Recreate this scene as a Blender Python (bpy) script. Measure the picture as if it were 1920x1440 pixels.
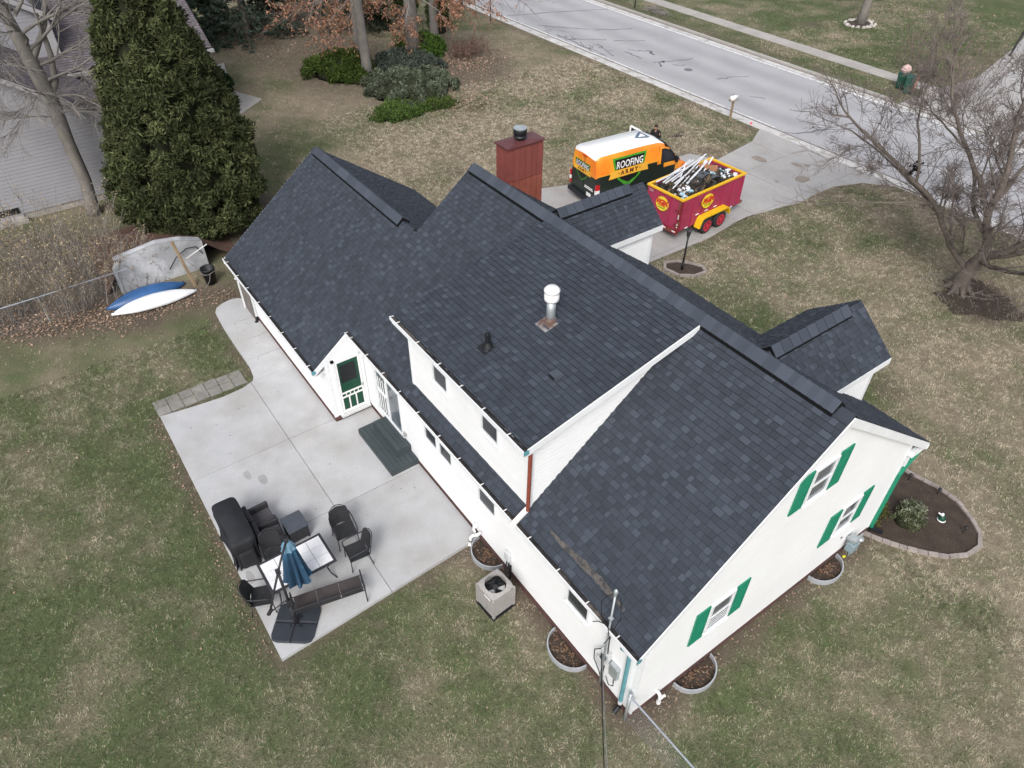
import bpy, bmesh, math, random
import numpy as np
from mathutils import Vector, Matrix
for o in list(bpy.data.objects): bpy.data.objects.remove(o)
S = bpy.context.scene
COL = S.collection
rnd = random.Random(7)
nr = np.random.RandomState(11)
# ------------------------------------------------------------------ camera
CAMP = Vector((4.0566, -6.1625, 15.7208))
YAW, PITCH, ROLL, FPX = 2.5119, 0.7272, 0.0101, 1360.6
cd = bpy.data.cameras.new('camera'); cam = bpy.data.objects.new('camera', cd); COL.objects.link(cam)
_f = Vector((math.cos(PITCH)*math.cos(YAW), math.cos(PITCH)*math.sin(YAW), -math.sin(PITCH)))
_r = _f.cross(Vector((0,0,1))).normalized(); _u = _r.cross(_f)
_c, _s = math.cos(ROLL), math.sin(ROLL)
_X = _r*_c+_u*_s; _Y = _u*_c-_r*_s
M4 = Matrix((( _X.x,_Y.x,-_f.x,CAMP.x),(_X.y,_Y.y,-_f.y,CAMP.y),(_X.z,_Y.z,-_f.z,CAMP.z),(0,0,0,1)))
cam.matrix_world = M4
cd.sensor_width = 36; cd.lens = 36*FPX/1920; cd.clip_end = 2000; cd.clip_start = 0.1
S.camera = cam
# ------------------------------------------------------------------ world, sun, exposure
W = bpy.data.worlds.new('World'); S.world = W; W.use_nodes = True
nt = W.node_tree; nt.nodes.clear()
SUN_EL, SUN_AZ = math.radians(44), math.radians(-46)     # sun direction seen from the scene: az from +X
sky = nt.nodes.new('ShaderNodeTexSky'); sky.sky_type = 'NISHITA'; sky.sun_disc = False
sky.sun_elevation = SUN_EL; sky.sun_rotation = math.pi/2-SUN_AZ
sky.air_density = 1.0; sky.dust_density = 4.0; sky.ozone_density = 1.0
hs = nt.nodes.new('ShaderNodeHueSaturation'); hs.inputs['Saturation'].default_value = .42
bg = nt.nodes.new('ShaderNodeBackground'); bg.inputs['Strength'].default_value = 0.15
wo = nt.nodes.new('ShaderNodeOutputWorld')
nt.links.new(sky.outputs[0], hs.inputs['Color']); nt.links.new(hs.outputs[0], bg.inputs[0]); nt.links.new(bg.outputs[0], wo.inputs[0])
ld = bpy.data.lights.new('sun','SUN'); ld.energy = 1.25; ld.angle = math.radians(20); ld.color = (1,.98,.95)
sun = bpy.data.objects.new('sun', ld); COL.objects.link(sun)
sd = Vector((math.cos(SUN_EL)*math.cos(SUN_AZ), math.cos(SUN_EL)*math.sin(SUN_AZ), math.sin(SUN_EL)))
sun.rotation_euler = sd.to_track_quat('Z','Y').to_euler()
S.view_settings.view_transform = 'Standard'; S.view_settings.look = 'None'
S.view_settings.exposure = 0.42; S.view_settings.gamma = 1
S.view_settings.use_curve_mapping = False
S.render.resolution_x = 1024; S.render.resolution_y = 768
# ------------------------------------------------------------------ materials
def _n(t, typ, **k):
    n = t.nodes.new(typ)
    for a, b in k.items():
        if a in n.inputs: n.inputs[a].default_value = b
        else: setattr(n, a, b)
    return n
def mat(name, col, rough=.7, metal=0., ns=3., na=.12, ns2=30., na2=.08, bump=0., bs=60., col2=None, c2s=2., c2lo=.45, c2hi=.6, rand=0., attr=None, attramp=1., vcol=None, spec=.4, trans=0., emit=None, alpha=1.):
    m = bpy.data.materials.new(name); m.use_nodes = True; t = m.node_tree; L = t.links
    b = t.nodes['Principled BSDF']
    b.inputs['Roughness'].default_value = rough; b.inputs['Metallic'].default_value = metal
    b.inputs['Specular IOR Level'].default_value = spec
    if trans: b.inputs['Transmission Weight'].default_value = trans
    geo = _n(t,'ShaderNodeNewGeometry')
    if vcol:
        a = _n(t,'ShaderNodeAttribute', attribute_name=vcol); cur = a.outputs['Color']
    else:
        rgb = _n(t,'ShaderNodeRGB'); rgb.outputs[0].default_value = (*col,1); cur = rgb.outputs[0]
    if col2:
        n = _n(t,'ShaderNodeTexNoise', Scale=c2s, Detail=6.); L.new(geo.outputs['Position'], n.inputs['Vector'])
        mr = _n(t,'ShaderNodeMapRange'); mr.inputs[1].default_value=c2lo; mr.inputs[2].default_value=c2hi
        L.new(n.outputs['Fac'], mr.inputs[0])
        mx = _n(t,'ShaderNodeMix', data_type='RGBA'); L.new(mr.outputs[0], mx.inputs[0]); L.new(cur, mx.inputs[6]); mx.inputs[7].default_value=(*col2,1); cur = mx.outputs[2]
    fac = None
    def mul(x):
        nonlocal fac
        if fac is None: fac = x
        else:
            q = _n(t,'ShaderNodeMath', operation='MULTIPLY'); L.new(fac, q.inputs[0]); L.new(x, q.inputs[1]); fac = q.outputs[0]
    for s, a in ((ns,na),(ns2,na2)):
        if a:
            n = _n(t,'ShaderNodeTexNoise', Scale=s, Detail=4.); L.new(geo.outputs['Position'], n.inputs['Vector'])
            mr = _n(t,'ShaderNodeMapRange'); mr.inputs[1].default_value=.25; mr.inputs[2].default_value=.75; mr.inputs[3].default_value=1-a; mr.inputs[4].default_value=1+a
            L.new(n.outputs['Fac'], mr.inputs[0]); mul(mr.outputs[0])
    if rand:
        oi = _n(t,'ShaderNodeObjectInfo'); mr = _n(t,'ShaderNodeMapRange'); mr.inputs[3].default_value=1-rand; mr.inputs[4].default_value=1+rand
        L.new(oi.outputs['Random'], mr.inputs[0]); mul(mr.outputs[0])
    if attr:
        a = _n(t,'ShaderNodeAttribute', attribute_name=attr); mul(a.outputs['Fac'])
    if fac is not None:
        vm = _n(t,'ShaderNodeVectorMath', operation='SCALE'); L.new(cur, vm.inputs[0]); L.new(fac, vm.inputs['Scale']); cur = vm.outputs[0]
    L.new(cur, b.inputs['Base Color'])
    if bump:
        n = _n(t,'ShaderNodeTexNoise', Scale=bs, Detail=5.); L.new(geo.outputs['Position'], n.inputs['Vector'])
        bp = _n(t,'ShaderNodeBump'); bp.inputs['Strength'].default_value=bump; bp.inputs['Distance'].default_value=.02
        L.new(n.outputs['Fac'], bp.inputs['Height']); L.new(bp.outputs[0], b.inputs['Normal'])
    if emit: b.inputs['Emission Color'].default_value=(*emit,1)
    return m
def srgb(r,g,b,k=1.):
    f = lambda v: (v/255/12.92 if v<=10 else ((v/255+.055)/1.055)**2.4)*k
    return (f(r),f(g),f(b))
MT = dict(
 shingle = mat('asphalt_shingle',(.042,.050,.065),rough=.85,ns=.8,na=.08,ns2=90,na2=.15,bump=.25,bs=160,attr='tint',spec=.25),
 underlay = mat('roof_underlay',(.02,.022,.027),rough=.9),
 siding = mat('white_vinyl_siding',(.81,.82,.83),rough=.5,ns=.7,na=.035,ns2=6,na2=.02,rand=.012),
 trim = mat('white_painted_trim',(.76,.78,.80),rough=.4,ns=2,na=.05),
 found = mat('red_brown_foundation',(.095,.048,.044),rough=.9,ns=4,na=.25,ns2=30,na2=.15),
 green = mat('green_shutter_paint',(.012,.21,.125),rough=.45,ns=3,na=.06),
 dkgreen = mat('dark_green_door_paint',(.008,.06,.035),rough=.45,ns=3,na=.06),
 teal = mat('teal_metal',(.10,.27,.31),rough=.5,ns=5,na=.12),
 glass = mat('window_glass',(.028,.034,.042),rough=.15,spec=.35,ns=2,na=.3),
 glassg = mat('curtained_glass',(.13,.155,.18),rough=.12,spec=.8,ns=3,na=.2,col2=(.08,.095,.11),c2s=2),
 redbrown = mat('red_brown_metal',(.22,.055,.035),rough=.5,ns=3,na=.12,ns2=12,na2=.08),
 chim = mat('rust_red_panel',(.26,.078,.055),rough=.45,ns=1.5,na=.18,ns2=8,na2=.1,col2=(.40,.11,.055),c2s=1.1,c2lo=.5,c2hi=.66,rand=.06),
 chimtop = mat('dark_red_cap',(.105,.034,.036),rough=.45,ns=3,na=.15),
 galv = mat('galvanised_metal',(.46,.50,.52),rough=.4,metal=.55,ns=6,na=.15),
 ltgrey = mat('light_grey_paint',(.55,.56,.57),rough=.5,ns=6,na=.08),
 white = mat('white_enamel',(.80,.80,.80),rough=.35,ns=4,na=.04),
 black = mat('black_plastic',(.012,.013,.016),rough=.5,ns=5,na=.2),
 blackcloth = mat('black_cover_cloth',(.016,.017,.021),rough=.75,ns=4,na=.3,bump=.2,bs=12),
 charc = mat('charcoal_metal',(.032,.032,.038),rough=.5,ns=5,na=.15),
 sling = mat('dark_sling_fabric',(.022,.023,.026),rough=.8,ns=8,na=.25,ns2=120,na2=.3),
 slingb = mat('brown_sling_fabric',(.055,.045,.045),rough=.8,ns=5,na=.25,ns2=120,na2=.25),
 wicker = mat('charcoal_wicker',(.035,.035,.04),rough=.7,ns=20,na=.2,ns2=140,na2=.35,bump=.4,bs=150),
 cushion = mat('grey_cushion',(.075,.07,.078),rough=.9,ns=6,na=.12),
 slatepl = mat('slate_grey_resin',(.065,.075,.092),rough=.55,ns=4,na=.12),
 tile = mat('white_ceramic_tile',(.74,.74,.76),rough=.3,ns=4,na=.05,rand=.03),
 blue = mat('blue_canvas',(.024,.066,.122),rough=.7,ns=5,na=.15,col2=(.035,.14,.25),c2s=1.3),
 blueltd = mat('faded_blue_canvas',(.13,.25,.35),rough=.7,ns=5,na=.15),
 concrete = mat('patio_concrete',(.425,.43,.44),rough=.8,ns=2.3,na=.07,ns2=22,na2=.06,bump=.06,bs=80,col2=(.335,.318,.305),c2s=.8,c2lo=.44,c2hi=.85,rand=.05),
 drive = mat('driveway_concrete',(.36,.35,.345),rough=.85,ns=.7,na=.10,ns2=10,na2=.07,bump=.06,bs=80,col2=(.32,.30,.285),c2s=.6,c2lo=.5,c2hi=.7,rand=.03),
 walk = mat('sidewalk_concrete',(.36,.34,.32),rough=.85,ns=1,na=.12,ns2=12,na2=.08,rand=.05),
 paver = mat('grey_paver',(.235,.225,.21),rough=.9,ns=4,na=.2,ns2=30,na2=.15,rand=.12),
 deck = mat('grey_green_deck_board',(.047,.059,.065),rough=.6,ns=2,na=.1,ns2=40,na2=.08,rand=.06),
 acbeige = mat('ac_beige_enamel',(.33,.315,.305),rough=.5,ns=5,na=.06),
 dark = mat('dark_shadowed_metal',(.008,.009,.011),rough=.6),
 soil = mat('dark_mulch_soil',(.052,.038,.030),rough=1,ns=3,na=.3,ns2=25,na2=.35,bump=.6,bs=25),
 edging = mat('grey_edging_brick',(.30,.26,.24),rough=.9,ns=5,na=.15,ns2=40,na2=.1,rand=.12),
 rope = mat('galvanised_fence_rail',(.34,.37,.42),rough=.45,metal=.3,ns=6,na=.1),
 bark = mat('grey_brown_bark',(.125,.105,.09),rough=.95,ns=3,na=.25,ns2=25,na2=.3,bump=.6,bs=30),
 barkg = mat('pale_grey_bark',(.185,.17,.155),rough=.95,ns=3,na=.2,ns2=25,na2=.25,bump=.5,bs=30),
 twig = mat('grey_purple_twig',(.15,.125,.115),rough=.95,ns=3,na=.2),
 twigp = mat('pale_grey_twig',(.23,.21,.195),rough=.95,ns=3,na=.2),
 wood = mat('weathered_wood',(.26,.19,.12),rough=.9,ns=3,na=.2,ns2=30,na2=.2),
 kayw = mat('white_hull',(.74,.76,.79),rough=.35,ns=2,na=.05),
 kayb = mat('blue_hull',(.03,.095,.24),rough=.4,ns=2,na=.2),
 retw = mat('whitewashed_block_wall',(.44,.45,.475),rough=.85,ns=1.2,na=.2,ns2=10,na2=.12,col2=(.33,.34,.36),c2s=1.6),
 nsid = mat('grey_lap_siding',(.31,.31,.335),rough=.6,ns=1,na=.05,rand=.02),
 nroof = mat('mauve_grey_shingle',(.115,.10,.11),rough=.9,ns=1.2,na=.12,ns2=20,na2=.2,attr='tint'),
 ntrim = mat('grey_house_trim',(.36,.35,.36),rough=.5),
 blockc = mat('concrete_block_base',(.33,.31,.29),rough=.9,ns=3,na=.15),
)
# ------------------------------------------------------------------ mesh helpers
class MB:
    def __init__(s): s.v=[]; s.f=[]; s.mi=[]; s.t=[]; s.m=0; s.tint=1.; s.sm=[]; s.smooth=False
    def add(s, vs, fs):
        k=len(s.v); s.v.extend([tuple(p) for p in vs])
        for f in fs: s.f.append([k+i for i in f]); s.mi.append(s.m); s.t.append(s.tint); s.sm.append(s.smooth)
        return s
    def box(s, x0,x1,y0,y1,z0,z1, T=None):
        v=[(x,y,z) for z in (z0,z1) for y in (y0,y1) for x in (x0,x1)]
        if T: v=[T(*p) for p in v]
        return s.add(v, [(0,2,3,1),(4,5,7,6),(0,1,5,4),(2,6,7,3),(0,4,6,2),(1,3,7,5)])
    def hexa(s, b, t):   # 4 bottom + 4 top points
        return s.add(list(b)+list(t), [(3,2,1,0),(4,5,6,7),(0,1,5,4),(1,2,6,5),(2,3,7,6),(3,0,4,7)])
    def prism(s, poly, z0, z1, T=None):
        n=len(poly); v=[(x,y,z0) for x,y in poly]+[(x,y,z1) for x,y in poly]
        if T: v=[T(*p) for p in v]
        return s.add(v, [tuple(range(n-1,-1,-1)), tuple(range(n,2*n))]+[(i,(i+1)%n,n+(i+1)%n,n+i) for i in range(n)])
    def bar(s, a, b, w, h=None, up=(0,0,1)):
        a=Vector(a); b=Vector(b); d=(b-a).normalized(); up=Vector(up)
        if abs(d.dot(up))>.98: up=Vector((1,0,0))
        r=d.cross(up).normalized(); u=r.cross(d); h=h or w; r=r*w/2; u=u*h/2
        return s.hexa([a-r-u,a+r-u,b+r-u,b-r-u],[a-r+u,a+r+u,b+r+u,b-r+u])
    def tube(s, pts, rad, n=8, cap=True):
        pts=[Vector(p) for p in pts]; m=len(pts)
        if not hasattr(rad,'__len__'): rad=[rad]*m
        k=len(s.v); prev=None
        for i,p in enumerate(pts):
            d=(pts[min(i+1,m-1)]-pts[max(i-1,0)]).normalized()
            if prev is None:
                up=Vector((0,0,1)) if abs(d.z)<.9 else Vector((1,0,0)); r=d.cross(up).normalized()
            else: r=(prev-d*prev.dot(d)).normalized()
            prev=r; u=d.cross(r)
            for j in range(n):
                a=2*math.pi*j/n; q=p+(r*math.cos(a)+u*math.sin(a))*rad[i]; s.v.append((q.x,q.y,q.z))
        def F(f): s.f.append(f); s.mi.append(s.m); s.t.append(s.tint); s.sm.append(s.smooth)
        for i in range(m-1):
            for j in range(n): F([k+i*n+j,k+i*n+(j+1)%n,k+(i+1)*n+(j+1)%n,k+(i+1)*n+j])
        if cap: F([k+j for j in range(n)][::-1]); F([k+(m-1)*n+j for j in range(n)])
        return s
    def lathe(s, prof, c=(0,0,0), n=16, sx=1., sy=1.):
        k=len(s.v)
        for r,z in prof:
            for j in range(n):
                a=2*math.pi*j/n; s.v.append((c[0]+r*sx*math.cos(a),c[1]+r*sy*math.sin(a),c[2]+z))
        def F(f): s.f.append(f); s.mi.append(s.m); s.t.append(s.tint); s.sm.append(s.smooth)
        for i in range(len(prof)-1):
            for j in range(n): F([k+i*n+j,k+i*n+(j+1)%n,k+(i+1)*n+(j+1)%n,k+(i+1)*n+j])
        F([k+j for j in range(n)][::-1]); F([k+(len(prof)-1)*n+j for j in range(n)])
        return s
    def mesh(s, name, mats, attr=False):
        me=bpy.data.meshes.new(name); me.from_pydata(s.v,[],s.f)
        for m in (mats if isinstance(mats,(list,tuple)) else [mats]): me.materials.append(MT[m] if isinstance(m,str) else m)
        me.polygons.foreach_set('material_index', s.mi); me.polygons.foreach_set('use_smooth', s.sm)
        if attr:
            a=me.attributes.new('tint','FLOAT','FACE'); a.data.foreach_set('value', s.t)
        me.update(); return me
    def build(s, name, mats, parent=None, attr=False, bevel=0, **k):
        o=bpy.data.objects.new(name, s.mesh(name,mats,attr)); COL.objects.link(o)
        if parent: o.parent=parent
        if bevel:
            b=o.modifiers.new('bevel','BEVEL'); b.width=bevel; b.segments=2; b.limit_method='ANGLE'
        for a,b in k.items(): o[a]=b
        return o
def thing(name, label, cat, loc=(0,0,0), rz=0., group=None):
    o=bpy.data.objects.new(name,None); COL.objects.link(o); o.location=loc; o.rotation_euler=(0,0,rz)
    o['label']=label; o['category']=cat
    if group: o['group']=group
    return o
def tag(o,label,cat,group=None):
    o['label']=label; o['category']=cat
    if group: o['group']=group
    return o
def inst(me, name, parent, loc=(0,0,0), rot=None, **k):
    o=bpy.data.objects.new(name, me); COL.objects.link(o); o.parent=parent; o.location=loc
    if rot is not None: o.rotation_euler=rot
    for a,b in k.items(): o[a]=b
    return o
def dup(root, loc, rz, label=None):
    r=root.copy(); COL.objects.link(r); r.location=loc; r.rotation_euler=(0,0,rz)
    if label: r['label']=label
    for ch in list(root.children):
        c=ch.copy(); COL.objects.link(c); c.parent=r
        for g in ch.children:
            d=g.copy(); COL.objects.link(d); d.parent=c
    return r
def fastmesh(name, V, F, mat_, cols=None, colname='col'):
    """V (N,3); F (M,k) uniform faces; cols per-face rgb"""
    me=bpy.data.meshes.new(name); V=np.asarray(V,np.float32); F=np.asarray(F,np.int32); k=F.shape[1]
    me.vertices.add(len(V)); me.vertices.foreach_set('co',V.ravel())
    me.loops.add(F.size); me.loops.foreach_set('vertex_index',F.ravel())
    me.polygons.add(len(F)); me.polygons.foreach_set('loop_start',np.arange(0,F.size,k,dtype=np.int32))
    try: me.polygons.foreach_set('loop_total',np.full(len(F),k,dtype=np.int32))
    except Exception: pass
    me.update(calc_edges=True)
    if cols is not None:
        a=me.attributes.new(colname,'FLOAT_COLOR','FACE'); c=np.ones((len(F),4),np.float32); c[:,:3]=cols; a.data.foreach_set('color',c.ravel())
    me.materials.append(MT[mat_] if isinstance(mat_,str) else mat_)
    o=bpy.data.objects.new(name,me); COL.objects.link(o); return o
TX=lambda X:(lambda t,z,o:(X+o,t,z))     # wall facing +x : (along y, z, out)
TYm=lambda Y:(lambda t,z,o:(t,Y-o,z))    # wall facing -y
def wbox(mb,T,t0,t1,z0,z1,o0,o1):
    v=[T(t,z,o) for o in (o0,o1) for z in (z0,z1) for t in (t0,t1)]
    return mb.add(v,[(0,2,3,1),(4,5,7,6),(0,1,5,4),(2,6,7,3),(0,4,6,2),(1,3,7,5)])
# numpy value noise
def vnoise(x,y,s,seed=0):
    x=np.asarray(x,float)/s; y=np.asarray(y,float)/s; xi=np.floor(x).astype(np.int64); yi=np.floor(y).astype(np.int64); fx=x-xi; fy=y-yi
    def h(a,b):
        n=(a*374761393+b*668265263+seed*1442695041)&0x7fffffff; n=((n^(n>>13))*1274126177)&0x7fffffff; return ((n^(n>>16))&0xffff)/65535.
    fx=fx*fx*(3-2*fx); fy=fy*fy*(3-2*fy)
    return (h(xi,yi)*(1-fx)+h(xi+1,yi)*fx)*(1-fy)+(h(xi,yi+1)*(1-fx)+h(xi+1,yi+1)*fx)*fy
def fbm(x,y,s,seed=0,o=4):
    r=0;a=1;t=0
    for i in range(o): r=r+a*vnoise(x,y,s/2**i,seed+i*17); t+=a; a*=.55
    return r/t
def inpoly(x,y,poly):
    x=np.asarray(x); y=np.asarray(y); c=np.zeros(x.shape,bool); n=len(poly)
    for i in range(n):
        x1,y1=poly[i]; x2,y2=poly[(i+1)%n]
        if y1==y2: continue
        c^=((y1>y)!=(y2>y))&(x<(x2-x1)*(y-y1)/(y2-y1)+x1)
    return c
def sst(a,b,x): t=np.clip((x-a)/(b-a),0,1); return t*t*(3-2*t)
# ================================================================== GROUND
PATIO=[(-15.14,-5.52),(-5.52,-5.56),(-5.74,-.03),(-11.8,-.03),(-11.8,-1.2),(-19.75,-1.2),(-19.98,-1.5),(-19.9,-2.0),(-19.5,-2.33),(-18.5,-2.4),(-17.3,-2.42),(-15.9,-2.42),(-15.3,-2.55),(-14.95,-3.0),(-14.9,-3.66),(-15.0,-4.6)]
DRIVE=[(-20.6,13.2),(-19.9,15.4),(-19.45,19.5),(-19.3,21.9),(-18.0,22.5),(-18.3,24.4),(-18.5,25.7),(-19.35,27.35),(-11.1,27.35),(-12.3,26.3),(-12.85,24.8),(-12.85,23.4),(-12.75,22.2),(-12.95,21.2),(-13.25,19.2),(-13.2,18.3),(-12.95,16.5),(-13.0,13.2),(-13.0,9.2),(-20.6,9.2)]
BED=[(-.05,8.35),(.45,8.55),(.98,8.86),(1.38,9.15),(1.75,9.5),(2.0,9.95),(2.05,10.45),(1.85,10.85),(1.44,11.17),(.9,11.43),(.34,11.47),(-.09,11.38),(-.6,11.28),(-1.2,10.9),(-1.5,10.2),(-1.5,8.5)]
LBED=[(-12.28,13.18),(-12.6,13.5),(-12.4,13.98),(-11.9,14.35),(-11.55,14.52),(-11.18,14.35),(-11.22,13.82),(-11.6,13.3)]
SIDEROAD=[(-17.2,40.8),(-16.9,45.0),(-18.6,53.0),(-22,66),(-14,75),(-9,52),(-8.6,37.0),(-17.2,37.0)]
HOUSE=[(-19.2,-1.2),(-11.8,-1.2),(-11.8,0),(0,0),(0,8.5),(-19.2,8.5)]
NHOUSE=[(-31,-16),(-31,-.4),(-36,4),(-46,4),(-46,-16)]
NWALK=[(-41.0,5.9),(-38.7,6.9),(-36.95,4.8),(-38.3,4.5),(-39.5,5.2),(-40.2,5.0),(-46,6.4),(-46,7.2)]
def bare(x,y):
    """0 on lawn, 1 where nothing grows"""
    m=inpoly(x,y,PATIO)|inpoly(x,y,DRIVE)|inpoly(x,y,BED)|inpoly(x,y,LBED)|inpoly(x,y,SIDEROAD)|inpoly(x,y,HOUSE)|inpoly(x,y,NHOUSE)|inpoly(x,y,NWALK)
    m|=(y>27.25)&(y<37.35); m|=(y>40.0)&(y<41.35)&(x<-17.2)
    return m
def seg_d(x,y,a,b):
    ax,ay=a;bx,by=b; dx,dy=bx-ax,by-ay; t=np.clip(((x-ax)*dx+(y-ay)*dy)/(dx*dx+dy*dy),0,1); return np.hypot(x-ax-t*dx,y-ay-t*dy)
def poly_d(x,y,P,closed=True):
    d=np.full(np.shape(x),1e9); n=len(P)
    for i in range(n if closed else n-1): d=np.minimum(d,seg_d(x,y,P[i],P[(i+1)%n]))
    return d
def fields(x,y):
    n1=fbm(x,y,4.5,1); n2=fbm(x,y,1.1,2); n3=fbm(x,y,.35,3,3)
    base=np.where(y<4,.70,.35)
    base=np.where((y>26)&(x<-30),.42,base)
    base=np.where(y>37,.74,base)
    base=np.where((x>-12)&(y>9)&(y<27),.46,base); base=np.where((x>0)&(y<9),.68,base)
    base=base-.22*np.exp(-(((x+25)/8)**2+((y-17)/6)**2))
    base=base+.18*np.exp(-(((x+9)/4)**2+((y+4)/3)**2))
    g=np.clip(base+(n1-.5)*1.55+(n2-.5)*1.35+(n3-.5)*.8,0,1)
    wob=(n2-.5)*.5+(n3-.5)*.3
    d=np.zeros_like(g)
    d=np.maximum(d,.8*(1-sst(.0,.6,poly_d(x,y,PATIO)+wob*1.3)))            # worn strip at the slab
    d=np.maximum(d,.9*(1-sst(.1,.8,poly_d(x,y,[(-5.7,0),(0,0),(0,8.5)],False)+wob)))
    d=np.maximum(d,.95*(1-sst(.02,.16,seg_d(x,y,(-5.8,-.4),(-5.3,-2.0))+wob*.2)))
    d=np.maximum(d,.7*(1-sst(.02,.12,seg_d(x,y,(-5.3,-2.0),(-5.25,-3.6))+wob*.2)))
    d=np.maximum(d,(1-sst(1.0,1.9,np.hypot(x+3.9,(y-21.4))+wob)))
    d=np.maximum(d,1.*(1-sst(.3,2.1,seg_d(x,y,(-24,-10),(-21.3,-4.5))-.2+wob*1.5)))
    d=np.maximum(d,.85*(1-sst(.2,1.8,seg_d(x,y,(-21.2,-5),(-20.6,-1.5))+wob*1.5)))
    d=np.maximum(d,.8*(1-sst(.0,2.2,np.hypot((x+25.5)/1.6,y+6.4)-1.5+wob)))
    d=np.maximum(d,.9*(1-sst(0,1.6,np.hypot(x+26.5,y+.6)-2.6+wob)))
    d=np.maximum(d,.8*(1-sst(0,2.5,np.hypot((x+38.5)/1.4,(y-19.2))-2.6+wob*2)))
    d=np.maximum(d,.75*(1-sst(0,2.5,np.hypot((x+46)/3.2,(y-13)/1.3)-2.2+wob*2)))
    d=np.maximum(d,.6*(1-sst(0,.5,np.abs(y-27.0)+wob)))
    d=np.maximum(d,.55*(1-sst(0,.7,np.abs(y-38.0)+wob)))
    d=np.maximum(d,.45*(1-sst(.1,.7,poly_d(x,y,DRIVE)+wob)))
    for cx,cy,r in ((-21.3,23.0,.35),(-18.2,24.2,.9),(-19,23,.8),(-5.05,-3.4,.25),(-30,46,1.2),(-26,20,.7),(-6,16.5,.9),(-3,14,.8),(-24.5,11,.8),(2.6,13,1.1)):
        d=np.maximum(d,.75*(1-sst(.2,1,np.hypot(x-cx,y-cy)/r+wob)))
    moss=1-sst(.5,1.2,np.hypot((x+31.2)/1.1,(y-16.4)/1.6)+wob)
    return g,d,moss,n2,n3
C_TAN=np.array((.255,.215,.155)); C_GRN=np.array((.096,.116,.056)); C_DIRT=np.array((.135,.108,.085)); C_MOSS=np.array((.095,.085,.045))
def gcol(x,y):
    g,d,moss,n2,n3=fields(x,y)
    c=C_TAN*(1-g[...,None])+C_GRN*g[...,None]
    c=c*(.72+.56*n3[...,None])
    c=c*(1-d[...,None])+C_DIRT*(.75+.5*n2[...,None])*d[...,None]
    c=c*(1-moss[...,None])+C_MOSS*moss[...,None]
    return c,g,d
def axis(a,b,s,ext):
    v=list(np.arange(a,b+1e-6,s)); return np.array([-ext,a-60,a-15,a-4]+v+[b+4,b+15,b+60,ext])
gx_=axis(-72,12,.28,900.); gy_=axis(-14,68,.28,900.)
XX,YY=np.meshgrid(gx_,gy_); cc,_,_=gcol(XX,YY); nx,ny=len(gx_),len(gy_)
V=np.stack([XX.ravel(),YY.ravel(),np.zeros(nx*ny)],1); I=np.arange(nx*ny).reshape(ny,nx)
F=np.stack([I[:-1,:-1].ravel(),I[:-1,1:].ravel(),I[1:,1:].ravel(),I[1:,:-1].ravel()],1)
MT['ground']=mat('lawn_soil',(.2,.2,.1),rough=1,vcol='col',ns=2.2,na=.12,ns2=26,na2=.30,bump=.5,bs=30,spec=.1)
g_=fastmesh('ground',V,F,'ground'); g_['kind']='structure'
a=g_.data.attributes.new('col','FLOAT_COLOR','POINT'); q=np.ones((nx*ny,4),np.float32); q[:,:3]=cc.reshape(-1,3)*.86; a.data.foreach_set('color',q.ravel())
# grass blades, one object
def blades(n,x0,x1,y0,y1,length,width,name='grass'):
    x=nr.uniform(x0,x1,n); y=nr.uniform(y0,y1,n)
    c,g,d=gcol(x,y); keep=(~bare(x,y))&(nr.rand(n)>d*.85)
    # only where the view reaches
    P=np.stack([x-CAMP.x,y-CAMP.y,np.full(n,-CAMP.z)],1); zf=P@np.array(_f); xr=P@np.array(_X)/zf*FPX; yu=P@np.array(_Y)/zf*FPX
    keep&=(zf>0)&(abs(xr)<1120)&(abs(yu)<880)
    x,y,g,d=x[keep],y[keep],g[keep],d[keep]; n=len(x)
    ang=fbm(x,y,.22,31,2)*14+nr.normal(0,.5,n); L=length*nr.uniform(.5,1.3,n); w=width*nr.uniform(.6,1.3,n); lean=nr.uniform(.25,1.0,n)
    dx,dy=np.cos(ang),np.sin(ang)
    b=np.stack([x,y,np.full(n,.0)],1); side=np.stack([-dy*w/2,dx*w/2,np.zeros(n)],1)
    tip=b+np.stack([dx*L*lean,dy*L*lean,L*np.sqrt(1.05-lean**2)*.7],1)
    V=np.stack([b-side,b+side,tip],1).reshape(-1,3); F=np.arange(3*n).reshape(-1,3)
    isg=nr.rand(n)<np.clip(g*.95,0,.85)
    tan=np.array((.39,.345,.26)); grn=np.array((.100,.138,.058))
    col=np.where(isg[:,None],grn,tan)*(nr.uniform(.7,1.15,(n,1))*(.62+.8*fbm(x,y,.14,41,2))[:,None]); col[:,0]*=nr.uniform(.9,1.12,n)
    return V,F,col
parts=[blades(900000,-19,8,-12,9,.080,.0095),blades(620000,-34,4,8,28,.085,.015),blades(80000,-34,-15,-13,9,.07,.014),blades(280000,-68,-10,0,62,.10,.024),blades(60000,-30,-6,37,58,.10,.03)]
off=0;Vs=[];Fs=[];Cs=[]
for V,F,c in parts: Vs.append(V);Fs.append(F+off);Cs.append(c);off+=len(V)
MT['blade']=mat('grass_blade',(.2,.2,.1),rough=.9,vcol='col',na=0,na2=0,spec=.1)
gr=fastmesh('grass',np.concatenate(Vs),np.concatenate(Fs),'blade',np.concatenate(Cs)); gr['kind']='stuff'; tag(gr,'short patchy green and straw lawn grass around the white house','grass')
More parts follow.
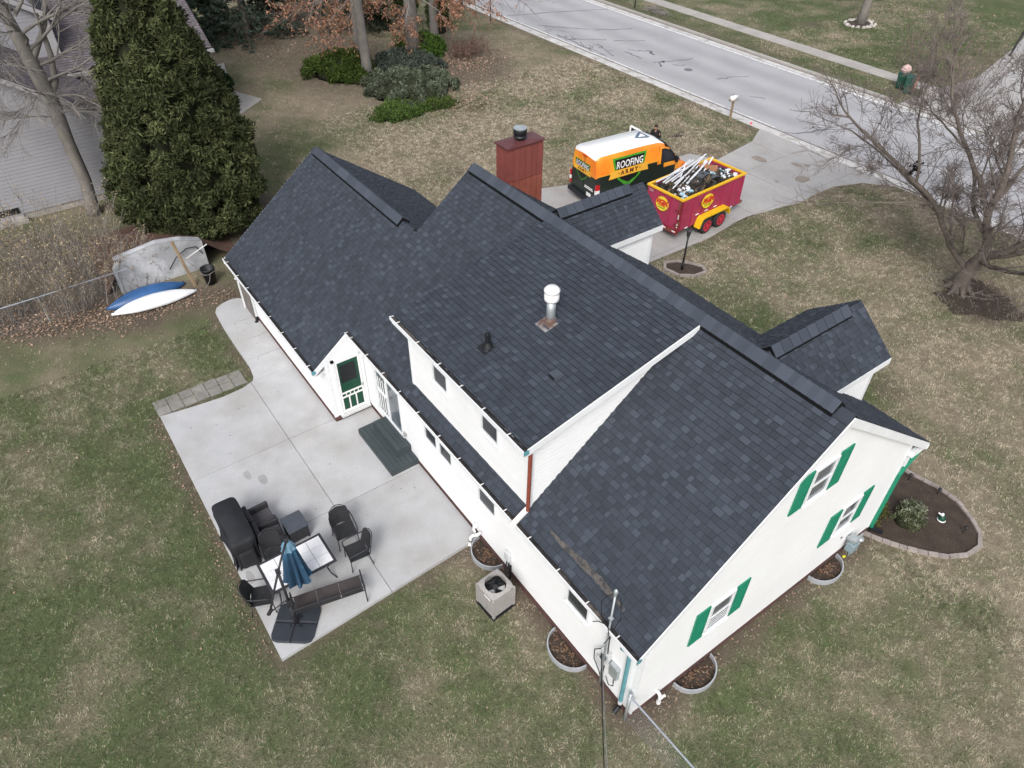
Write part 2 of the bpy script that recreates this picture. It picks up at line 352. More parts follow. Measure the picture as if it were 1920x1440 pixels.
# fallen leaves
def leafpts(spec):
    out=[]
    for n,fx in spec: out.append(fx(n))
    return np.concatenate(out)
def disc(cx,cy,rx,ry): return lambda n:np.stack([cx+rx*nr.randn(n)*.5,cy+ry*nr.randn(n)*.5],1)
def strip(a,b,w): 
    def f(n):
        t=nr.rand(n)[:,None]; return np.array(a)*(1-t)+np.array(b)*t+nr.randn(n,2)*w
    return f
pl_=leafpts([(2200,strip((-23.6,-9.5),(-21.2,-4.6),.6)),(500,strip((-21.3,-4.5),(-20.3,-1.4),.35)),(1500,disc(-37.8,19.5,3.2,3.2)),(700,disc(-32,16,2.5,2.5)),
 (700,lambda n:nr.uniform((-34,9),(-20,26),(n,2))),(260,lambda n:nr.uniform((-20,-12),(4,3),(n,2))),(260,lambda n:nr.uniform((-12,9),(6,26),(n,2))),(260,strip((-15.3,-5.7),(-5.5,-5.75),.12)),
 (150,strip((-5.5,-.2),(-.2,-.25),.15)),(170,strip((.2,0),(.2,8.3),.12)),(200,disc(-46,11,6,3)),(120,lambda n:nr.uniform((-45,42),(-10,60),(n,2)))])
k_=~bare(pl_[:,0],pl_[:,1]); pl_=pl_[k_]; n=len(pl_)
dist=np.hypot(pl_[:,0]-4,pl_[:,1]+6); sz=(.016+.0011*dist)*nr.uniform(.6,1.4,n); an=nr.uniform(0,6.28,n); tl=nr.uniform(-.5,.5,(n,2))
ca,sa=np.cos(an),np.sin(an); Vl=[]
for ux,uy in ((-1,0),(0,-.6),(1,0),(0,.6)):
    X=(ux*ca-uy*sa)*sz; Y=(ux*sa+uy*ca)*sz; Vl.append(np.stack([pl_[:,0]+X,pl_[:,1]+Y,.035+X*tl[:,0]+Y*tl[:,1]+.02*abs(ux)*nr.rand(n)],1))
V=np.stack(Vl,1).reshape(-1,3); F=np.arange(4*n).reshape(-1,4)
col=np.array((.24,.165,.115))*nr.uniform(.4,1.5,(n,1))*np.array([1,1,1])+nr.uniform(0,.05,(n,1))
lf=fastmesh('fallen_leaves',V,F,'blade',col); lf['kind']='stuff'; tag(lf,'scattered dry brown fallen leaves over the lawns and along the fence','leaves')
# ================================================================== ROADS, SLABS
def roadmat():
    m=mat('worn_concrete_road',(.355,.355,.37),rough=.85,ns=.5,na=.07,ns2=8,na2=.05,bump=.05,bs=60,col2=(.32,.32,.335),c2s=.35,c2lo=.5,c2hi=.75)
    t=m.node_tree; L=t.links; geo=t.nodes.new('ShaderNodeNewGeometry'); sx=t.nodes.new('ShaderNodeSeparateXYZ'); L.new(geo.outputs['Position'],sx.inputs[0])
    w=t.nodes.new('ShaderNodeMath'); w.operation='MULTIPLY_ADD'; w.inputs[1].default_value=2*math.pi/2.35; w.inputs[2].default_value=-2*math.pi*28.4/2.35; L.new(sx.outputs['Y'],w.inputs[0])
    c=t.nodes.new('ShaderNodeMath'); c.operation='COSINE'; L.new(w.outputs[0],c.inputs[0])
    k=t.nodes.new('ShaderNodeMapRange'); k.inputs[1].default_value=-1; k.inputs[2].default_value=1; k.inputs[3].default_value=.9; k.inputs[4].default_value=1.05; L.new(c.outputs[0],k.inputs[0])
    b=t.nodes['Principled BSDF']; old=b.inputs['Base Color'].links[0].from_socket
    vm=t.nodes.new('ShaderNodeVectorMath'); vm.operation='SCALE'; L.new(old,vm.inputs[0]); L.new(k.outputs[0],vm.inputs['Scale']); L.new(vm.outputs[0],b.inputs['Base Color'])
    return m
MT['road']=roadmat()
MT['gutter_pan']=mat('pale_gutter_concrete',(.52,.51,.50),rough=.85,ns=1,na=.12,ns2=9,na2=.12,col2=(.36,.34,.32),c2s=1.5,c2lo=.52,c2hi=.62)
MT['tar']=mat('tar_crack',(.15,.155,.17),rough=.8,ns=3,na=.2)
MT['dirtline']=mat('gritty_dirt',(.17,.145,.125),rough=1,ns=6,na=.3)
o=MB().box(-260,60,28.0,36.3,-.05,.012).build('road','road',None,kind='structure')
o=MB().box(-260,60,27.3,28.0,-.05,.02).build('road_gutter','gutter_pan',None,kind='structure')
kb=bpy.data.objects.new('kerb',None); COL.objects.link(kb); kb['kind']='structure'
me=MB().box(0,2.98,36.86,37.1,-.05,.13).mesh('kerb_stone','walk'); me2=MB().box(0,2.98,36.3,36.84,-.05,.016).mesh('gutter_slab','gutter_pan')
for i in range(22):
    if i<15: inst(me,'kerb_stone',kb,(-62.5+3*i,0,0))
    inst(me2,'gutter_slab',kb,(-62.5+3*i,0,0))
o=MB().prism(SIDEROAD,-.05,.008).build('side_road','drive',None,kind='structure')
MB().box(-62,-17.5,36.72,36.83,.0,.022).build('gutter_dirt','dirtline',None,kind='structure')
MB().box(-60,-11,27.93,28.02,.0,.026).build('gutter_dirt','dirtline',None,kind='structure')
# painted white edge line on the far side
MT['paint']=mat('worn_white_paint',(.66,.66,.66),rough=.7,ns=3,na=.1,col2=(.45,.45,.45),c2s=5,c2lo=.52,c2hi=.6)
MB().box(-62,8,36.02,36.2,.0,.018).build('road_line','paint',None,kind='structure')
MB().box(-62,-19,28.12,28.22,.0,.018).build('road_line','paint',None,kind='structure')
# cracks: thin tar ribbons lying on the road
def ribbon(mb,pts,w,z):
    for i in range(len(pts)-1):
        a=Vector((*pts[i],0)); b=Vector((*pts[i+1],0)); d=(b-a).normalized(); n=Vector((-d.y,d.x,0))*w*rnd.uniform(.6,1.2)/2
        mb.add([(a-n)+Vector((0,0,z)),(b-n)+Vector((0,0,z)),(b+n)+Vector((0,0,z)),(a+n)+Vector((0,0,z))],[(0,1,2,3)])
cr=MB()
def wig(a,b,n=8,amp=.18):
    P=[]
    for i in range(n+1):
        t=i/n; P.append((a[0]*(1-t)+b[0]*t+rnd.uniform(-amp,amp),a[1]*(1-t)+b[1]*t+rnd.uniform(-amp,amp)*.6))
    return P
for a,b,w in (((-44.5,28.6),(-41.5,36.0),.14),((-41.2,28.8),(-38.5,31.2),.13),((-38,31.5),(-36.8,34.0),.12),((-37.4,28.5),(-35.8,30.8),.13),((-35.3,31),(-34.2,33),.12),((-30.3,30.2),(-29.5,33),.12),
   ((-26,31.3),(-25.3,33.2),.1),((-18.2,28.0),(-16.6,31.5),.13),((-33.5,28.5),(-38.5,28.6),.1),((-33,28.9),(-35.5,29.6),.1),((-31.5,30),(-33.2,30.1),.1),((-29.8,30),(-30.3,30.9),.12),
   ((-33.3,30.6),(-32.2,31.5),.12),((-32.2,31.5),(-31.4,31.1),.12),((-28.8,31.6),(-29.4,30.9),.08),((-23,30.5),(-22.2,31),.08),((-16,29),(-14.5,29.3),.1),((-50,29),(-47,36),.13),((-12,30),(-8,35),.12)):
    ribbon(cr,wig(a,b),w,.0165)
for _ in range(26):
    x=rnd.uniform(-41,-33.5); y=rnd.uniform(28.2,29.6); ribbon(cr,wig((x,y),(x+rnd.uniform(-1,1),y+rnd.uniform(-.4,.6)),4,.1),.07,.0165)
cr.build('road_cracks','tar',None,kind='structure')
mh=MB().lathe([(.28,0),(.28,.02)],(-28.2,31.0,0),12); mh.build('road_patch','tar',None,kind='structure')
# sidewalk
sw=bpy.data.objects.new('sidewalk',None); COL.objects.link(sw); sw['kind']='structure'
me=MB().box(.012,1.49,40.08,41.3,-.05,.035).mesh('slab','walk')
for i in range(34): inst(me,'slab',sw,(-68.3+1.502*i,0,rnd.uniform(-.006,.006)))
# driveway as slabs with joints
def clip(poly,a,b,c):   # keep a*x+b*y<=c
    out=[]
    for i in range(len(poly)):
        p=poly[i];q=poly[(i+1)%len(poly)]; dp=a*p[0]+b*p[1]-c; dq=a*q[0]+b*q[1]-c
        if dp<=0: out.append(p)
        if (dp<0)!=(dq<0) and dp!=dq: t=dp/(dp-dq); out.append((p[0]+(q[0]-p[0])*t,p[1]+(q[1]-p[1])*t))
    return out
def slabs(P,xs,ys,z1,m,root,name,gap=.008,z0=-.08,bevel=.006):
    for i in range(len(xs)-1):
        for j in range(len(ys)-1):
            q=P
            for a,b,c in ((1,0,xs[i+1]-gap),(-1,0,-xs[i]-gap),(0,1,ys[j+1]-gap),(0,-1,-ys[j]-gap)):
                q=clip(q,a,b,c)
                if len(q)<3: break
            if len(q)<3: continue
            A=abs(sum(q[k][0]*q[(k+1)%len(q)][1]-q[(k+1)%len(q)][0]*q[k][1] for k in range(len(q)))/2)
            if A<.02: continue
            MB().prism(q,z0,z1).build(name,m,root)
dr=bpy.data.objects.new('driveway',None); COL.objects.link(dr); dr['kind']='structure'
slabs(DRIVE,[-21,-16.3,-13.2,-11],[9,12.4,16.2,19.6,22.6,25.6,27.5],.028,'drive',dr,'slab',gap=.012)
MT['stain']=mat('brown_oil_stain',(.25,.215,.185),rough=.9,ns=3,na=.15)
def blob(cx,cy,rx,ry,z,m,name='stain',par=None):
    P=[(cx+rx*math.cos(a)*(1+.12*math.sin(3*a+cx)),cy+ry*math.sin(a)*(1+.12*math.cos(2*a))) for a in [i*math.pi/10 for i in range(20)]]
    MB().prism(P,z-.002,z).build(name,m,par)
for cx,cy,rx,ry in ((-16.85,24.3,.42,.3),(-14.15,24.2,.3,.42),(-15.3,25.3,.32,.2),(-15.0,25.65,.2,.1),(-14.7,23.0,.12,.1)): blob(cx,cy,rx,ry,.0315,'stain',par=dr)
# patio
pt=bpy.data.objects.new('patio',None); COL.objects.link(pt); pt['kind']='structure'
MAIN=[(-15.14,-5.52),(-5.52,-5.56),(-5.74,-.03),(-11.8,-.03),(-11.8,-1.2),(-15.1,-1.2),(-15.1,-2.6),(-14.95,-3.0),(-14.9,-3.66),(-15.0,-4.6)]
WALK=[(-15.1,-1.2),(-19.75,-1.2),(-19.92,-1.35),(-19.98,-1.6),(-19.9,-1.95),(-19.75,-2.2),(-19.5,-2.33),(-18.5,-2.4),(-17.3,-2.42),(-15.9,-2.42),(-15.3,-2.5),(-15.1,-2.6)]
slabs(MAIN,[-15.2,-11.95,-8.78,-5.4],[-5.7,-2.68,0],.10,'concrete',pt,'slab',gap=.007,z0=-.1)
slabs(WALK,[-20,-18.5,-17.3,-16.2,-15.1],[-2.8,-1],.10,'concrete',pt,'slab',gap=.007,z0=-.1)
MT['wet']=mat('damp_stain',(.33,.325,.325),rough=.7,ns=5,na=.1)
for cx,cy,rx,ry in ((-10.9,-3.9,.2,.13),(-11.3,-4.2,.18,.1)): blob(cx,cy,rx,ry,.103,'wet',par=pt)
blob(-8.0,-5.35,.22,.1,.103,'wet',par=pt)
mc_=MB(); P=[]
for i in range(36):
    a=2*math.pi*i/36; r=1.25*(1+.16*math.sin(3*a+1)+.10*math.sin(7*a)+rnd.uniform(-.07,.07)); P.append((-3.95+r*1.15*math.cos(a),21.35+r*math.sin(a)))
mc_.prism(P,-.02,.012); mc_.build('mulch_patch','soil',None,kind='structure')
mc_=MB(); P=[]
for i in range(20):
    a=2*math.pi*i/20; r=(1+.3*math.sin(3*a+1)+rnd.uniform(-.15,.15)); P.append((-21.35+.22*r*math.cos(a),23.1+.55*r*math.sin(a)))
mc_.prism(P,-.02,.010); mc_.build('mulch_patch','soil',None,kind='structure')
fl=MB()
for i in range(70):
    x,y=rnd.uniform(-15,-5.8),rnd.uniform(-5.4,-.3); s=rnd.uniform(.012,.03); a=rnd.uniform(0,6.28); c,d=math.cos(a)*s,math.sin(a)*s
    if i%3==0: x,y=rnd.uniform(-19.5,-15.3),rnd.uniform(-2.2,-1.3)
    fl.add([(x+c,y+d,.106),(x-d*.5,y+c*.5,.112),(x-c,y-d,.104),(x+d*.5,y-c*.5,.108)],[(0,1,2,3)])
fl.build('leaf_flakes','soil',pt,kind='stuff')
# pavers beside the patio
pv=bpy.data.objects.new('paver_path',None); COL.objects.link(pv); pv['kind']='structure'
me=MB().box(-.19,.19,-.19,.19,-.05,.045).mesh('paver','paver')
for i in range(8):
    for j in range(2):
        y=-5.35+.40*i; x=-15.42-.40*j
        if i<7: inst(me,'paver',pv,(x+rnd.uniform(-.01,.01),y,rnd.uniform(-.03,-.01)),(rnd.uniform(-.02,.02),rnd.uniform(-.02,.02),rnd.uniform(-.02,.02)))
# neighbour's front walk
nw=MB().prism(NWALK,-.05,.03).build('neighbour_walk','walk',None,kind='structure')
# planting beds
def bed(P,label,name,z=.03,closed=True,bw=.11,bl=.235,skip=()):
    root=thing(name,label,'flower bed',(0,0,0))
    MB().prism([(x,y) for x,y in P],-.05,z).build('soil','soil',root)
    me=MB().box(-bl/2+.006,bl/2-.006,-bw/2,bw/2,-.03,.085).mesh('edging_brick','edging')
    return root,me
def edge_along(root,me,P,closed,bl):
    n=len(P)
    for i in range(n if closed else n-1):
        a=Vector(P[i]);b=Vector(P[(i+1)%n]); L=(b-a).length; k=max(1,round(L/bl)); ang=math.atan2((b-a).y,(b-a).x)
        for j in range(k):
            p=a+(b-a)*((j+.5)/k); o=inst(me,'edging_brick',root,(p.x,p.y,rnd.uniform(-.008,.008)),(rnd.uniform(-.03,.03),0,ang+rnd.uniform(-.03,.03))); o.scale=(L/k/bl,1,1)
r1,me=bed(BED,'kidney shaped dirt bed edged with grey bricks at the far house corner','brick_edged_bed')
edge_along(r1,me,BED[:13],False,.235)
r2,me=bed(LBED,'small brick ringed bed around the black lamp post beside the driveway','brick_edged_bed')
edge_along(r2,me,LBED,True,.235)
r3=thing('tree_ring','ring of pale stones around the tree across the road','stone ring',(-28,48.9,0))
MB().lathe([(1.0,0),(.9,.08),(.1,.12)],(0,0,0),14,1,1.2).build('soil','soil',r3)
MT['stone']=mat('pale_field_stone',(.42,.39,.36),rough=.9,ns=6,na=.25,rand=.3)
me=MB().lathe([(.05,0),(.13,.04),(.12,.12),(.05,.17)],(0,0,0),7).mesh('stone','stone')
for i in range(40):
    a=i*2*math.pi/26+rnd.uniform(-.1,.1); r=1.0 if i<26 else .78
    o=inst(me,'stone',r3,(r*math.cos(a),1.2*r*math.sin(a),rnd.uniform(-.02,.02)),(0,0,rnd.uniform(0,6))); o.scale=(rnd.uniform(.6,1.3),)*3
MT['slatedk']=mat('dark_slate_plastic',(.032,.038,.048),rough=.5,ns=4,na=.15)
MT['chim2']=mat('dull_rust_panel',(.21,.06,.05),rough=.5,ns=2,na=.12,ns2=9,na2=.08,rand=.05)
# ================================================================== THE HOUSE
HS=thing('house','white sided house with dark asphalt shingle roofs, rear shed dormer and green shutters','house',(0,0,0))
SB=.7684; ZE=3.1074; YE=-.4153
pB=lambda y: ZE+SB*(y-YE)                       # rear slope (main + wing)
YR=4.2767; ZR=pB(YR); SF=(ZR-3.1544)/(9.111-YR); pF=lambda y: ZR-SF*(y-YR)      # front slope
WYR=2.3414; WZR=pB(WYR); SW=(WZR-2.6229)/(5.9977-WYR); pW=lambda y: WZR-SW*(y-WYR)   # wing front slope
SD=(ZR-5.6128)/(YR+.4106); pD=lambda y: 5.6128+SD*(y+.4106)     # shed dormer
YEE=-.335
X0,X1=-12.2936,.1356; WX0,WX1=-19.2157,-11.8725; DX0,DX1=-8.685,-3.4206
roof=bpy.data.objects.new('roof',None); COL.objects.link(roof); roof.parent=HS
def rslab(mb,x0,x1,y0,y1,f,th=.12,top=0.):
    mb.hexa([(x0,y0,f(y0)-th),(x1,y0,f(y0)-th),(x1,y1,f(y1)-th),(x0,y1,f(y1)-th)],[(x0,y0,f(y0)-top),(x1,y0,f(y0)-top),(x1,y1,f(y1)-top),(x0,y1,f(y1)-top)])
u=MB()
rslab(u,WX0,WX1,-1.51,YEE,pB); rslab(u,WX0,X1,YEE,WYR,pB); rslab(u,X0,X1,WYR,YR,pB)
rslab(u,X0,X1,YR,9.1,pF); rslab(u,WX0,X0+.06,WYR,5.99,pW); rslab(u,DX0,DX1,-.325,YR-.02,pD,.14)
u.build('underlay','underlay',roof)
# ---- shingles
EXP=.1358
field=MB(); field_n=0; SH=[]      # SH: candidates for single shingles
rs=random.Random(3)
def shingle_rows(O,U,V,N,polys,seed,vmax,exp=EXP,skip=None,near=False,out=None,gapv=.003,wmin=.13,wmax=.30,th=.016):
    """O origin, U along eave, V up the slope, N normal; polys convex in (u,v)"""
    mb=out or field
    rows=int(math.ceil(vmax/exp))
    for r in range(rows):
        v0=r*exp; v1=v0+exp
        for P in polys:
            q=clip(clip(P,0,1,v1-gapv),0,-1,-v0)  # gap bares dark underlay, standing in for the shadow line between courses
            if len(q)<3: continue
            ua=min(p[0] for p in q); ub=max(p[0] for p in q)
            rr=random.Random(seed*1000+r); uu=-40+rr.uniform(0,.3)
            thick=rr.random()<.5
            while uu<ub:
                w=rr.choice((.12,.15,.18,.21,.26)) if thick else rr.choice((.10,.13,.17,.22)); thick=not thick
                t=th if thick else th*.45; tn=rr.choice((.84,.92,.98,1.04,1.12,1.2,1.38)) if thick else rr.choice((.82,.88,.94,1.0,1.06))
                a,b=uu,uu+w; uu=b
                if b<=ua or a>=ub: continue
                t2=t+.003
                s=clip(clip(q,1,0,b-.0015),-1,0,-a-.0015)
                if len(s)<3: continue
                if skip and skip((a+b)/2,(v0+v1)/2): continue
                full=(len(s)==4 and abs((max(p[0] for p in s)-min(p[0] for p in s))-(w-.003))<1e-6 and abs(max(p[1] for p in s)-min(p[1] for p in s)-exp+gapv)<1e-6)
                c=O+U*((a+b)/2)+V*v0
                if near and full: SH.append(((c-CAMP).length,c,U,V,N,round(w,3),round(t,4),tn,s)); continue
                emit(mb,s,v0,exp,t2,tn,O,U,V,N)
def emit(mb,s,v0,exp,t2,tn,O,U,V,N):
    n=len(s); k=len(mb.v)
    for (a,b) in s:
        h=.004+t2*(1-(b-v0)/exp)+.002; p=O+U*a+V*b+N*h; mb.v.append((p.x,p.y,p.z))
    for (a,b) in s: p=O+U*a+V*b+N*.001; mb.v.append((p.x,p.y,p.z))
    A=sum(s[i][0]*s[(i+1)%n][1]-s[(i+1)%n][0]*s[i][1] for i in range(n))
    top=list(range(k,k+n)); 
    fs=[top if A>0 else top[::-1]]+[([k+i,k+n+i,k+n+(i+1)%n,k+(i+1)%n] if A>0 else [k+i,k+(i+1)%n,k+n+(i+1)%n,k+n+i]) for i in range(n)]
    for i,f in enumerate(fs): mb.f.append(f); mb.mi.append(0); mb.t.append(tn if i==0 else .22); mb.sm.append(False)  # cut edges asphalt-dark; the tint also paints the course shadow lines
def plane(x,y,z,slope,up=1):
    V=Vector((0,1*up,slope)).normalized(); U=Vector((1*up,0,0)); N=U.cross(V).normalized(); return Vector((x,y,z)),U,V,N
cB=math.sqrt(1+SB*SB)
O,U,V,N=plane(0,-1.596,pB(-1.596),SB)
vE=(YEE+1.596)*cB; vW=(WYR+1.596)*cB; vR=(YR+1.596)*cB
def skipd(u_,v_):
    y=-1.596+v_/cB; return DX0+.25<u_<DX1-.35 and y>.12
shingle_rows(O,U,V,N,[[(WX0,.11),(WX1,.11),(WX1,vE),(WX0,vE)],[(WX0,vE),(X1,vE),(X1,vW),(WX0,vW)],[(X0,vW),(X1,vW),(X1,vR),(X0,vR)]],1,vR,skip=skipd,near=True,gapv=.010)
cF=math.sqrt(1+SF*SF); cW=math.sqrt(1+SW*SW); cD=math.sqrt(1+SD*SD)
O2,U2,V2,N2=plane(0,9.111,3.1544,SF,-1)
def skipf(u_,v_): return False
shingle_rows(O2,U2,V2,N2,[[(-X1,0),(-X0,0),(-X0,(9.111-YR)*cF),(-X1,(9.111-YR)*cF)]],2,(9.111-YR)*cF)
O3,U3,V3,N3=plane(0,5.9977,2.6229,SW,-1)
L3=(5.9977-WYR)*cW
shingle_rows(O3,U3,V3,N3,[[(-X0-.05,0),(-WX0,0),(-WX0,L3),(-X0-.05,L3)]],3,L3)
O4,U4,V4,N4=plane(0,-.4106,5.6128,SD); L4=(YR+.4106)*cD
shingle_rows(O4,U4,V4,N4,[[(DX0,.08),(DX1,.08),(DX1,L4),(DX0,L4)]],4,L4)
# ---- two gable dormers on the front slope
def gable_dormer(xl,xr,ze,zr,yo,yw,seed,wl,wr):
    xm=(xl+xr)/2; s=(zr-ze)/(xm-xl); yb=lambda z: YR+(ZR-z)/SF      # where height z meets the front slope
    mb=MB()
    for side,xe in ((1,xr),(-1,xl)):
        # slab
        mb.hexa([(xe,yo,ze-.1),(xm,yo,zr-.1),(xm,yb(zr),zr-.1),(xe,yb(ze),ze-.1)],[(xe,yo,ze),(xm,yo,zr),(xm,yb(zr),zr),(xe,yb(ze),ze)])
        Vv=Vector((xm-xe,0,zr-ze)).normalized(); Uu=Vector((0,1,0)) if side>0 else Vector((0,-1,0)); Nn=Uu.cross(Vv).normalized()
        if Nn.z<0: Uu=-Uu; Nn=Uu.cross(Vv).normalized()
        Oo=Vector((xe,0,ze)); Ls=math.hypot(xm-xe,zr-ze); sg=Uu.y
        P=[(sg*yo,0),(sg*yb(ze),0),(sg*yb(zr),Ls),(sg*yo,Ls)]
        shingle_rows(Oo,Uu,Vv,Nn,[P],seed+side,Ls,gapv=.009)
    mb.build('underlay','underlay',roof)
    w=MB(); zt=lambda x: ze+s*min(x-xl,xr-x)-.1
    T=lambda x,y,z:(x,z,y)
    ya=YR+.4
    w.prism([(wl,3.3),(wr,3.3),(wr,zt(wr)),(xm,zr-.12),(wl,zt(wl))],ya,yw,T)
    dw=w.build('dormer_wall','siding',HS)
    # clapboards on the cheek that faces +x
    for i in range(30):
        z0=3.35+.115*i
        if z0>zt(wr)-.02: break
        z1=min(z0+.115,zt(wr)); yy=yb(z0)-.15
        bmb=MB(); T=TX(wr)
        v=[T(yy,z0,.022),T(yw-.01,z0,.022),T(yw-.01,z1-.022,.016),T(yy,z1-.022,.016),T(yy,z0,0),T(yw-.01,z0,0),T(yw-.01,z1,-.01),T(yy,z1,-.01)]
        bmb.add(v,[(0,1,2,3),(4,7,6,5),(0,4,5,1),(1,5,6,2),(2,6,7,3),(3,7,4,0)]).build('siding_board','siding',HS)
    t=MB(); t.box(wr-.03,wr+.03,yw-.08,yw+.03,3.3,zt(wr)); t.bar((xr+.012,yb(ze)-.1,ze-.085),(xr+.012,yo,ze-.085),.025,.17)
    t.hexa([(xr-.30,yb(ze-.1),ze-.125),(xr,yb(ze-.1),ze-.125),(xr,yo,ze-.125),(xr-.30,yo,ze-.125)],[(xr-.30,yb(ze-.1),ze-.105),(xr,yb(ze-.1),ze-.105),(xr,yo,ze-.105),(xr-.30,yo,ze-.105)])
    for xa in (xl,xr): t.hexa([(xa,yo-.02,ze-.2),(xm,yo-.02,zr-.2),(xm,yo,zr-.2),(xa,yo,ze-.2)],[(xa,yo-.02,ze-.1),(xm,yo-.02,zr-.1),(xm,yo,zr-.1),(xa,yo,ze-.1)])
    t.build('fascia','trim',HS)
    # ridge vent + caps
    ridge_caps((xm,yb(zr)+.12,zr),(xm,yo-.35,zr),s,'y',.20,.09,.30)
def cap_piece(mb,c,ax,w,s,h,L,lift):
    # cross-section across the ridge; ax 'x' ridge along x
    x,y,z=c
    def P(a,l,dz): return (x+l,y+a,z+dz) if ax=='x' else (x+a,y+l,z+dz)
    top=[(-w,-s*w+h),( -w*.45,-s*w*.45+h+.018),(0,h+.035),(w*.45,-s*w*.45+h+.018),(w,-s*w+h)]
    bot=[(-w,-s*w+.002),(w,-s*w+.002)]
    k=len(mb.v); n=5
    for l,dz in ((0,lift),(L,0)):
        for a,b in top: mb.v.append(P(a,l,b+dz))
        for a,b in bot: mb.v.append(P(a,l,b))
    fs=[[k+i,k+i+1,k+7+i+1,k+7+i] for i in range(4)]+[[k+5,k+0,k+7,k+12],[k+4,k+6,k+13,k+11],[k,k+5,k+6,k+4,k+3,k+2,k+1],[k+7,k+8,k+9,k+10,k+11,k+13,k+12]]
    for i,f in enumerate(fs): mb.f.append(f); mb.mi.append(0); mb.t.append(mb.tint if i<4 else .08); mb.sm.append(False)  # side and end faces near black: shadow line under the caps painted in
CAPM={}
def ridge_caps(a,b,s,ax,w,h,step,flip=False):
    a=Vector(a); b=Vector(b); L=(b-a).length; n=int(L/step); 
    for i in range(n):
        key=(round(s,3),ax,w,h,step,rs.choice((1.12,1.2,1.28,1.36,1.46)))
        if key not in CAPM:
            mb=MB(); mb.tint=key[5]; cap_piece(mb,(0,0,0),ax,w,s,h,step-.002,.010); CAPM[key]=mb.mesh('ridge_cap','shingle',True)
        p=a+(b-a)*(i*step/L)
        inst(CAPM[key],'ridge_cap',roof,p)
gable_dormer(-10.98,-8.92,4.95,5.90,8.78,8.5,20,-10.85,-9.05)
gable_dormer(-3.68,-1.36,4.96,5.92,8.75,8.55,30,-3.5,-1.54)
ridge_caps((-12.17,YR,ZR+.012),(-.16,YR,ZR+.012),.74,'x',.20,.09,.148)
ridge_caps((-18.95,WYR,WZR+.012),(-12.78,WYR,WZR+.012),.73,'x',.20,.088,.31)
for xa,xb,yy,zz in ((-12.2936,-12.17,YR,ZR),(-.16,.1356,YR,ZR),(WX0,-18.95,WYR,WZR),(-12.78,-12.4,WYR,WZR)):
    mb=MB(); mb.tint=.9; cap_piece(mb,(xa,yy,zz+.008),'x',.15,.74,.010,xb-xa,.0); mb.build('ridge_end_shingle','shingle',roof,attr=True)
# nearest 300 shingles become parts of their own
SH.sort(key=lambda r:r[0]); keep=SH[:300]; SM={}
for r in keep:
    _,c,Ua,Va,Na,w,t,tn,s=r; key=(w,t,tn)
    if key not in SM:
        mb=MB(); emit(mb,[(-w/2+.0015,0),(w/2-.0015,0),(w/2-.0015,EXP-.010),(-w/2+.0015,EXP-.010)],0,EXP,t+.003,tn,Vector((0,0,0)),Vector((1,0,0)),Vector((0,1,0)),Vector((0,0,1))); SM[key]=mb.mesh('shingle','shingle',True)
    o=bpy.data.objects.new('shingle',SM[key]); COL.objects.link(o); o.parent=roof
    o.matrix_local=Matrix(((Ua.x,Va.x,Na.x,c.x),(Ua.y,Va.y,Na.y,c.y),(Ua.z,Va.z,Na.z,c.z),(0,0,0,1)))
for r in SH[300:]:
    _,c,Ua,Va,Na,w,t,tn,s=r; v0=min(p[1] for p in s); emit(field,s,v0,EXP,t+.003,tn,O,U,V,N)
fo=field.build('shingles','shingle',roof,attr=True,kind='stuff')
# ---- walls
def ext(mb,poly,x0,x1): mb.prism(poly,x0,x1,lambda y,z,x:(x,y,z))
cm=MB(); ext(cm,[(0,.25),(8.5,.25),(8.5,pF(8.5)-.16),(YR,ZR-.18),(0,pB(0)-.16)],-12.16,-.0)
cm.build('wall','siding',HS)
cw=MB(); ext(cw,[(-1.18,.25),(5.5,.25),(5.5,pW(5.5)-.16),(WYR,WZR-.18),(-1.18,pB(-1.18)-.16)],-18.2,-11.87); cw.build('wall','siding',HS)
cd_=MB(); ext(cd_,[(-.0287,pB(-.03)-.1),(YR-.05,ZR-.3),(YR-.05,pD(YR-.05)-.17),(-.0287,pD(-.0287)-.17)],-8.6,-3.69); cd_.build('dormer_wall','siding',HS,label='white rear shed dormer walls')
fm=MB(); fm.box(-12.1,.018,-.018,8.46,-.3,.20); fm.box(-18.15,-11.83,-1.215,5.46,-.3,.245); fm.build('foundation','found',HS)
def board(T,t0a,t1a,t0b,t1b,z0,z1,m='siding',par=HS,o=.018,gap=.011):
    z1-=gap
    v=[T(t0a,z0,o),T(t1a,z0,o),T(t1b,z1,.013),T(t0b,z1,.013),T(t0a,z0,-.005),T(t1a,z0,-.005),T(t1b,z1,-.01),T(t0b,z1,-.01)]
    return MB().add(v,[(0,1,2,3),(4,7,6,5),(0,4,5,1),(1,5,6,2),(2,6,7,3),(3,7,4,0)]).build('siding_board',m,par)
T=TYm(0); bh=.117
i=0; z=.25
while z<pB(0)-.16: z1=min(z+bh,pB(0)-.16); board(T,-11.87,0,-11.87,0,z,z1); z+=bh
T=TYm(-1.18); z=.25
while z<pB(-1.18)-.16: z1=min(z+bh,pB(-1.18)-.16); board(T,-18.2,-11.87,-18.2,-11.87,z,z1); z+=bh
T=TYm(-.0287); z=pB(-.03)-.05
while z<pD(-.03)-.17: z1=min(z+bh,pD(-.03)-.17); board(T,-8.6,-3.69,-8.6,-3.69,z,z1); z+=bh
T=TX(0); z=.25
def yb_(z): return max(0,YE+(z+.15-ZE)/SB)
def yf_(z): return min(8.5,YR+(ZR-.15-z)/SF)
while z<ZR-.25: z1=min(z+bh,ZR-.2); board(T,yb_(z),yf_(z),yb_(z1),yf_(z1),z,z1); z+=bh
T=TX(-11.87); z=.25     # short end wall of the wing with the door
def ye_(z): return -1.18 if z<2.25 else min(-.02,YE+(z+.16-ZE)/SB)
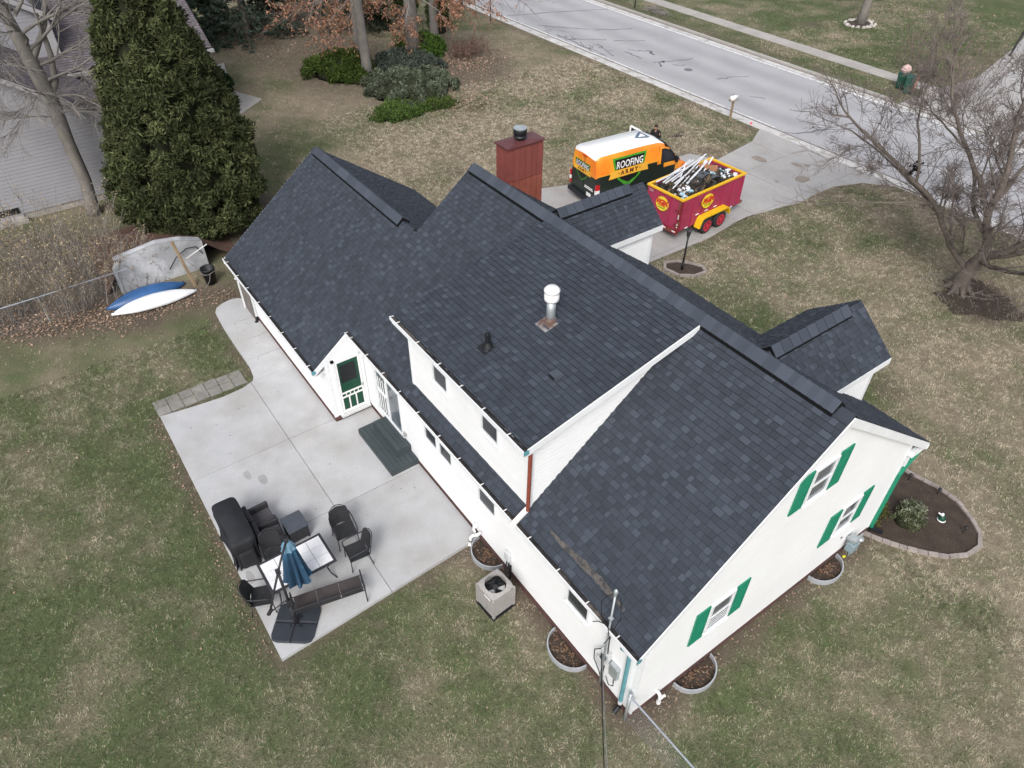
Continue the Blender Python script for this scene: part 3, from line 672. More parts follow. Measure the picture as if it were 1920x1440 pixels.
while z<3.05: z1=z+bh; board(T,ye_(z),0,ye_(z1),0,z,z1); z+=bh
T=TX(-3.69); z=3.2      # dormer cheek
while z<6.45:
    z1=z+bh; f=lambda zz:(YE+(zz-ZE)/SB+0.0, )
    a=max(-.0287,(z-.17*0-5.6128+.17)/SD-.4106) if z>pD(-.03)-.17 else -.0287
    b_=max(-.0287,(z1-5.6128+.17)/SD-.4106) if z1>pD(-.03)-.17 else -.0287
    e0=YE+(z-ZE)/SB+.02; e1=YE+(z1-ZE)/SB+.02
    if e0>a: board(T,a,e0,b_,max(b_,e1),z,z1,o=.024,gap=.024)
    z+=bh
# corner posts and trim
for q in ((-.09,.026,-.026,.02,.22,pB(0)-.1),(-.02,.026,8.43,8.53,.22,pF(8.5)-.12),(-11.9,-11.84,-1.21,-1.1,.22,2.35),(-3.75,-3.658,-.06,.03,pB(0)-.1,pD(0)-.12),(-8.63,-8.55,-.06,.03,pB(0)-.1,pD(0)-.12),(-18.24,-18.13,-1.22,-1.1,.22,2.35)):
    MB().box(*q).build('corner_post','trim',HS)
f=MB()
def rake(xa,ya,za,yb2,zb,h=.2,th=.024):
    f.hexa([(xa,ya,za-h),(xa+th,ya,za-h),(xa+th,yb2,zb-h),(xa,yb2,zb-h)],[(xa,ya,za-.004),(xa+th,ya,za-.004),(xa+th,yb2,zb-.004),(xa,yb2,zb-.004)])
rake(X1+.001,YEE-.03,pB(YEE-.03),YR,ZR,.14); rake(X1+.001,YR,ZR,9.12,pF(9.12),.23); rake(WX1+.001,-1.53,pB(-1.53),YE,ZE,.2); rake(DX1+.001,-.34,pD(-.34),YR-.15,pD(YR-.15),.17); rake(X0-.025,YR,ZR,9.12,pF(9.12),.2)
rake(WX0-.025,-1.6,pB(-1.6),WYR,WZR,.18); rake(WX0-.025,WYR,WZR,5.99,pW(5.99),.18); rake(DX0-.004,-.32,pD(-.32)-.02,YR-.3,pD(YR-.3)-.03,.12,.003)
# soffits
f.box(X0,X1,8.5,9.09,2.98,3.0); f.box(WX1+.002,X1-.002,-.40,0,2.955,2.97); f.box(DX0,DX1,-.40,-.03,5.43,5.445); f.box(WX0,WX1,-1.58,-1.18,2.02,2.035)
f.box(.0,X1-.002,8.55,9.09,2.96,3.09)
f.build('fascia','trim',HS)
# ---- gutters
def gutter(x0,x1,y,zt,name='gutter',step=.95):
    g=MB(); yo=y-.105; zb=zt-.085
    g.box(x0,x1,yo,y,zb,zb+.012); g.box(x0,x1,yo-.008,yo+.006,zb,zt); g.box(x0,x1,yo-.014,yo+.006,zt,zt+.012); g.box(x0,x1,y-.006,y,zb,zt-.03)
    g.box(x0,x0+.006,yo,y,zb,zt); g.box(x1-.006,x1,yo,y,zb,zt)
    G=g.build(name,'trim',HS)
    d=MB(); n=int((x1-x0)/.06); k=0; P=[]
    for i in range(n+1):
        x=x0+.01+(x1-x0-.02)*i/n
        for yy in (yo+.006,(yo+y)/2,y-.012): P.append((x,yy,zb+.045+.025*vnoise(x,yy*9,.13,5)+.02*rs.random()))
    d.add(P,[(3*i+j,3*i+3+j,3*i+4+j,3*i+1+j) for i in range(n) for j in range(2)]); d.build('gutter_debris','gdeb',G)
    h=MB(); x=x0+.3
    while x<x1-.1: h.box(x,x+.022,yo-.012,y+.01,zt-.004,zt+.008); x+=step*rs.uniform(.93,1.07)
    h.build('gutter_hanger','white',G); return G
MT['gdeb']=mat('wet_leaf_debris',(.022,.02,.02),rough=.7,ns=2,na=.3,col2=(.16,.13,.11),c2s=.9,c2lo=.55,c2hi=.7,bump=.5,bs=50)
gutter(-11.86,X1+.02,-.325,pB(-.33)-.03); gutter(DX0-.02,DX1+.02,-.32,pD(-.32)-.03,step=.9); gutter(WX0-.02,WX1+.02,-1.50,pB(-1.51)-.03)
MB().box(X0-.05,X1+.04,9.08,9.125,2.98,3.09).build('gutter','trim',HS)
MB().box(DX1+.02,DX1+.03,-.435,-.31,pD(-.32)-.13,pD(-.32)-.01).build('gutter_end','teal',HS); MB().box(WX1+.02,WX1+.03,-1.615,-1.49,pB(-1.51)-.13,pB(-1.51)-.01).build('gutter_end','teal',HS); MB().box(X1+.02,X1+.03,-.44,-.315,pB(-.33)-.13,pB(-.33)-.01).build('gutter_end','teal',HS)
# ---- downspouts
MB().tube([(DX1-.12,-.37,5.56),(DX1-.18,-.30,5.42),(-3.62,-.10,5.2),(-3.62,-.12,pB(-.12)+.10)],.045,8).build('downspout','redbrown',HS)
x_=-3.66; MB().bar((x_,-.10,pB(-.1)+.08),(x_-.02,-.50,pB(-.5)+.09),.10,.07).build('downspout','white',HS,label='white elbow piece lying on the roof')
MB().bar((x_-.053,-.10,pB(-.1)+.075),(x_-.073,-.50,pB(-.5)+.082),.012,.072).build('downspout_edge','redbrown',HS)
d=MB(); d.tube([(-.28,-.38,3.05),(-.28,-.36,2.9),(-.27,-.1,2.45),(-.25,-.09,.35)],.045,8); d.build('downspout','teal',HS)
MB().tube([(-.25,-.09,.36),(-.25,-.09,.22),(-.25,-.22,.10)],.055,8).build('downspout_boot','black',HS)
MB().tube([(-.25,-.09,.48),(-.25,-.09,.34)],.052,8).build('downspout_cuff','ltgrey',HS)
MB().tube([(.06,9.12,3.02),(.06,8.98,2.85),(.055,8.62,2.5),(.055,8.53,2.3),(.055,8.53,.3),(.055,8.6,.14)],.055,6).build('downspout','green',HS)
MB().box(-.01,.06,8.595,8.65,.3,2.9).build('trim_strip','trim',HS)
MB().bar((.06,8.55,.16),(.30,8.75,.08),.1,.08).build('splash_block','black',HS)
MB().tube([(-18.1,-1.62,2.05),(-18.12,-1.5,1.9),(-18.13,-1.26,1.7),(-18.13,-1.26,.3)],.04,8).build('downspout','ltgrey',HS)
MB().tube([(-18.13,-1.26,.3),(-18.13,-1.26,.16),(-18.05,-1.36,.11)],.05,8).build('downspout_boot','black',HS)
# lattice screen of the porch
lt=bpy.data.objects.new('lattice_screen',None); COL.objects.link(lt); lt.parent=HS
MT['wood2']=mat('grey_weathered_slat',(.17,.15,.14),rough=.9,ns=3,na=.2,rand=.15)
me=MB().box(-.035,.035,-.012,.012,.08,2.02).mesh('slat','wood2')
for i in range(11): inst(me,'slat',lt,(-19.14+.088*i,-1.3,0))
pp=MB(); pp.box(-19.22,-19.16,-1.36,-1.28,0,2.05); pp.box(-19.2,-18.2,-1.33,-1.30,1.9,2.0); pp.build('post','trim',lt)
MB().box(-19.15,-18.2,-1.15,5.4,.02,.08).build('porch_floor','drive',HS)
MB().box(-18.99,-18.93,5.3,5.36,.0,2.7).build('porch_post','trim',HS); MB().box(-19.15,-19.05,-1.2,-1.1,.0,2.1).build('porch_post','trim',HS)
# ---- windows
MT['glass2']=mat('sky_lit_glass',(.10,.12,.145),rough=.1,spec=.8,ns=2,na=.2)  # paler copy of the window glass, sky sheen put into its base colour
def window(T,a0,a1,z0,z1,kind='v',glass='glass',w=.055):
    fr=MB(); o=.055
    for q in ((a0-w,a1+w,z1,z1+w),(a0-w,a1+w,z0-w,z0),(a0-w,a0,z0,z1),(a1,a1+w,z0,z1)): wbox(fr,T,*q,-.0,o)
    if kind=='v': wbox(fr,T,a0,a1,(z0+z1)/2-.02,(z0+z1)/2+.02,.0,.045)
    if kind=='h': wbox(fr,T,(a0+a1)/2-.02,(a0+a1)/2+.02,z0,z1,.0,.045)
    F_=fr.build('window','trim',HS)
    p=MB(); wbox(p,T,a0,a1,z0,z1,0,.024); p.build('pane',glass,F_)
    s=MB(); wbox(s,T,a0-w-.02,a1+w+.02,z0-w-.03,z0-w,0,.085); s.build('sill','trim',F_)
    if glass=='glassg':
        c=MB(); 
        for k in range(3): wbox(c,T,a0+.04,a1-.04,z0+.10+k*.10,z0+.14+k*.10,.024,.027)
        c.build('blind','trim',F_)
    return F_
T0=TYm(0); TG=TX(0)
window(T0,-8.24,-7.68,1.74,2.28,'n'); window(T0,-7.50,-6.94,1.74,2.28,'n'); window(T0,-5.66,-5.0,1.70,2.3,'n'); window(T0,-2.22,-1.58,1.72,2.3,'n')
TD=TYm(-.0287); window(TD,-7.44,-6.86,4.36,5.05,'n'); window(TD,-5.40,-4.82,4.40,5.05,'n')
window(TG,3.98,4.60,4.42,5.36,'v','glass2'); window(TG,6.26,6.84,1.66,2.62,'v','glass2'); window(TG,1.87,2.48,1.70,2.66,'v','glassg')
def shutter(T,a0,a1,z0,z1):
    m=MB(); wbox(m,T,a0,a1,z0,z1,.016,.035); b=.035
    for q in ((a0,a1,z1-b,z1),(a0,a1,z0,z0+b),(a0,a0+b,z0+b,z1-b),(a1-b,a1,z0+b,z1-b),(a0+b,a1-b,(z0+z1)/2-b/2,(z0+z1)/2+b/2)): wbox(m,T,*q,.035,.047)
    k=z0+b+.02
    while k<z1-b-.03:
        wbox(m,T,a0+b+.01,a1-b-.01,k,k+.012,.035,.040); k+=.045
    m.build('shutter','green',HS)
for a0,a1,z0,z1 in ((3.49,3.88,4.36,5.46),(4.70,5.10,4.33,5.46),(5.70,6.13,1.54,2.67),(6.95,7.33,1.55,2.69),(1.36,1.76,1.60,2.78),(2.58,2.97,1.60,2.73)): shutter(TG,a0,a1,z0,z1)
# wing door: storm door over a green door
TDr=TX(-11.87); dd=MB()
for q in ((-1.02,-.93,.25,2.38),(-.14,-.05,.25,2.38),(-1.02,-.05,2.29,2.38)): wbox(dd,TDr,*q,0,.06)
dd.build('door_frame','trim',HS)
dr_=MB(); wbox(dr_,TDr,-.93,-.14,.27,2.29,0,.022); DOOR=dr_.build('door','dkgreen',HS)
m=MB(); wbox(m,TDr,-.80,-.30,1.42,2.08,.022,.026); m.build('pane','black',DOOR)
m=MB()
for q in ((-.92,-.86,.28,2.28),(-.21,-.15,.28,2.28),(-.86,-.21,2.22,2.28),(-.86,-.21,.28,.38),(-.86,-.21,.86,.91),(-.86,-.21,1.02,1.07)): wbox(m,TDr,*q,.03,.05)
for a in (-.655,-.435): wbox(m,TDr,a-.02,a+.02,.38,.86,.03,.05)
for k in range(1,5): wbox(m,TDr,-.86+.13*k-.012,-.86+.13*k+.012,.91,1.02,.03,.05)
SD_=m.build('storm_door','white',DOOR); 
m=MB(); wbox(m,TDr,-.20,-.17,1.08,1.2,.05,.08); m.build('handle','galv',DOOR)
m=MB(); wbox(m,TDr,-1.02,-.05,.2,.26,0,.14); m.build('threshold','ltgrey',HS)
# sliding patio door
m=MB()
for q in ((-11.2,-11.12,.60,2.3),(-9.68,-9.60,.60,2.3),(-11.2,-9.60,2.22,2.3),(-11.2,-9.60,.56,.63),(-10.46,-10.38,.63,2.22),(-11.12,-11.06,.63,2.22),(-11.12,-10.4,1.42,1.47)): wbox(m,T0,*q,0,.06)
PD=m.build('patio_door','trim',HS)
m=MB(); wbox(m,T0,-11.06,-10.46,.63,2.22,0,.02); m.build('pane','glassg',PD); m=MB(); wbox(m,T0,-10.38,-9.68,.63,2.22,0,.03); m.build('pane','glassg',PD)
m=MB()
for k in range(4): wbox(m,T0,-11.0+.14*k,-10.95+.14*k,.7,1.95,.02,.024)
m.build('blind','white',PD)
m=MB(); wbox(m,T0,-9.58,-9.46,.72,.84,.016,.07); m.build('wall_vent','acbeige',HS)
# deck steps
ds=thing('deck_steps','two grey-green board steps below the sliding patio door','steps',(-9.9,-.45,.1))
def step(y0,y1,x0,x1,zt,n):
    w=(y1-y0)/n
    for k in range(n): MB().box(x0+9.9,x1+9.9,y0+k*w+.45,y0+(k+1)*w-.008+.45,zt-.13,zt-.1).build('board','deck',ds)
    m=MB(); m.box(x0+9.9,x1+9.9,y0+.43,y0+.448,.0,zt-.132); m.box(x1+9.882,x1+9.9,y0+.45,y1+.45,.0,zt-.132); m.box(x0+9.9,x0+9.918,y0+.45,y1+.45,0,zt-.132); m.build('riser','deck',ds)
step(-.87,-.02,-10.95,-8.88,.31,6); step(-.47,-.02,-10.72,-9.27,.56,3)
# ---- roof fittings
def onD(x,y): return (x,y,pD(y))
x,y,z=onD(-5.77,2.02)
m=MB(); m.smooth=True; m.lathe([(.10,0),(.10,.62)],(x,y,z),16); FP=m.build('flue_pipe','galv',HS)
m=MB(); m.smooth=True; m.lathe([(.155,.60),(.165,.63),(.165,.74),(.15,.76),(.15,.80),(.175,.82),(.175,.86),(.12,.92),(.0,.94)],(x,y,z),20); m.build('flue_cap','white',FP)
MT['rusty']=mat('rusty_flashing',(.17,.11,.09),rough=.6,metal=.3,ns=8,na=.3,col2=(.33,.33,.34),c2s=6)
m=MB(); m.lathe([(.14,-.02),(.13,.10),(.115,.14)],(x,y,z),14); m.hexa([(x-.2,y-.27,pD(y-.27)+.014),(x+.18,y-.27,pD(y-.27)+.014),(x+.18,y+.1,pD(y+.1)+.014),(x-.2,y+.1,pD(y+.1)+.014)],[(x-.2,y-.27,pD(y-.27)+.020),(x+.18,y-.27,pD(y-.27)+.020),(x+.18,y+.1,pD(y+.1)+.020),(x-.2,y+.1,pD(y+.1)+.020)]); m.build('flashing','rusty',FP)
x,y,z=onD(-6.18,.64)
m=MB(); m.smooth=True; m.tube([(x,y,z),(x,y,z+.36)],.055,12,cap=False); m.tube([(x,y,z+.36),(x,y,z+.1)],.038,12,cap=True); VP=m.build('plumbing_vent','black',HS)
m=MB(); m.lathe([(.13,-.02),(.12,.02),(.065,.13)],(x,y,z),14); m.hexa([(x-.16,y-.2,pD(y-.2)+.012),(x+.16,y-.2,pD(y-.2)+.012),(x+.16,y+.1,pD(y+.1)+.012),(x-.16,y+.1,pD(y+.1)+.012)],[(x-.16,y-.2,pD(y-.2)+.018),(x+.16,y-.2,pD(y-.2)+.018),(x+.16,y+.1,pD(y+.1)+.018),(x-.16,y+.1,pD(y+.1)+.018)]); m.build('flashing','black',VP)
x,y,z=onD(-4.48,1.16)
m=MB(); m.add([(x-.1,y-.12,z-.02),(x+.12,y-.12,z-.02),(x+.12,y+.14,pD(y+.14)),(x-.1,y+.14,pD(y+.14)),(x-.09,y-.12,z+.08),(x+.11,y-.12,z+.08),(x+.10,y+.1,pD(y+.1)+.05),(x-.08,y+.1,pD(y+.1)+.05)],[(0,1,5,4),(1,2,6,5),(2,3,7,6),(3,0,4,7),(4,5,6,7)]); m.build('exhaust_vent','slatepl',HS)
MB().box(x-.08,x+.10,y-.124,y-.12,z-.015,z+.07).build('vent_mouth','black',HS)
# leaf dirt left on the lower roof by the old gutter
m=MB(); P=[]
nn=40
for i in range(nn+1):
    xx=-2.95+2.3*i/nn; wd=.048*(1-abs(2*i/nn-1)**2.5)*(.7+.6*rs.random())+.012
    for k in (-1,1): yy=-.03+.02*math.sin(xx*3)+k*wd; P.append((xx,yy,pB(yy)+.030))
    yy=-.03; P.append((xx,yy,pB(yy)+.036))
m.add(P,[(3*i,3*i+3,3*i+5,3*i+2) for i in range(nn)]+[(3*i+2,3*i+5,3*i+4,3*i+1) for i in range(nn)])
MT['rdirt']=mat('gritty_roof_dirt',(.095,.086,.08),rough=1,ns=5,na=.3,ns2=60,na2=.4,col2=(.05,.05,.055),c2s=9,c2lo=.5,c2hi=.56)
o=m.build('roof_debris','rdirt',None,kind='stuff'); tag(o,'strip of brown leaf grit lying on the lower rear roof above the gutter','debris')
# ---- chimney
CH=bpy.data.objects.new('chimney',None); COL.objects.link(CH); CH.parent=HS
cx0,cx1,cy0,cy1,czt=-12.92,-12.33,5.55,6.84,6.88
MB().box(cx0+.02,cx1-.02,cy0+.02,cy1-.02,2.3,czt-.02).build('chimney_core','dark',CH)
n=6; w=(cy1-cy0)/n
for k in range(n):
    y0=cy0+w*k; MB().box(cx1-.02,cx1+.004*(k%2),y0+.006,y0+w-.006,2.3,5.78).build('chimney_panel','chim',CH); MB().box(cx1-.02,cx1+.006,y0+.006,y0+w-.006,5.80,czt-.05).build('chimney_panel','chim2',CH) if 'chim2' in MT else None
    MB().box(cx0-.004,cx0+.02,y0+.006,y0+w-.006,2.3,czt-.05).build('chimney_panel','chim',CH)
n=3; w=(cx1-cx0)/n
for k in range(n):
    for yy in ((cy0-.01,cy0+.02),(cy1-.02,cy1+.01)): MB().box(cx0+w*k+.006,cx0+w*(k+1)-.006,*yy,2.3,czt-.05).build('chimney_panel','chim2' if 'chim2' in MT else 'chim',CH)
m=MB(); m.box(cx0-.05,cx1+.05,cy0-.05,cy1+.05,czt-.05,czt-.01); m.hexa([(cx0-.05,cy0-.05,czt-.01),(cx1+.05,cy0-.05,czt-.01),(cx1+.05,cy1+.05,czt-.01),(cx0-.05,cy1+.05,czt-.01)],[(cx0+.2,cy0+.5,czt+.03),(cx1-.2,cy0+.5,czt+.03),(cx1-.2,cy1-.5,czt+.03),(cx0+.2,cy1-.5,czt+.03)]); m.build('chimney_cap','chimtop',CH)
mx,my=(cx0+cx1)/2,(cy0+cy1)/2
m=MB(); m.smooth=True; m.lathe([(.13,0),(.13,.06),(.19,.08),(.20,.13),(.17,.14),(.17,.18),(.20,.20),(.20,.33),(.185,.35)],(mx,my,czt),20); m.build('chimney_pot','black',CH)
m=MB(); m.lathe([(.185,.35),(.20,.352),(.20,.375),(.02,.39)],(mx,my,czt),20); m.build('chimney_pot_lid','galv',CH)
# ---- window wells
def well(c,rx,ry,ax,label,h=.28):
    r=thing('window_well',label,'window well',(c[0],c[1],0))
    m=MB(); n=18; P=[]; Q=[]
    for i in range(n+1):
        a=math.pi*i/n; P.append((rx*math.cos(a),-ry*math.sin(a))); Q.append(((rx-.03)*math.cos(a),-(ry-.03)*math.sin(a)))
    def A(p,z): return (p[0],p[1],z) if ax=='y' else (-p[1],p[0],z)
    for i in range(n):
        m.hexa([A(P[i],-.4),A(P[i+1],-.4),A(Q[i+1],-.4),A(Q[i],-.4)],[A(P[i],.16),A(P[i+1],.16),A(Q[i+1],.16),A(Q[i],.16)])
    m.build('rim','galv2',r)
    m=MB(); pts=[A(q,.03) for q in Q]; m.add(pts,[tuple(range(len(pts)))]); m.build('leaf_bed','soil',r)
    m=MB(); 
    for i in range(55):
        a=rs.uniform(.15,math.pi-.15); k=rs.uniform(.1,.9); x,y,_=A((rx*k*math.cos(a),-ry*k*math.sin(a)),0); s=rs.uniform(.025,.045); an=rs.uniform(0,6)
        m.add([(x+s*math.cos(an),y+s*math.sin(an),.06),(x-s*math.sin(an)*.6,y+s*math.cos(an)*.6,.045),(x-s*math.cos(an),y-s*math.sin(an),.065),(x+s*math.sin(an)*.6,y-s*math.cos(an)*.6,.05)],[(0,1,2,3)])
    m.build('dead_leaf','leafb',r,kind='stuff'); return r
MT['galv2']=mat('galvanised_well_steel',(.42,.44,.47),rough=.5,metal=.3,ns=6,na=.12)
MT['leafb']=mat('brown_dead_leaf',(.16,.095,.06),rough=.9,ns=5,na=.3)
well((-5.2,-.04),.55,.50,'y','steel window well beside the beige air conditioner, next to the patio corner')
well((-1.96,-.04),.58,.52,'y','steel window well below the rear wall between air conditioner and electric mast')
well((.04,1.86),.60,.50,'x','leaf filled steel window well under the shuttered window nearest the house corner')
well((.04,6.56),.58,.46,'x','steel window well below the shutters beside the gas meter')
# ================================================================== YARD OBJECTS NEAR THE HOUSE
PZ=.10
# air conditioner
ac=thing('air_conditioner','beige outdoor air conditioner with open fan top beside the rear wall','air conditioner',(-3.94,-.76,.0),math.radians(4))
w=.33
m=MB(); m.box(-.345,.36,-.36,.345,-.05,.05); m.build('pad','black',ac)
m=MB()
P=[(-w+.06,-w),(w-.06,-w),(w,-w+.06),(w,w-.06),(w-.06,w),(-w+.06,w),(-w,w-.06),(-w,-w+.06)]
n=24; R=[(.26*math.cos(2*math.pi*i/n),.26*math.sin(2*math.pi*i/n)) for i in range(n)]
b=[(x*.93,y*.93,.74) for x,y in P]
m.prism([(x*.9,y*.9) for x,y in P],.05,.10); 
# top cover ring
bm=bmesh.new(); 
def sq(i):
    a=2*math.pi*i/n; c,s=math.cos(a),math.sin(a); k=w/max(abs(c),abs(s)); k=min(k,w*1.28); return (k*c,k*s)
for i in range(n):
    p,q=sq(i),sq((i+1)%n); r,s=R[i],R[(i+1)%n]
    m.add([(p[0],p[1],.80),(q[0],q[1],.80),(s[0],s[1],.84),(r[0],r[1],.84),(p[0],p[1],.74),(q[0],q[1],.74),(s[0],s[1],.78),(r[0],r[1],.78)],[(0,1,2,3),(0,4,5,1),(2,6,7,3),(4,7,6,5)])
bm.free(); m.build('casing','acbeige',ac)
m=MB(); m.prism([(x*.88,y*.88) for x,y in P],.08,.60); m.build('coil_core','dark',ac)
m=MB()
for k in range(22):
    z=.11+.029*k
    for s in (-1,1): m.box(-w+.05,w-.05,s*w*.985-.008,s*w*.985+.008,z,z+.015); m.box(s*w*.985-.008,s*w*.985+.008,-w+.05,w-.05,z,z+.015)
for sx in (-1,1):
    for sy in (-1,1): m.box(sx*w*.93-.03,sx*w*.93+.03,sy*w*.93-.03,sy*w*.93+.03,.05,.76)
for k in range(9):
    a=-w+.08+k*(2*w-.16)/8
    for s in (-1,1): m.box(a-.006,a+.006,s*w-.010,s*w+.004,.1,.75); m.box(s*w-.010,s*w+.004,a-.006,a+.006,.1,.75)
m.build('louvre_panel','acbeige',ac,kind='stuff')
m=MB(); m.lathe([(.255,.603),(.255,.612)],(0,0,0),n); m.build('fan_well','dark',ac)
m=MB()
for k in range(3):
    a=2*math.pi*k/3+.4; c,s=math.cos(a),math.sin(a); c2,s2=math.cos(a+.9),math.sin(a+.9)
    m.add([(.05*c,.05*s,.66),(.24*c,.24*s,.70),(.24*c2,.24*s2,.63),(.05*c2,.05*s2,.64)],[(0,1,2,3)]); m.m+=1
m.build('fan_blade',['white','dark','ltgrey'],ac)
m=MB(); m.lathe([(.07,.6),(.07,.72),(.03,.73)],(0,0,0),12)
for r in (.10,.15,.20,.25):
    m.tube([(r*math.cos(i*math.pi/12),r*math.sin(i*math.pi/12),.85-.04*(r/.25)**2+.01) for i in range(25)],.0012,3,cap=False)
for k in range(8): a=k*math.pi/4; m.tube([(.06*math.cos(a),.06*math.sin(a),.86),(.27*math.cos(a),.27*math.sin(a),.825)],.003,4)
m.build('fan_guard','charc',ac)
m=MB(); m.box(.0,.22,-w-.014,-w-.004,.70,.735); m.build('badge','white',ac)
ds_=thing('disconnect_box','grey electrical disconnect box with cables on rear wall above the air conditioner','electrical box',(-4.42,-.02,.65))
m=MB(); m.box(-.09,.09,-.09,.0,.0,.30); m.build('box','ltgrey',ds_,bevel=.01)
m=MB(); m.tube([(-.02,-.05,0),(-.03,-.06,-.2),(.1,-.25,-.35),(.25,-.4,-.35)],.016,6); m.tube([(.05,-.05,0),(.07,-.07,-.25),(.16,-.22,-.4),(.3,-.38,-.4)],.022,6); m.tube([(.10,-.03,-.15),(.14,-.06,-.55),(.2,-.2,-.6)],.03,6); m.build('cable','black',ds_)
# white PVC pipes by the patio corner
pv1=thing('drain_pipe','white curved plastic drain pipe at the patio corner by the rear wall','pipe',(-5.72,-.05,0))
m=MB(); m.smooth=True; m.tube([(.10,0,.42),(.10,-.12,.42),(.04,-.22,.40),(-.0,-.26,.3),(-.0,-.27,.05)],.045,10); m.build('pipe','white',pv1)
m=MB(); m.tube([(0,-.27,.20),(0,-.27,.17)],.052,10); m.build('clamp','black',pv1); m=MB(); m.tube([(0,-.27,.1),(0,-.30,.02)],.055,10); m.tube([(-.08,0,.55),(-.08,-.1,.55)],.06,10); m.tube([(-.08,-.1,.56),(-.08,-.12,.48),(.0,-.12,.42)],.03,8); m.build('fitting','white',pv1)
pv2=thing('sump_outlet','short white plastic outlet pipe at the foot of the shuttered gable wall','pipe',(.06,.72,0))
m=MB(); m.smooth=True; m.tube([(-.05,0,.40),(.04,0,.40),(.08,0,.34),(.08,0,.03)],.04,10); m.tube([(.08,0,.18),(.08,.1,.22),(.1,.16,.24)],.033,8); m.build('pipe','white',pv2)
m=MB(); m.tube([(.08,0,.12),(.08,0,.04)],.052,10); m.build('coupling','white',pv2)
# electric service mast + meter
ms=thing('service_mast','steel electric service mast rising through the rear roof edge with looping black wires','electric mast',(-.66,-.385,0))
m=MB(); m.smooth=True; m.tube([(0,0,.95),(0,0,4.30)],.021,8); m.tube([(.0,0,4.24),(0,0,4.30)],.035,8); m.lathe([(.038,4.30),(.045,4.36),(.03,4.42),(.0,4.44)],(0,0,0),10); m.build('pipe','galv',ms)
m=MB(); m.box(-.04,.04,-.04,.04,3.45,3.49); m.build('bracket','galv',ms)
def sagw(a,b,s,n=10): return [Vector(a)*(1-i/n)+Vector(b)*(i/n)+Vector((0,0,-s*4*(i/n)*(1-i/n))) for i in range(n+1)]
m=MB()
m.tube([(0,0,4.3),(-.12,-.08,4.15),(-.2,-.12,3.9),(-.12,-.15,3.6),(0,-.06,3.3)],.009,5); m.tube([(0,0,4.3),(.12,.02,4.3),(.26,-.05,3.9),(.2,-.1,3.5)],.009,5); m.tube([(0,-.04,3.2),(.12,-.1,3.05),(.1,-.2,2.9)],.01,5); m.tube([(0,-.03,3.25),(-.2,-.1,3.2),(-.3,-.15,3.1)],.01,5)
m.build('wire','black',ms)
sv=thing('service_cable','two cables swinging from the mast bracket out past the rear lawn','cable',(-.70,-.44,2.2))
for k,(dx,mn) in enumerate(((0,'black'),(.07,'galv'))):
    e=Vector((1.33+.35+dx-.0,-2.6-.05,4.25))-Vector((-.70,-.44,2.2)); m=MB(); m.tube([Vector((dx*.3,0,0))+e*(t*1.5)+Vector((0,0,-.22*4*min(t,1)*(1-min(t,1)))) for t in [i/8 for i in range(9)]],.010 if k==0 else .007,5); m.build('cable_strand',mn,sv)
mt=thing('electric_meter','grey electric meter boxes with looping cables on rear wall near the corner','electric meter',(-.86,-.02,1.0))
m=MB(); m.box(-.12,.12,-.11,0,.25,.62); m.build('meter_box','ltgrey',mt,bevel=.012)
m=MB(); m.box(.16,.40,-.10,0,.0,.42); m.build('panel_box','galv',mt,bevel=.01); m=MB(); m.box(-.22,-.02,-.10,0,-.12,.12); m.build('cable_box','ltgrey',mt,bevel=.01)
m=MB(); m.smooth=True; m.tube([(0,-.11,.45),(0,-.18,.45)],.075,14); m.build('dial','glassg',mt)
m=MB(); m.tube([(-.1,-.06,.6),(-.3,-.1,.3),(-.28,-.1,-.05),(-.1,-.08,-.35),(.0,-.08,-.6)],.012,5); m.tube([(0,-.06,.0),(.02,-.1,-.5),(.05,-.1,-.8)],.014,5); m.tube([(.3,-.06,0),(.36,-.1,-.25),(.25,-.12,-.35),(.12,-.1,-.2)],.012,5); m.tube([(0,-.08,-.5),(.25,-.08,-.6),(.45,-.08,-.8)],.008,5)
m.tube([(-.05,-.08,.6),(.0,-.12,1.2),(.12,-.2,1.9)],.014,5); m.tube([(.05,-.08,.6),(.06,-.12,1.2),(.16,-.22,1.9)],.014,5); m.build('cable','black',mt)
# gas meter
MT['gasm']=mat('blue_grey_meter_paint',(.20,.26,.29),rough=.5,ns=8,na=.15)
gm=thing('gas_meter','grey gas meter with pipes against the gable wall by the green downspout','gas meter',(.18,7.35,0))
m=MB(); m.box(-.08,.14,-.14,.14,.35,.66); m.build('meter_body','gasm',gm,bevel=.03)
m=MB(); m.box(-.12,.10,-.10,.10,.70,.80); m.tube([(.03,.1,.0),(.03,.1,.4)],.025,8); m.tube([(.03,-.08,.62),(.03,-.08,.78),(-.15,-.08,.78)],.022,8); m.tube([(.03,.1,.62),(.03,.1,.75),(.03,.32,.75),(.03,.32,.5)],.022,8); m.build('pipe','galv',gm)
m=MB(); m.smooth=True; m.lathe([(.0,.0),(.09,.02),(.10,.05),(.09,.08),(.0,.1)],(.03,.32,.50),14); m.build('regulator','galv',gm)
MT['yellow']=mat('yellow_tag_paint',(.65,.62,.03),rough=.5); m=MB(); m.tube([(.05,-.2,.25),(.05,-.26,.27)],.03,8); m.build('valve_tag','yellow',gm)
hb=MB().tube([(0,6.95,.95),(.03,6.95,.95)],.035,10).build('wall_port','black',HS)
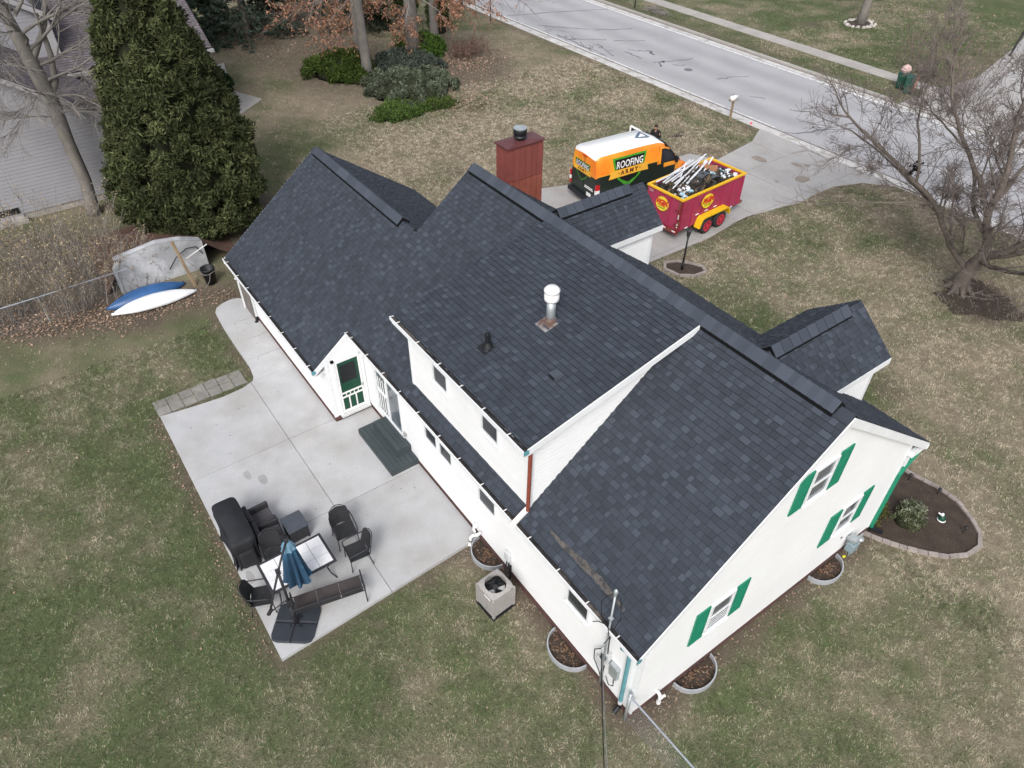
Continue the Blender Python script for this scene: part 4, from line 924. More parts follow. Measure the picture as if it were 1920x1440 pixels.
# fence at near corner
f1=thing('chain_link_fence','galvanised fence post and top rail leaving the near house corner','fence',(0,-.12,0))
m=MB(); m.smooth=True; m.tube([(-.02,.0,0),(-.02,0,1.15)],.038,10); m.tube([(-.02,0,1.15),(-.02,0,1.19)],.045,10); m.build('post','charc2' if 'charc2' in MT else 'galv',f1)
m=MB(); m.tube([(0,0,1.1),(6,.15,1.1)],.021,8); m.build('rail','rope',f1)
m=MB()
def mesh_panel(m,a,b,z0,z1,step=.11,r=.0008):
    a=Vector(a);b=Vector(b);L=(b-a).length;d=(b-a)/L;H=z1-z0;n=int(L/step)
    for i in range(-int(H/step),n):
        for s in (0,1):
            s0=i*step; s1=s0+H; t0=max(0,-s0/H) if s0<0 else 0; t1=min(1,(L-s0)/H)
            if t1<=t0: continue
            p=a+d*(s0+H*t0); q=a+d*(s0+H*t1)
            if s: z_0,z_1=z0+H*t0,z0+H*t1
            else: z_0,z_1=z1-H*t0,z1-H*t1
            m.tube([(p.x,p.y,z_0),(q.x,q.y,z_1)],r,3,cap=False)
mesh_panel(m,(0,0,0),(4.2,.105,0),.05,1.1); m.build('wire_mesh','rope',f1,kind='stuff')
f2=thing('chain_link_fence','low wire fence with pale top rail running left from the kayaks','fence',(-22.4,-7.3,0))
m=MB(); m.tube([(-.1,3.0,1.1),(0,0,1.1),(.1,-4.5,1.12)],.022,8); m.build('rail','rope',f2)
for y in (2.6,-.0,-2.6): m=MB(); m.tube([(-.06 if y>0 else .03,y,0),(-.06 if y>0 else .03,y,1.12)],.026,8); m.build('post','galv',f2)
m=MB(); mesh_panel(m,(-.08,2.6,0),(.07,-4,0),.04,1.1,.09,.0013); m.build('wire_mesh','rope',f2,kind='stuff')
# ---------------------------------------------------------------- patio furniture
def rnd_arm_chair(label,loc,rz,group='dark mesh chairs on the patio'):
    r=thing('patio_chair',label,'chair',loc,rz,group)   # faces +x
    m=MB(); m.smooth=True; n=6
    P=[];Q=[]
    for i in range(n+1):
        x=-.24+.48*i/n
        for j in range(n+1):
            y=-.25+.50*j/n; P.append((x,y,.42-.02*math.cos((j/n-.5)*3.1)-.015*math.sin(i/n*3.1)))
    N1=(n+1)
    m.add(P+[(a,b,c-.018) for a,b,c in P],[(i*N1+j,(i+1)*N1+j,(i+1)*N1+j+1,i*N1+j+1) for i in range(n) for j in range(n)]+[(len(P)+i*N1+j,len(P)+i*N1+j+1,len(P)+(i+1)*N1+j+1,len(P)+(i+1)*N1+j) for i in range(n) for j in range(n)]); m.build('seat','sling',r)
    m=MB(); m.smooth=True; P=[]
    for i in range(n+1):
        t=i/n
        for j in range(n+1):
            y=-.26+.52*j/n; b=-.09*math.cos((j/n-.5)*math.pi); P.append((-.24-.12*t+b*.9+.05,y*(1-.1*t*t),.42+.50*t-.06*t*(2*abs(j/n-.5))**2))
    m.add(P+[(a-.018,b,c) for a,b,c in P],[(i*N1+j,i*N1+j+1,(i+1)*N1+j+1,(i+1)*N1+j) for i in range(n) for j in range(n)]+[(len(P)+i*N1+j,len(P)+(i+1)*N1+j,len(P)+(i+1)*N1+j+1,len(P)+i*N1+j+1) for i in range(n) for j in range(n)]); m.build('backrest','sling',r)
    for s in (-1,1):
        for x,dx in ((.24,.02),(-.22,-.08)):
            m=MB(); m.smooth=True; m.tube([(x,s*.25,.42),(x+dx,s*.27,0)],.014,6); m.build('leg','charc',r)
        m=MB(); m.smooth=True; m.tube([(-.30,s*.26,.72),(-.15,s*.285,.68),(.10,s*.29,.65),(.26,s*.28,.62),(.25,s*.26,.42)],.017,6); m.build('armrest','charc',r)
    m=MB(); m.smooth=True; m.tube([(.24,-.26,.41),(.24,.26,.41)],.014,6); m.tube([(-.24,-.26,.41),(-.24,.26,.41)],.014,6)
    m.tube([(-.25,-.26,.42),(-.31,-.25,.68),(-.36,-.22,.86),(-.42,-.1,.925),(-.44,0,.935),(-.42,.1,.925),(-.36,.22,.86),(-.31,.25,.68),(-.25,.26,.42)],.014,6); m.tube([(.24,.26,.41),(-.24,.26,.41)],.013,6); m.tube([(.24,-.26,.41),(-.24,-.26,.41)],.013,6); m.build('frame','charc',r)
    return r
ch0=rnd_arm_chair('dark mesh armchair nearest the house, its back towards the deck steps',(-7.66,-2.9,PZ),math.radians(-6))
dup(ch0,(-6.9,-2.93,PZ),math.radians(-96),'dark mesh armchair turned sideways against the front of another, near the bench end')
dup(ch0,(-7.05,-5.33,PZ),math.radians(68),'dark mesh armchair at the lawn-side end of the tiled table')
dup(ch0,(-7.98,-4.62,PZ),math.radians(-4),'dark mesh armchair wedged between the tiled table and the wicker chairs')
# wicker club chairs
def club(label,loc,rz):
    r=thing('wicker_armchair',label,'armchair',loc,rz,'grey wicker club chairs')   # faces +y
    m=MB(); P=[(-.30,-.30),(-.26,-.34),(.26,-.34),(.30,-.30),(.30,-.22),(-.30,-.22)]
    m.prism(P,.06,.80); m.build('backrest','wicker',r,bevel=.025)
    for s in (-1,1):
        m=MB(); m.box(s*.285-.045,s*.285+.045,-.24,.32,.06,.58); m.build('armrest','wicker',r,bevel=.025)
    m=MB(); m.box(-.24,.24,-.22,.31,.08,.34); m.build('base','wicker',r,bevel=.02)
    m=MB(); m.box(-.235,.235,-.215,.30,.34,.42); m.build('seat_cushion','cushion',r,bevel=.03)
    for x in (-.26,.26):
        for y in (-.27,.27): m=MB(); m.box(x-.025,x+.025,y-.025,y+.025,0,.07); m.build('leg','charc',r)
    return r
cl=club('grey wicker club chair farther from the table, next to the covered grill top',(-9.27,-4.50,PZ),math.radians(2))
dup(cl,(-8.62,-4.50,PZ),math.radians(-3),'grey wicker club chair right behind the umbrella top')
# side table
st=thing('side_table','square slate resin side table in front of the wicker chairs','side table',(-8.58,-3.86,PZ),math.radians(1))
m=MB(); m.box(-.28,.28,-.25,.25,.06,.47); m.build('body','wicker',st,bevel=.015); m=MB(); m.box(-.30,.30,-.27,.27,.47,.50); m.build('tabletop','slatepl',st,bevel=.01); m=MB(); m.box(-.26,.26,-.23,.23,.50,.503); m.build('inset','slatepl',st)
for x in (-.25,.25):
    for y in (-.22,.22): m=MB(); m.box(x-.02,x+.02,y-.02,y+.02,0,.07); m.build('leg','charc',st)
# grill under a cover
gl=thing('covered_grill','barbecue grill under a draped black cover on the patio edge','grill',(-9.05,-5.18,PZ),math.radians(-1))
m=MB(); m.smooth=True
prof=[(.76,.29,1.05,0),(.80,.32,1.0,0),(.80,.33,.85,.01),(.72,.32,.7,.012),(.66,.31,.45,.03),(.66,.33,.2,.05),(.70,.36,.06,.07)]
n=64; k0=0; vs=[]
for (a,b,z,wv) in prof:
    for j in range(n):
        t=2*math.pi*j/n; c,s=math.cos(t),math.sin(t); e=.28; x=a*math.copysign(abs(c)**e,c); y=b*math.copysign(abs(s)**e,s)
        f=1+wv*(1.4*math.sin(t*13)+.9*math.sin(t*7+2)); yy=y*(1.0 if z>.9 else f); xx=x*f
        vs.append((xx+ (.06 if z<.9 else 0)*(1-z),yy,z+ (.02*math.sin(x*4) if z>1 else 0)))
fs=[(i*n+j,i*n+(j+1)%n,(i+1)*n+(j+1)%n,(i+1)*n+j)[::-1] for i in range(len(prof)-1) for j in range(n)]+[tuple(range(n))]
m.add(vs,fs); m.build('cover','blackcloth',gl)
m=MB(); m.box(.62,.78,-.2,.2,.02,.6); m.build('side_shelf_fold','blackcloth',gl,bevel=.05)
# tiled table
tb=thing('patio_table','dark framed patio table with white ceramic tiles','table',(-7.21,-4.33,PZ),math.radians(0))
m=MB(); a,b=.50,.82; 
for q in ((-a,a,-b,-b+.06),(-a,a,b-.06,b),(-a,-a+.06,-b+.06,b-.06),(a-.06,a,-b+.06,b-.06)): m.box(*q,.68,.72)
m.box(-a+.06,a-.06,-.06,.06,.69,.718); m.build('table_frame','charc3' if 'charc3' in MT else 'charc',tb,bevel=.006)
m=MB(); m.box(-a+.06,a-.06,-b+.06,b-.06,.68,.70); m.build('tile_bed','charc',tb)
tw=(2*a-.12)/3; tl=(b-.12)/2; me=MB().box(-tw/2+.005,tw/2-.005,-tl/2+.005,tl/2-.005,.70,.716).mesh('tile','tile')
for i in range(3):
    for yy in (-.06-1.5*tl,-.06-.5*tl,.06+.5*tl,.06+1.5*tl): inst(me,'tile',tb,(-a+.06+tw*(i+.5),yy,0))
for s in (-1,1):
    for q in (-1,1):
        m=MB(); m.smooth=True; m.tube([(q*.15,s*.68,.68),(q*.28,s*.66,.40),(q*.22,s*.62,.25),(q*.34,s*.66,.10),(q*.46,s*.74,.0)],.018,6); m.build('leg','charc',tb)
    m=MB(); m.tube([(-.24,s*.64,.32),(.24,s*.64,.32)],.013,6); m.build('crossbar','charc',tb)
# sling bench
bn=thing('sling_bench','long dark metal bench with brown fabric seat panels beside the umbrella base','bench',(-6.10,-4.05,PZ),math.radians(-13))
# local y along, faces -x ; length 1.6
L=.80
for k in range(3):
    y0=-L+k*2*L/3; m=MB(); m.hexa([(-.30,y0+.01,.40),(.10,y0+.01,.36),(.10,y0+2*L/3-.01,.36),(-.30,y0+2*L/3-.01,.40)],[(-.30,y0+.01,.415),(.10,y0+.01,.375),(.10,y0+2*L/3-.01,.375),(-.30,y0+2*L/3-.01,.415)]); m.build('seat_panel','slingb',bn)
    m=MB(); m.hexa([(.12,y0+.01,.38),(.14,y0+.01,.38),(.14,y0+2*L/3-.01,.38),(.12,y0+2*L/3-.01,.38)],[(.22,y0+.01,.68),(.24,y0+.01,.68),(.24,y0+2*L/3-.01,.68),(.22,y0+2*L/3-.01,.68)]); m.build('back_panel','sling',bn)  # back gets darker fabric than the seat: its shade put into the colour
for s in (-1,1):
    m=MB(); m.smooth=True; y=s*(L+.03)
    m.tube([(-.36,y,.0),(-.32,y,.40),(-.33,y,.60),(-.26,y,.66),(.14,y,.64),(.20,y,.62)],.016,6); m.build('arm_frame','charc',bn)
    m=MB(); m.smooth=True; m.tube([(.24,y,.70),(.13,y,.38),(.20,y,.0)],.016,6); m.build('leg','charc',bn); m=MB(); m.tube([(-.32,y,.40),(.13,y,.36)],.014,6); m.build('side_rail','charc',bn)
m=MB(); m.tube([(-.31,-L-.03,.405),(-.31,L+.03,.405)],.013,6); m.tube([(.24,-L-.03,.70),(.24,L+.03,.70)],.014,6); m.tube([(.12,-L-.03,.37),(.12,L+.03,.37)],.013,6); m.build('long_rail','charc',bn)
# cantilever umbrella
um=thing('cantilever_umbrella','closed blue cantilever umbrella with dark mast and four weighted base pads','umbrella',(-6.15,-4.93,PZ),0)
ang=math.radians(52)
for i in range(4):
    m=MB(); q=[]; s=.50; g=.018; r=.16
    q=[(g,g),(s,g),(s,s-r),(s-r*.3,s-r*.3),(s-r,s),(g,s)]
    t=ang+i*math.pi/2; q=[(x*math.cos(t)-y*math.sin(t),x*math.sin(t)+y*math.cos(t)) for x,y in q]; m.prism(q,.005,.075); m.build('base_pad','slatedk',um,bevel=.02)
for i in range(2):
    t=ang+i*math.pi/2; m=MB(); m.bar((-.5*math.cos(t),-.5*math.sin(t),.03),(.5*math.cos(t),.5*math.sin(t),.03),.035,.03); m.build('cross_foot','charc',um)
for k in range(4):
    t=ang+.785+k*math.pi/2; m=MB(); m.tube([(.12*math.cos(t),.12*math.sin(t),.08),(.16*math.cos(t),.16*math.sin(t),.12),(.2*math.cos(t+.3),.2*math.sin(t+.3),.08)],.009,5); m.build('lever','black',um)
m=MB(); m.smooth=True; m.tube([(0,0,.03),(0,0,.85)],.042,10); m.tube([(0,0,.85),(0,.0,2.18)],.032,10); m.build('mast','charc',um)
m=MB(); m.box(-.05,.05,-.06,.06,.80,1.02); m.tube([(0,-.06,.92),(.09,-.08,.92),(.09,-.08,.80)],.01,6); m.build('crank_box','charc',um,bevel=.01)
tip=Vector((-.46,.43,2.38)); low=Vector((-.06,-.44,.85)); mid=Vector((0,0,2.12))
m=MB(); m.smooth=True; m.tube([low,Vector((-.03,-.22,1.5)),mid,mid+(tip-mid)*.5+Vector((0,0,.02)),tip],.026,8); m.build('boom','charc',um)
m=MB(); m.tube([low,(0,-.02,1.05)],.018,6); m.build('strut','charc',um); m=MB(); m.bar(low+Vector((0,-.05,-.05)),low+Vector((0,.05,.08)),.06,.07); m.tube([tip+Vector((0,0,.05)),tip+Vector((0,0,-.12))],.05,10); m.box(mid.x-.045,mid.x+.045,mid.y-.045,mid.y+.045,mid.z-.05,mid.z+.08); m.build('joint','charc',um)
m=MB(); n=48; vs=[]; prof=[(.05,0),(.10,-.06),(.13,-.22),(.155,-.45),(.19,-.8),(.23,-1.15),(.26,-1.38)]
for i,(r,z) in enumerate(prof):
    for j in range(n):
        a=2*math.pi*j/n; f=1+(.05+.05*i)*math.cos(8*a+.25*i)+.05*math.sin(3*a)*i/6
        vs.append((tip.x+r*f*math.cos(a),tip.y+r*f*math.sin(a),tip.z-.05+z+(.06*math.cos(8*a+1)if i==len(prof)-1 else 0)))
m.add(vs,[(i*n+j,(i+1)*n+j,(i+1)*n+(j+1)%n,i*n+(j+1)%n) for i in range(len(prof)-1) for j in range(n)]); m.build('canopy','blue',um)
m=MB(); n=24; vs=[]
for i,(r,z) in enumerate([(.04,.02),(.10,-.05),(.145,-.17),(.16,-.22)]):
    for j in range(n):
        a=2*math.pi*j/n; f=1+(.05*i)*math.cos(8*a); vs.append((tip.x+r*f*math.cos(a),tip.y+r*f*math.sin(a),tip.z-.03+z))
m.add(vs,[(i*n+j,(i+1)*n+j,(i+1)*n+(j+1)%n,i*n+(j+1)%n) for i in range(3) for j in range(n)]); m.build('vent_flap','blueltd',um)
# ---------------------------------------------------------------- kayaks and clutter by the hedge
def kayak(label,m_,a,b,wid,h,z0,roll=0):
    a=Vector((*a,z0));b=Vector((*b,z0)); L=(b-a).length; r=thing('kayak',label,'kayak',((a+b)/2),math.atan2((b-a).y,(b-a).x))
    m=MB(); m.smooth=True; n=26; k=16; vs=[]
    for i in range(n+1):
        t=i/n*2-1; w=wid/2*max(.015,(1-abs(t)**2.3)); hh=h*max(.1,(1-abs(t)**3)*.75+.25*(1-abs(t))); rk=.16*abs(t)**3
        for j in range(k):
            q=2*math.pi*j/k; y=w*math.copysign(abs(math.cos(q))**.8,math.cos(q)); z=math.sin(q); z=hh*(z*.95+ .06*math.cos(2*q*1.0+math.pi)*1) if z>0 else -.05*abs(z)
            if math.sin(q)>.5: z+=.025*math.exp(-(y/.04)**2)-.015*math.exp(-((abs(y)-.1)/.03)**2)*(1-abs(t))
            vs.append((t*L/2,y*math.cos(roll)-z*math.sin(roll),.06+z*math.cos(roll)+y*math.sin(roll)+rk*0))
    fs=[(i*k+j,(i+1)*k+j,(i+1)*k+(j+1)%k,i*k+(j+1)%k) for i in range(n) for j in range(k)]+[tuple(range(k)),tuple(range(n*k,(n+1)*k))[::-1]]
    m.add(vs,fs); m.build('hull',m_,r)
    m=MB(); m.tube([(t*L/2,0,.06+h*max(.1,(1-abs(t)**3)*.75+.25*(1-abs(t)))+.012) for t in [-.9+.1*i for i in range(19)]],.012,5); m.build('keel',m_,r)
    for s in (-1,1): m=MB(); m.tube([(s*(L/2-.12),-.03,.12),(s*(L/2-.03),0,.16),(s*(L/2-.12),.03,.12)],.01,5); m.build('toggle','black',r)
    return r
kayak('white kayak lying upside down on the leaf litter in front of the blue one','kayw',(-21.5,-5.42),(-21.3,-2.42),.88,.30,.03,-.12)
kayak('blue kayak lying upside down behind the white kayak','kayb',(-21.95,-5.5),(-22.05,-2.62),.80,.34,.03,.25)
rw=thing('retaining_wall','low whitewashed block retaining wall behind the kayaks holding the mulch bed','wall',(-22.9,-3.1,0))
m=MB(); m.prism([(-1.65,-.1),(1.65,-.1),(1.65,1.16),(.9,1.45),(.05,1.58),(-1.4,1.40),(-1.65,1.0)],-.1,.1,lambda y,z,x:(x,y,z)); m.build('wall_face','retw',rw,bevel=.02)
m=MB(); m.prism([(-1.5,1.40),(.05,1.585),(.9,1.455),(1.6,1.2),(1.6,1.24),(.9,1.50),(.05,1.63),(-1.5,1.44)],-.12,.12,lambda y,z,x:(x,y,z)); m.build('coping','retw',rw)
mb=MB(); PP=[]
for i in range(11):
    for j in range(13):
        x=-23.0-5.0*i/10; y=-5.2+5.2*j/12; top=float(np.interp(y,[-5.2,-4.75,-4.5,-3.05,-1.5,-.6,0],[.0,.7,1.3,1.5,1.08,.3,0])); t=i/10
        z=top*(1-t)**.9+.08*(vnoise(x,y,.5,4)-.5)*(1-t); PP.append((x,y,max(-.05,z-.04)))
mb.smooth=True; mb.add(PP,[(i*13+j,i*13+j+1,(i+1)*13+j+1,(i+1)*13+j)for i in range(10) for j in range(12)])
MT['mulch']=mat('red_brown_mulch',(.125,.072,.052),rough=1,ns=4,na=.25,ns2=30,na2=.4,bump=.8,bs=25); mb.build('mulch_bed','mulch',None,kind='structure')
tbn=thing('rubbish_bin','black round bin with rope round its rim by the end of the wall','bin',(-21.62,-1.78,0))
m=MB(); m.smooth=True; m.lathe([(.19,0),(.25,.62),(.27,.63),(.27,.68),(.24,.68),(.22,.3),(.0,.28)],(0,0,0),20); m.build('barrel','black',tbn)
m=MB(); m.tube([(.285*math.cos(a),.285*math.sin(a),.56+.03*math.sin(3*a)) for a in [i*math.pi/10 for i in range(21)]],.010,5); m.tube([(.285,0,.56),(.32,-.1,.3),(.3,-.3,.05)],.010,5); m.build('rope','twigp',tbn)
pl=thing('wooden_post','leaning weathered timber post beside the black bin','post',(-21.75,-2.35,0)); m=MB(); m.bar((0,0,0),(-.55,-.22,1.75),.09,.09); m.build('post','wood',pl); 
hs_=thing('black_hose','black hose arched against the white retaining wall','hose',(-22.7,-2.9,0)); m=MB(); m.smooth=True; m.tube([(0,0,.45),(.0,.35,.85),(-.02,.8,1.08),(-.02,1.15,1.05),(.0,1.32,.7)],.02,6); m.build('hose','black',hs_)
pk=thing('white_rod','thin white rod leaning on the wall above the bin','rod',(-22.5,-1.9,.9)); m=MB(); m.tube([(0,-.35,-.1),(-.1,.55,.18)],.018,6); m.build('rod','white',pk)
plk=thing('plank','short loose board lying at the walkway tip by the lattice','board',(-19.95,-1.0,.02)); m=MB(); m.box(-.06,.06,-.2,.2,0,.06); m.build('board','wood',plk); plk.rotation_euler=(0,0,.5)
# mail box, posts, flags
mbx=thing('mailbox','white mailbox on a wooden post at the road edge beside the driveway','mailbox',(-21.3,27.15,0),math.radians(90))
m=MB(); m.box(-.045,.045,-.045,.045,0,.98); m.build('post','wood',mbx)
m=MB(); m.box(-.28,.22,-.11,.11,.98,1.02); m.build('shelf','wood',mbx)
m=MB(); m.smooth=True; P=[(-.10,0),(.10,0),(.10,.14)]+[(.10*math.cos(a),.14+.10*math.sin(a)) for a in [math.pi*i/8 for i in range(1,8)]]+[(-.10,.14)]
m.prism(P,-.27,.25,lambda y,z,x:(x,y,z+1.02)); m.build('box','white',mbx)
m=MB(); m.box(.0,.13,.102,.112,1.14,1.18); m.box(.0,.03,.102,.112,1.1,1.3); m.build('flag','redbrown',mbx)
lp=thing('lamp_post','black yard lamp post standing in the small brick ringed bed','lamp post',(-11.86,13.72,.03))
m=MB(); m.smooth=True; m.tube([(0,0,0),(0,0,.35)],.05,10); m.tube([(0,0,.35),(0,0,1.45)],.036,10); m.build('pole','black',lp)
m=MB(); m.lathe([(.04,1.45),(.07,1.50),(.10,1.70),(.115,1.72),(.03,1.80),(.01,1.84)],(0,0,0),6); m.build('lantern','charc',lp)
m=MB(); m.lathe([(.066,1.51),(.092,1.69)],(0,0,0),6); m.build('lantern_glass','glassg',lp)
MT['pink']=mat('pink_marker_plastic',(.85,.12,.16),rough=.6)
for (x,y),lb in (((-19.75,26.9),'tiny pink marker flag at the driveway mouth by the road'),((-21.02,15.56),'tiny pink marker flag in the lawn behind the van')):
    r=thing('marker_flag',lb,'flag',(x,y,0)); m=MB(); m.tube([(0,0,0),(0,0,.35)],.005,5); m.build('wire','galv',r); m=MB(); m.hexa([(0,0,.24),(.12,.05,.24),(.12,.054,.24),(0,.004,.24)],[(0,0,.35),(.12,.05,.35),(.12,.054,.35),(0,.004,.35)]); m.build('flag_cloth','pink',r)
for (x,y,h),lb in (((-43.5,26.2,1.9),'thin black post at the near road edge by the oaks'),((-40.67,37.95,1.9),'thin dark post on the grass verge across the road')):
    r=thing('marker_post',lb,'post',(x,y,0)); m=MB(); m.bar((0,0,0),(0,0,h),.07,.05); m.build('post','black',r); m=MB(); m.box(-.05,.05,-.05,.05,h,h+.04); m.build('post_cap','black',r)
r=thing('leaning_pole','dark leaning pole beside the side road across the street','pole',(-17.85,50.9,0)); m=MB(); m.bar((0,0,0),(.2,.3,2.2),.12,.12); m.build('pole','charc',r); m=MB(); m.box(.1,.3,.2,.4,2.2,2.3); m.build('pole_cap','charc',r)
# garden figure and path lights in the kidney bed
gf=thing('garden_ornament','small white and green garden ornament in the kidney shaped bed','ornament',(.98,10.45,.03))
m=MB(); m.smooth=True; m.lathe([(.05,0),(.09,.03),(.10,.10),(.06,.17),(.03,.2)],(0,0,0),12); m.build('body','dkgreen',gf); m=MB(); m.smooth=True; m.lathe([(.10,.02),(.115,.035),(.10,.05)],(0,0,0),12); m.lathe([(.02,.17),(.04,.2),(.045,.24),(.02,.28),(0,.29)],(-.03,-.02,0),10); m.tube([(-.05,-.05,.22),(-.11,-.12,.30)],.022,6); m.build('head','white',gf)
for x,y,lb in ((-.35,11.05,'black path light stake at the far left edging of the kidney bed'),(.42,11.22,'black path light stake near the top edging of the kidney bed'),(1.55,10.55,'black path light stake by the right end of the kidney bed')):
    r=thing('path_light',lb,'garden light',(x,y,.03)); m=MB(); m.tube([(0,0,0),(0,0,.22)],.012,6); m.build('stake','black',r); m=MB(); m.lathe([(.05,.2),(.055,.23),(.02,.27)],(0,0,0),10); m.build('light_head','black',r)
# green bin and bags across the road
MT['bingreen']=mat('green_cart_plastic',(.012,.07,.05),rough=.5); MT['orange']=mat('orange_paint',(.80,.17,.02),rough=.35,spec=.5,ns=2,na=.05); MT['pinkbag']=mat('pale_pink_sack',(.55,.38,.36),rough=.8,ns=10,na=.3)
r=thing('wheelie_bin','dark green wheelie bin with an orange lid at the kerb across the road','bin',(-17.9,38.9,0),.4)
m=MB(); m.hexa([(-.22,-.26,.08),(.22,-.26,.08),(.22,.26,.08),(-.22,.26,.08)],[(-.28,-.34,.98),(.28,-.34,.98),(.28,.34,.98),(-.28,.34,.98)]); m.build('bin_body','bingreen',r,bevel=.02)
m=MB(); m.hexa([(.29,-.34,.35),(.33,-.34,.35),(.33,.34,.35),(.29,.34,.35)],[(.31,-.34,1.0),(.35,-.34,1.0),(.35,.34,1.0),(.31,.34,1.0)]); m.build('lid','orange',r)
for s in (-1,1): m=MB(); m.tube([(.2,s*.30,.11),(.2,s*.25,.11)],.11,12); m.build('wheel','black',r)
r=thing('yard_waste_bin','dark green open cart stuffed with a pale pink sack across the road','bin',(-18.6,39.3,0),.1)
m=MB(); m.hexa([(-.2,-.24,.05),(.2,-.24,.05),(.2,.24,.05),(-.2,.24,.05)],[(-.27,-.32,.95),(.27,-.32,.95),(.27,.32,.95),(-.27,.32,.95)]); m.build('bin_body','bingreen',r,bevel=.02)
m=MB(); m.lathe([(.0,.9),(.22,.95),(.3,1.1),(.22,1.28),(.1,1.36),(0,1.38)],(0,0,0),9,1,1.1); m.build('sack','pinkbag',r)
MT['slate2']=None; del MT['slate2']
# ================================================================== VAN, TRAILER, PERSON
def textmesh(body,size,shear=0.,thick=.0,space=1.):
    c=bpy.data.curves.new('lettering','FONT'); c.body=body; c.size=size; c.shear=shear; c.offset=thick; c.align_x='CENTER'; c.align_y='CENTER'; c.space_character=space; c.resolution_u=3; c.extrude=.0
    o=bpy.data.objects.new('lettering',c); COL.objects.link(o); bpy.context.view_layer.update()
    me=bpy.data.meshes.new_from_object(o.evaluated_get(bpy.context.evaluated_depsgraph_get())); bpy.data.objects.remove(o); bpy.data.curves.remove(c)
    vs=[v.co.copy() for v in me.vertices]; fs=[tuple(p.vertices) for p in me.polygons]; bpy.data.meshes.remove(me); return vs,fs
def text_on(name,body,size,mapf,m_,par,sx=1.,**k):
    vs,fs=textmesh(body,size,**k); mb=MB(); mb.add([mapf(v.x*sx,v.y) for v in vs],fs); return mb.build(name,m_,par)
def poly_on(name,P,mapf,m_,par,sub=4):
    mb=MB(); bmm=bmesh.new(); f=bmm.faces.new([bmm.verts.new((x,y,0)) for x,y in P]); bmesh.ops.triangulate(bmm,faces=[f]); bmesh.ops.subdivide_edges(bmm,edges=bmm.edges[:],cuts=sub,use_grid_fill=True)
    bmm.verts.ensure_lookup_table(); ix={v:i for i,v in enumerate(bmm.verts)}; mb.add([mapf(v.co.x,v.co.y) for v in bmm.verts],[[ix[v] for v in f.verts] for f in bmm.faces]); bmm.free(); return mb.build(name,m_,par)
MT['vorange']=mat('orange_van_wrap',(.86,.215,.02),rough=.3,ns=1.2,na=.08,spec=.5,col2=(.85,.36,.03),c2s=.5,c2lo=.48,c2hi=.62)
MT['vblack']=mat('black_van_wrap',(.014,.022,.017),rough=.3,ns=1.2,na=.2,spec=.5)
MT['vwhite']=mat('white_van_roof',(.84,.85,.85),rough=.35,ns=1,na=.03)
MT['vgreen']=mat('bright_green_print',(.06,.30,.03),rough=.35,ns=5,na=.2); MT['vgold']=mat('gold_print',(.80,.42,.05),rough=.35,ns=4,na=.08); MT['vdark']=mat('black_print',(.012,.013,.012),rough=.35); MT['vwht']=mat('white_print',(.85,.85,.85),rough=.4); MT['vbrown']=mat('dark_brown_print',(.10,.03,.015),rough=.4)
MT['lampred']=mat('red_lamp_lens',(.45,.008,.012),rough=.15,spec=.8); MT['tyre']=mat('tyre_rubber',(.022,.022,.024),rough=.85,ns=6,na=.15)
van=thing('van','orange and black wrapped roofing company van parked on the driveway','van',(-18.42,14.02,.03),math.radians(-4.5))
VW=.97
def hw(z): return VW*np.interp(z,[.28,.5,1.15,1.75,2.1,2.3,2.42,2.47],[.93,.99,1.0,.965,.92,.88,.81,0.])
ZR_=[.30,.55,.80,1.02,1.20,1.40,1.58,1.85,2.05,2.20,2.32,2.41,2.47]
ST=[(0.0,.30,2.30,.93),(.05,.28,2.42,.985),(.25,.28,2.47,1.),(1.2,.28,2.47,1.),(2.6,.28,2.46,1.),(3.35,.28,2.43,1.),(3.75,.28,2.30,1.),(4.1,.28,1.98,1.),(4.45,.28,1.62,1.),(4.72,.28,1.30,1.),(5.0,.28,1.18,.99),(5.22,.30,1.05,.95),(5.36,.34,.88,.86),(5.40,.38,.72,.78)]
mb=MB(); mb.smooth=True; rings=[]
for (y,zb,zt,ws) in ST:
    pts=[]
    for z in ZR_:
        if zt>=2.2: zz=zb+(z-.30)*(zt-zb)/(2.47-.30) if z>1.4 else z if z>.31 else zb; w=hw(z)*ws
        else: zz=min(z,zt) if z<=zt else zt; t=max(0,(z-(zt-.18))/.18); zz=min(z,zt); w=hw(min(z,zt))*ws*(1 if z<zt else max(0,.93*(1-(z-zt)/(2.47-zt))))
        pts.append((w,y,zz))
    rings.append(pts)
n=len(ZR_); full=[]
for pts in rings: full.append([(w,y,z) for w,y,z in pts]+[(-w,y,z) for w,y,z in pts[-2::-1]])
k=len(full[0])
for r_ in full: mb.v.extend([tuple(p) for p in r_])
for i in range(len(full)-1):
    for j in range(k-1):
        jj=min(j,k-2-j); zlo=ZR_[jj]; mi=0 if zlo<(1.57 if i<5 else 1.39 if i<6 else 1.19 if i<8 else .79) else (2 if jj>=n-2 and i<6 else 1)
        if ST[i][0]>=4.4 and zlo>.5: mi=1
        mb.f.append([i*k+j,i*k+j+1,(i+1)*k+j+1,(i+1)*k+j]); mb.mi.append(mi); mb.t.append(1); mb.sm.append(True)
for j in range(n-1):   # rear and front ends
    a,b=j,j+1; c,d=k-1-b,k-1-a
    mb.f.append([a,d,c,b]) if True else None; mb.mi.append(0 if ZR_[j]<1.57 else 1); mb.t.append(1); mb.sm.append(False)
    o_=(len(full)-1)*k; mb.f.append([o_+a,o_+b,o_+c,o_+d]); mb.mi.append(0); mb.t.append(1); mb.sm.append(False)
mb.f.append([i*k for i in range(len(full))]+[i*k+k-1 for i in range(len(full)-1,-1,-1)]); mb.mi.append(0); mb.t.append(1); mb.sm.append(False)
mb.build('body',['vblack','vorange','vwhite'],van)
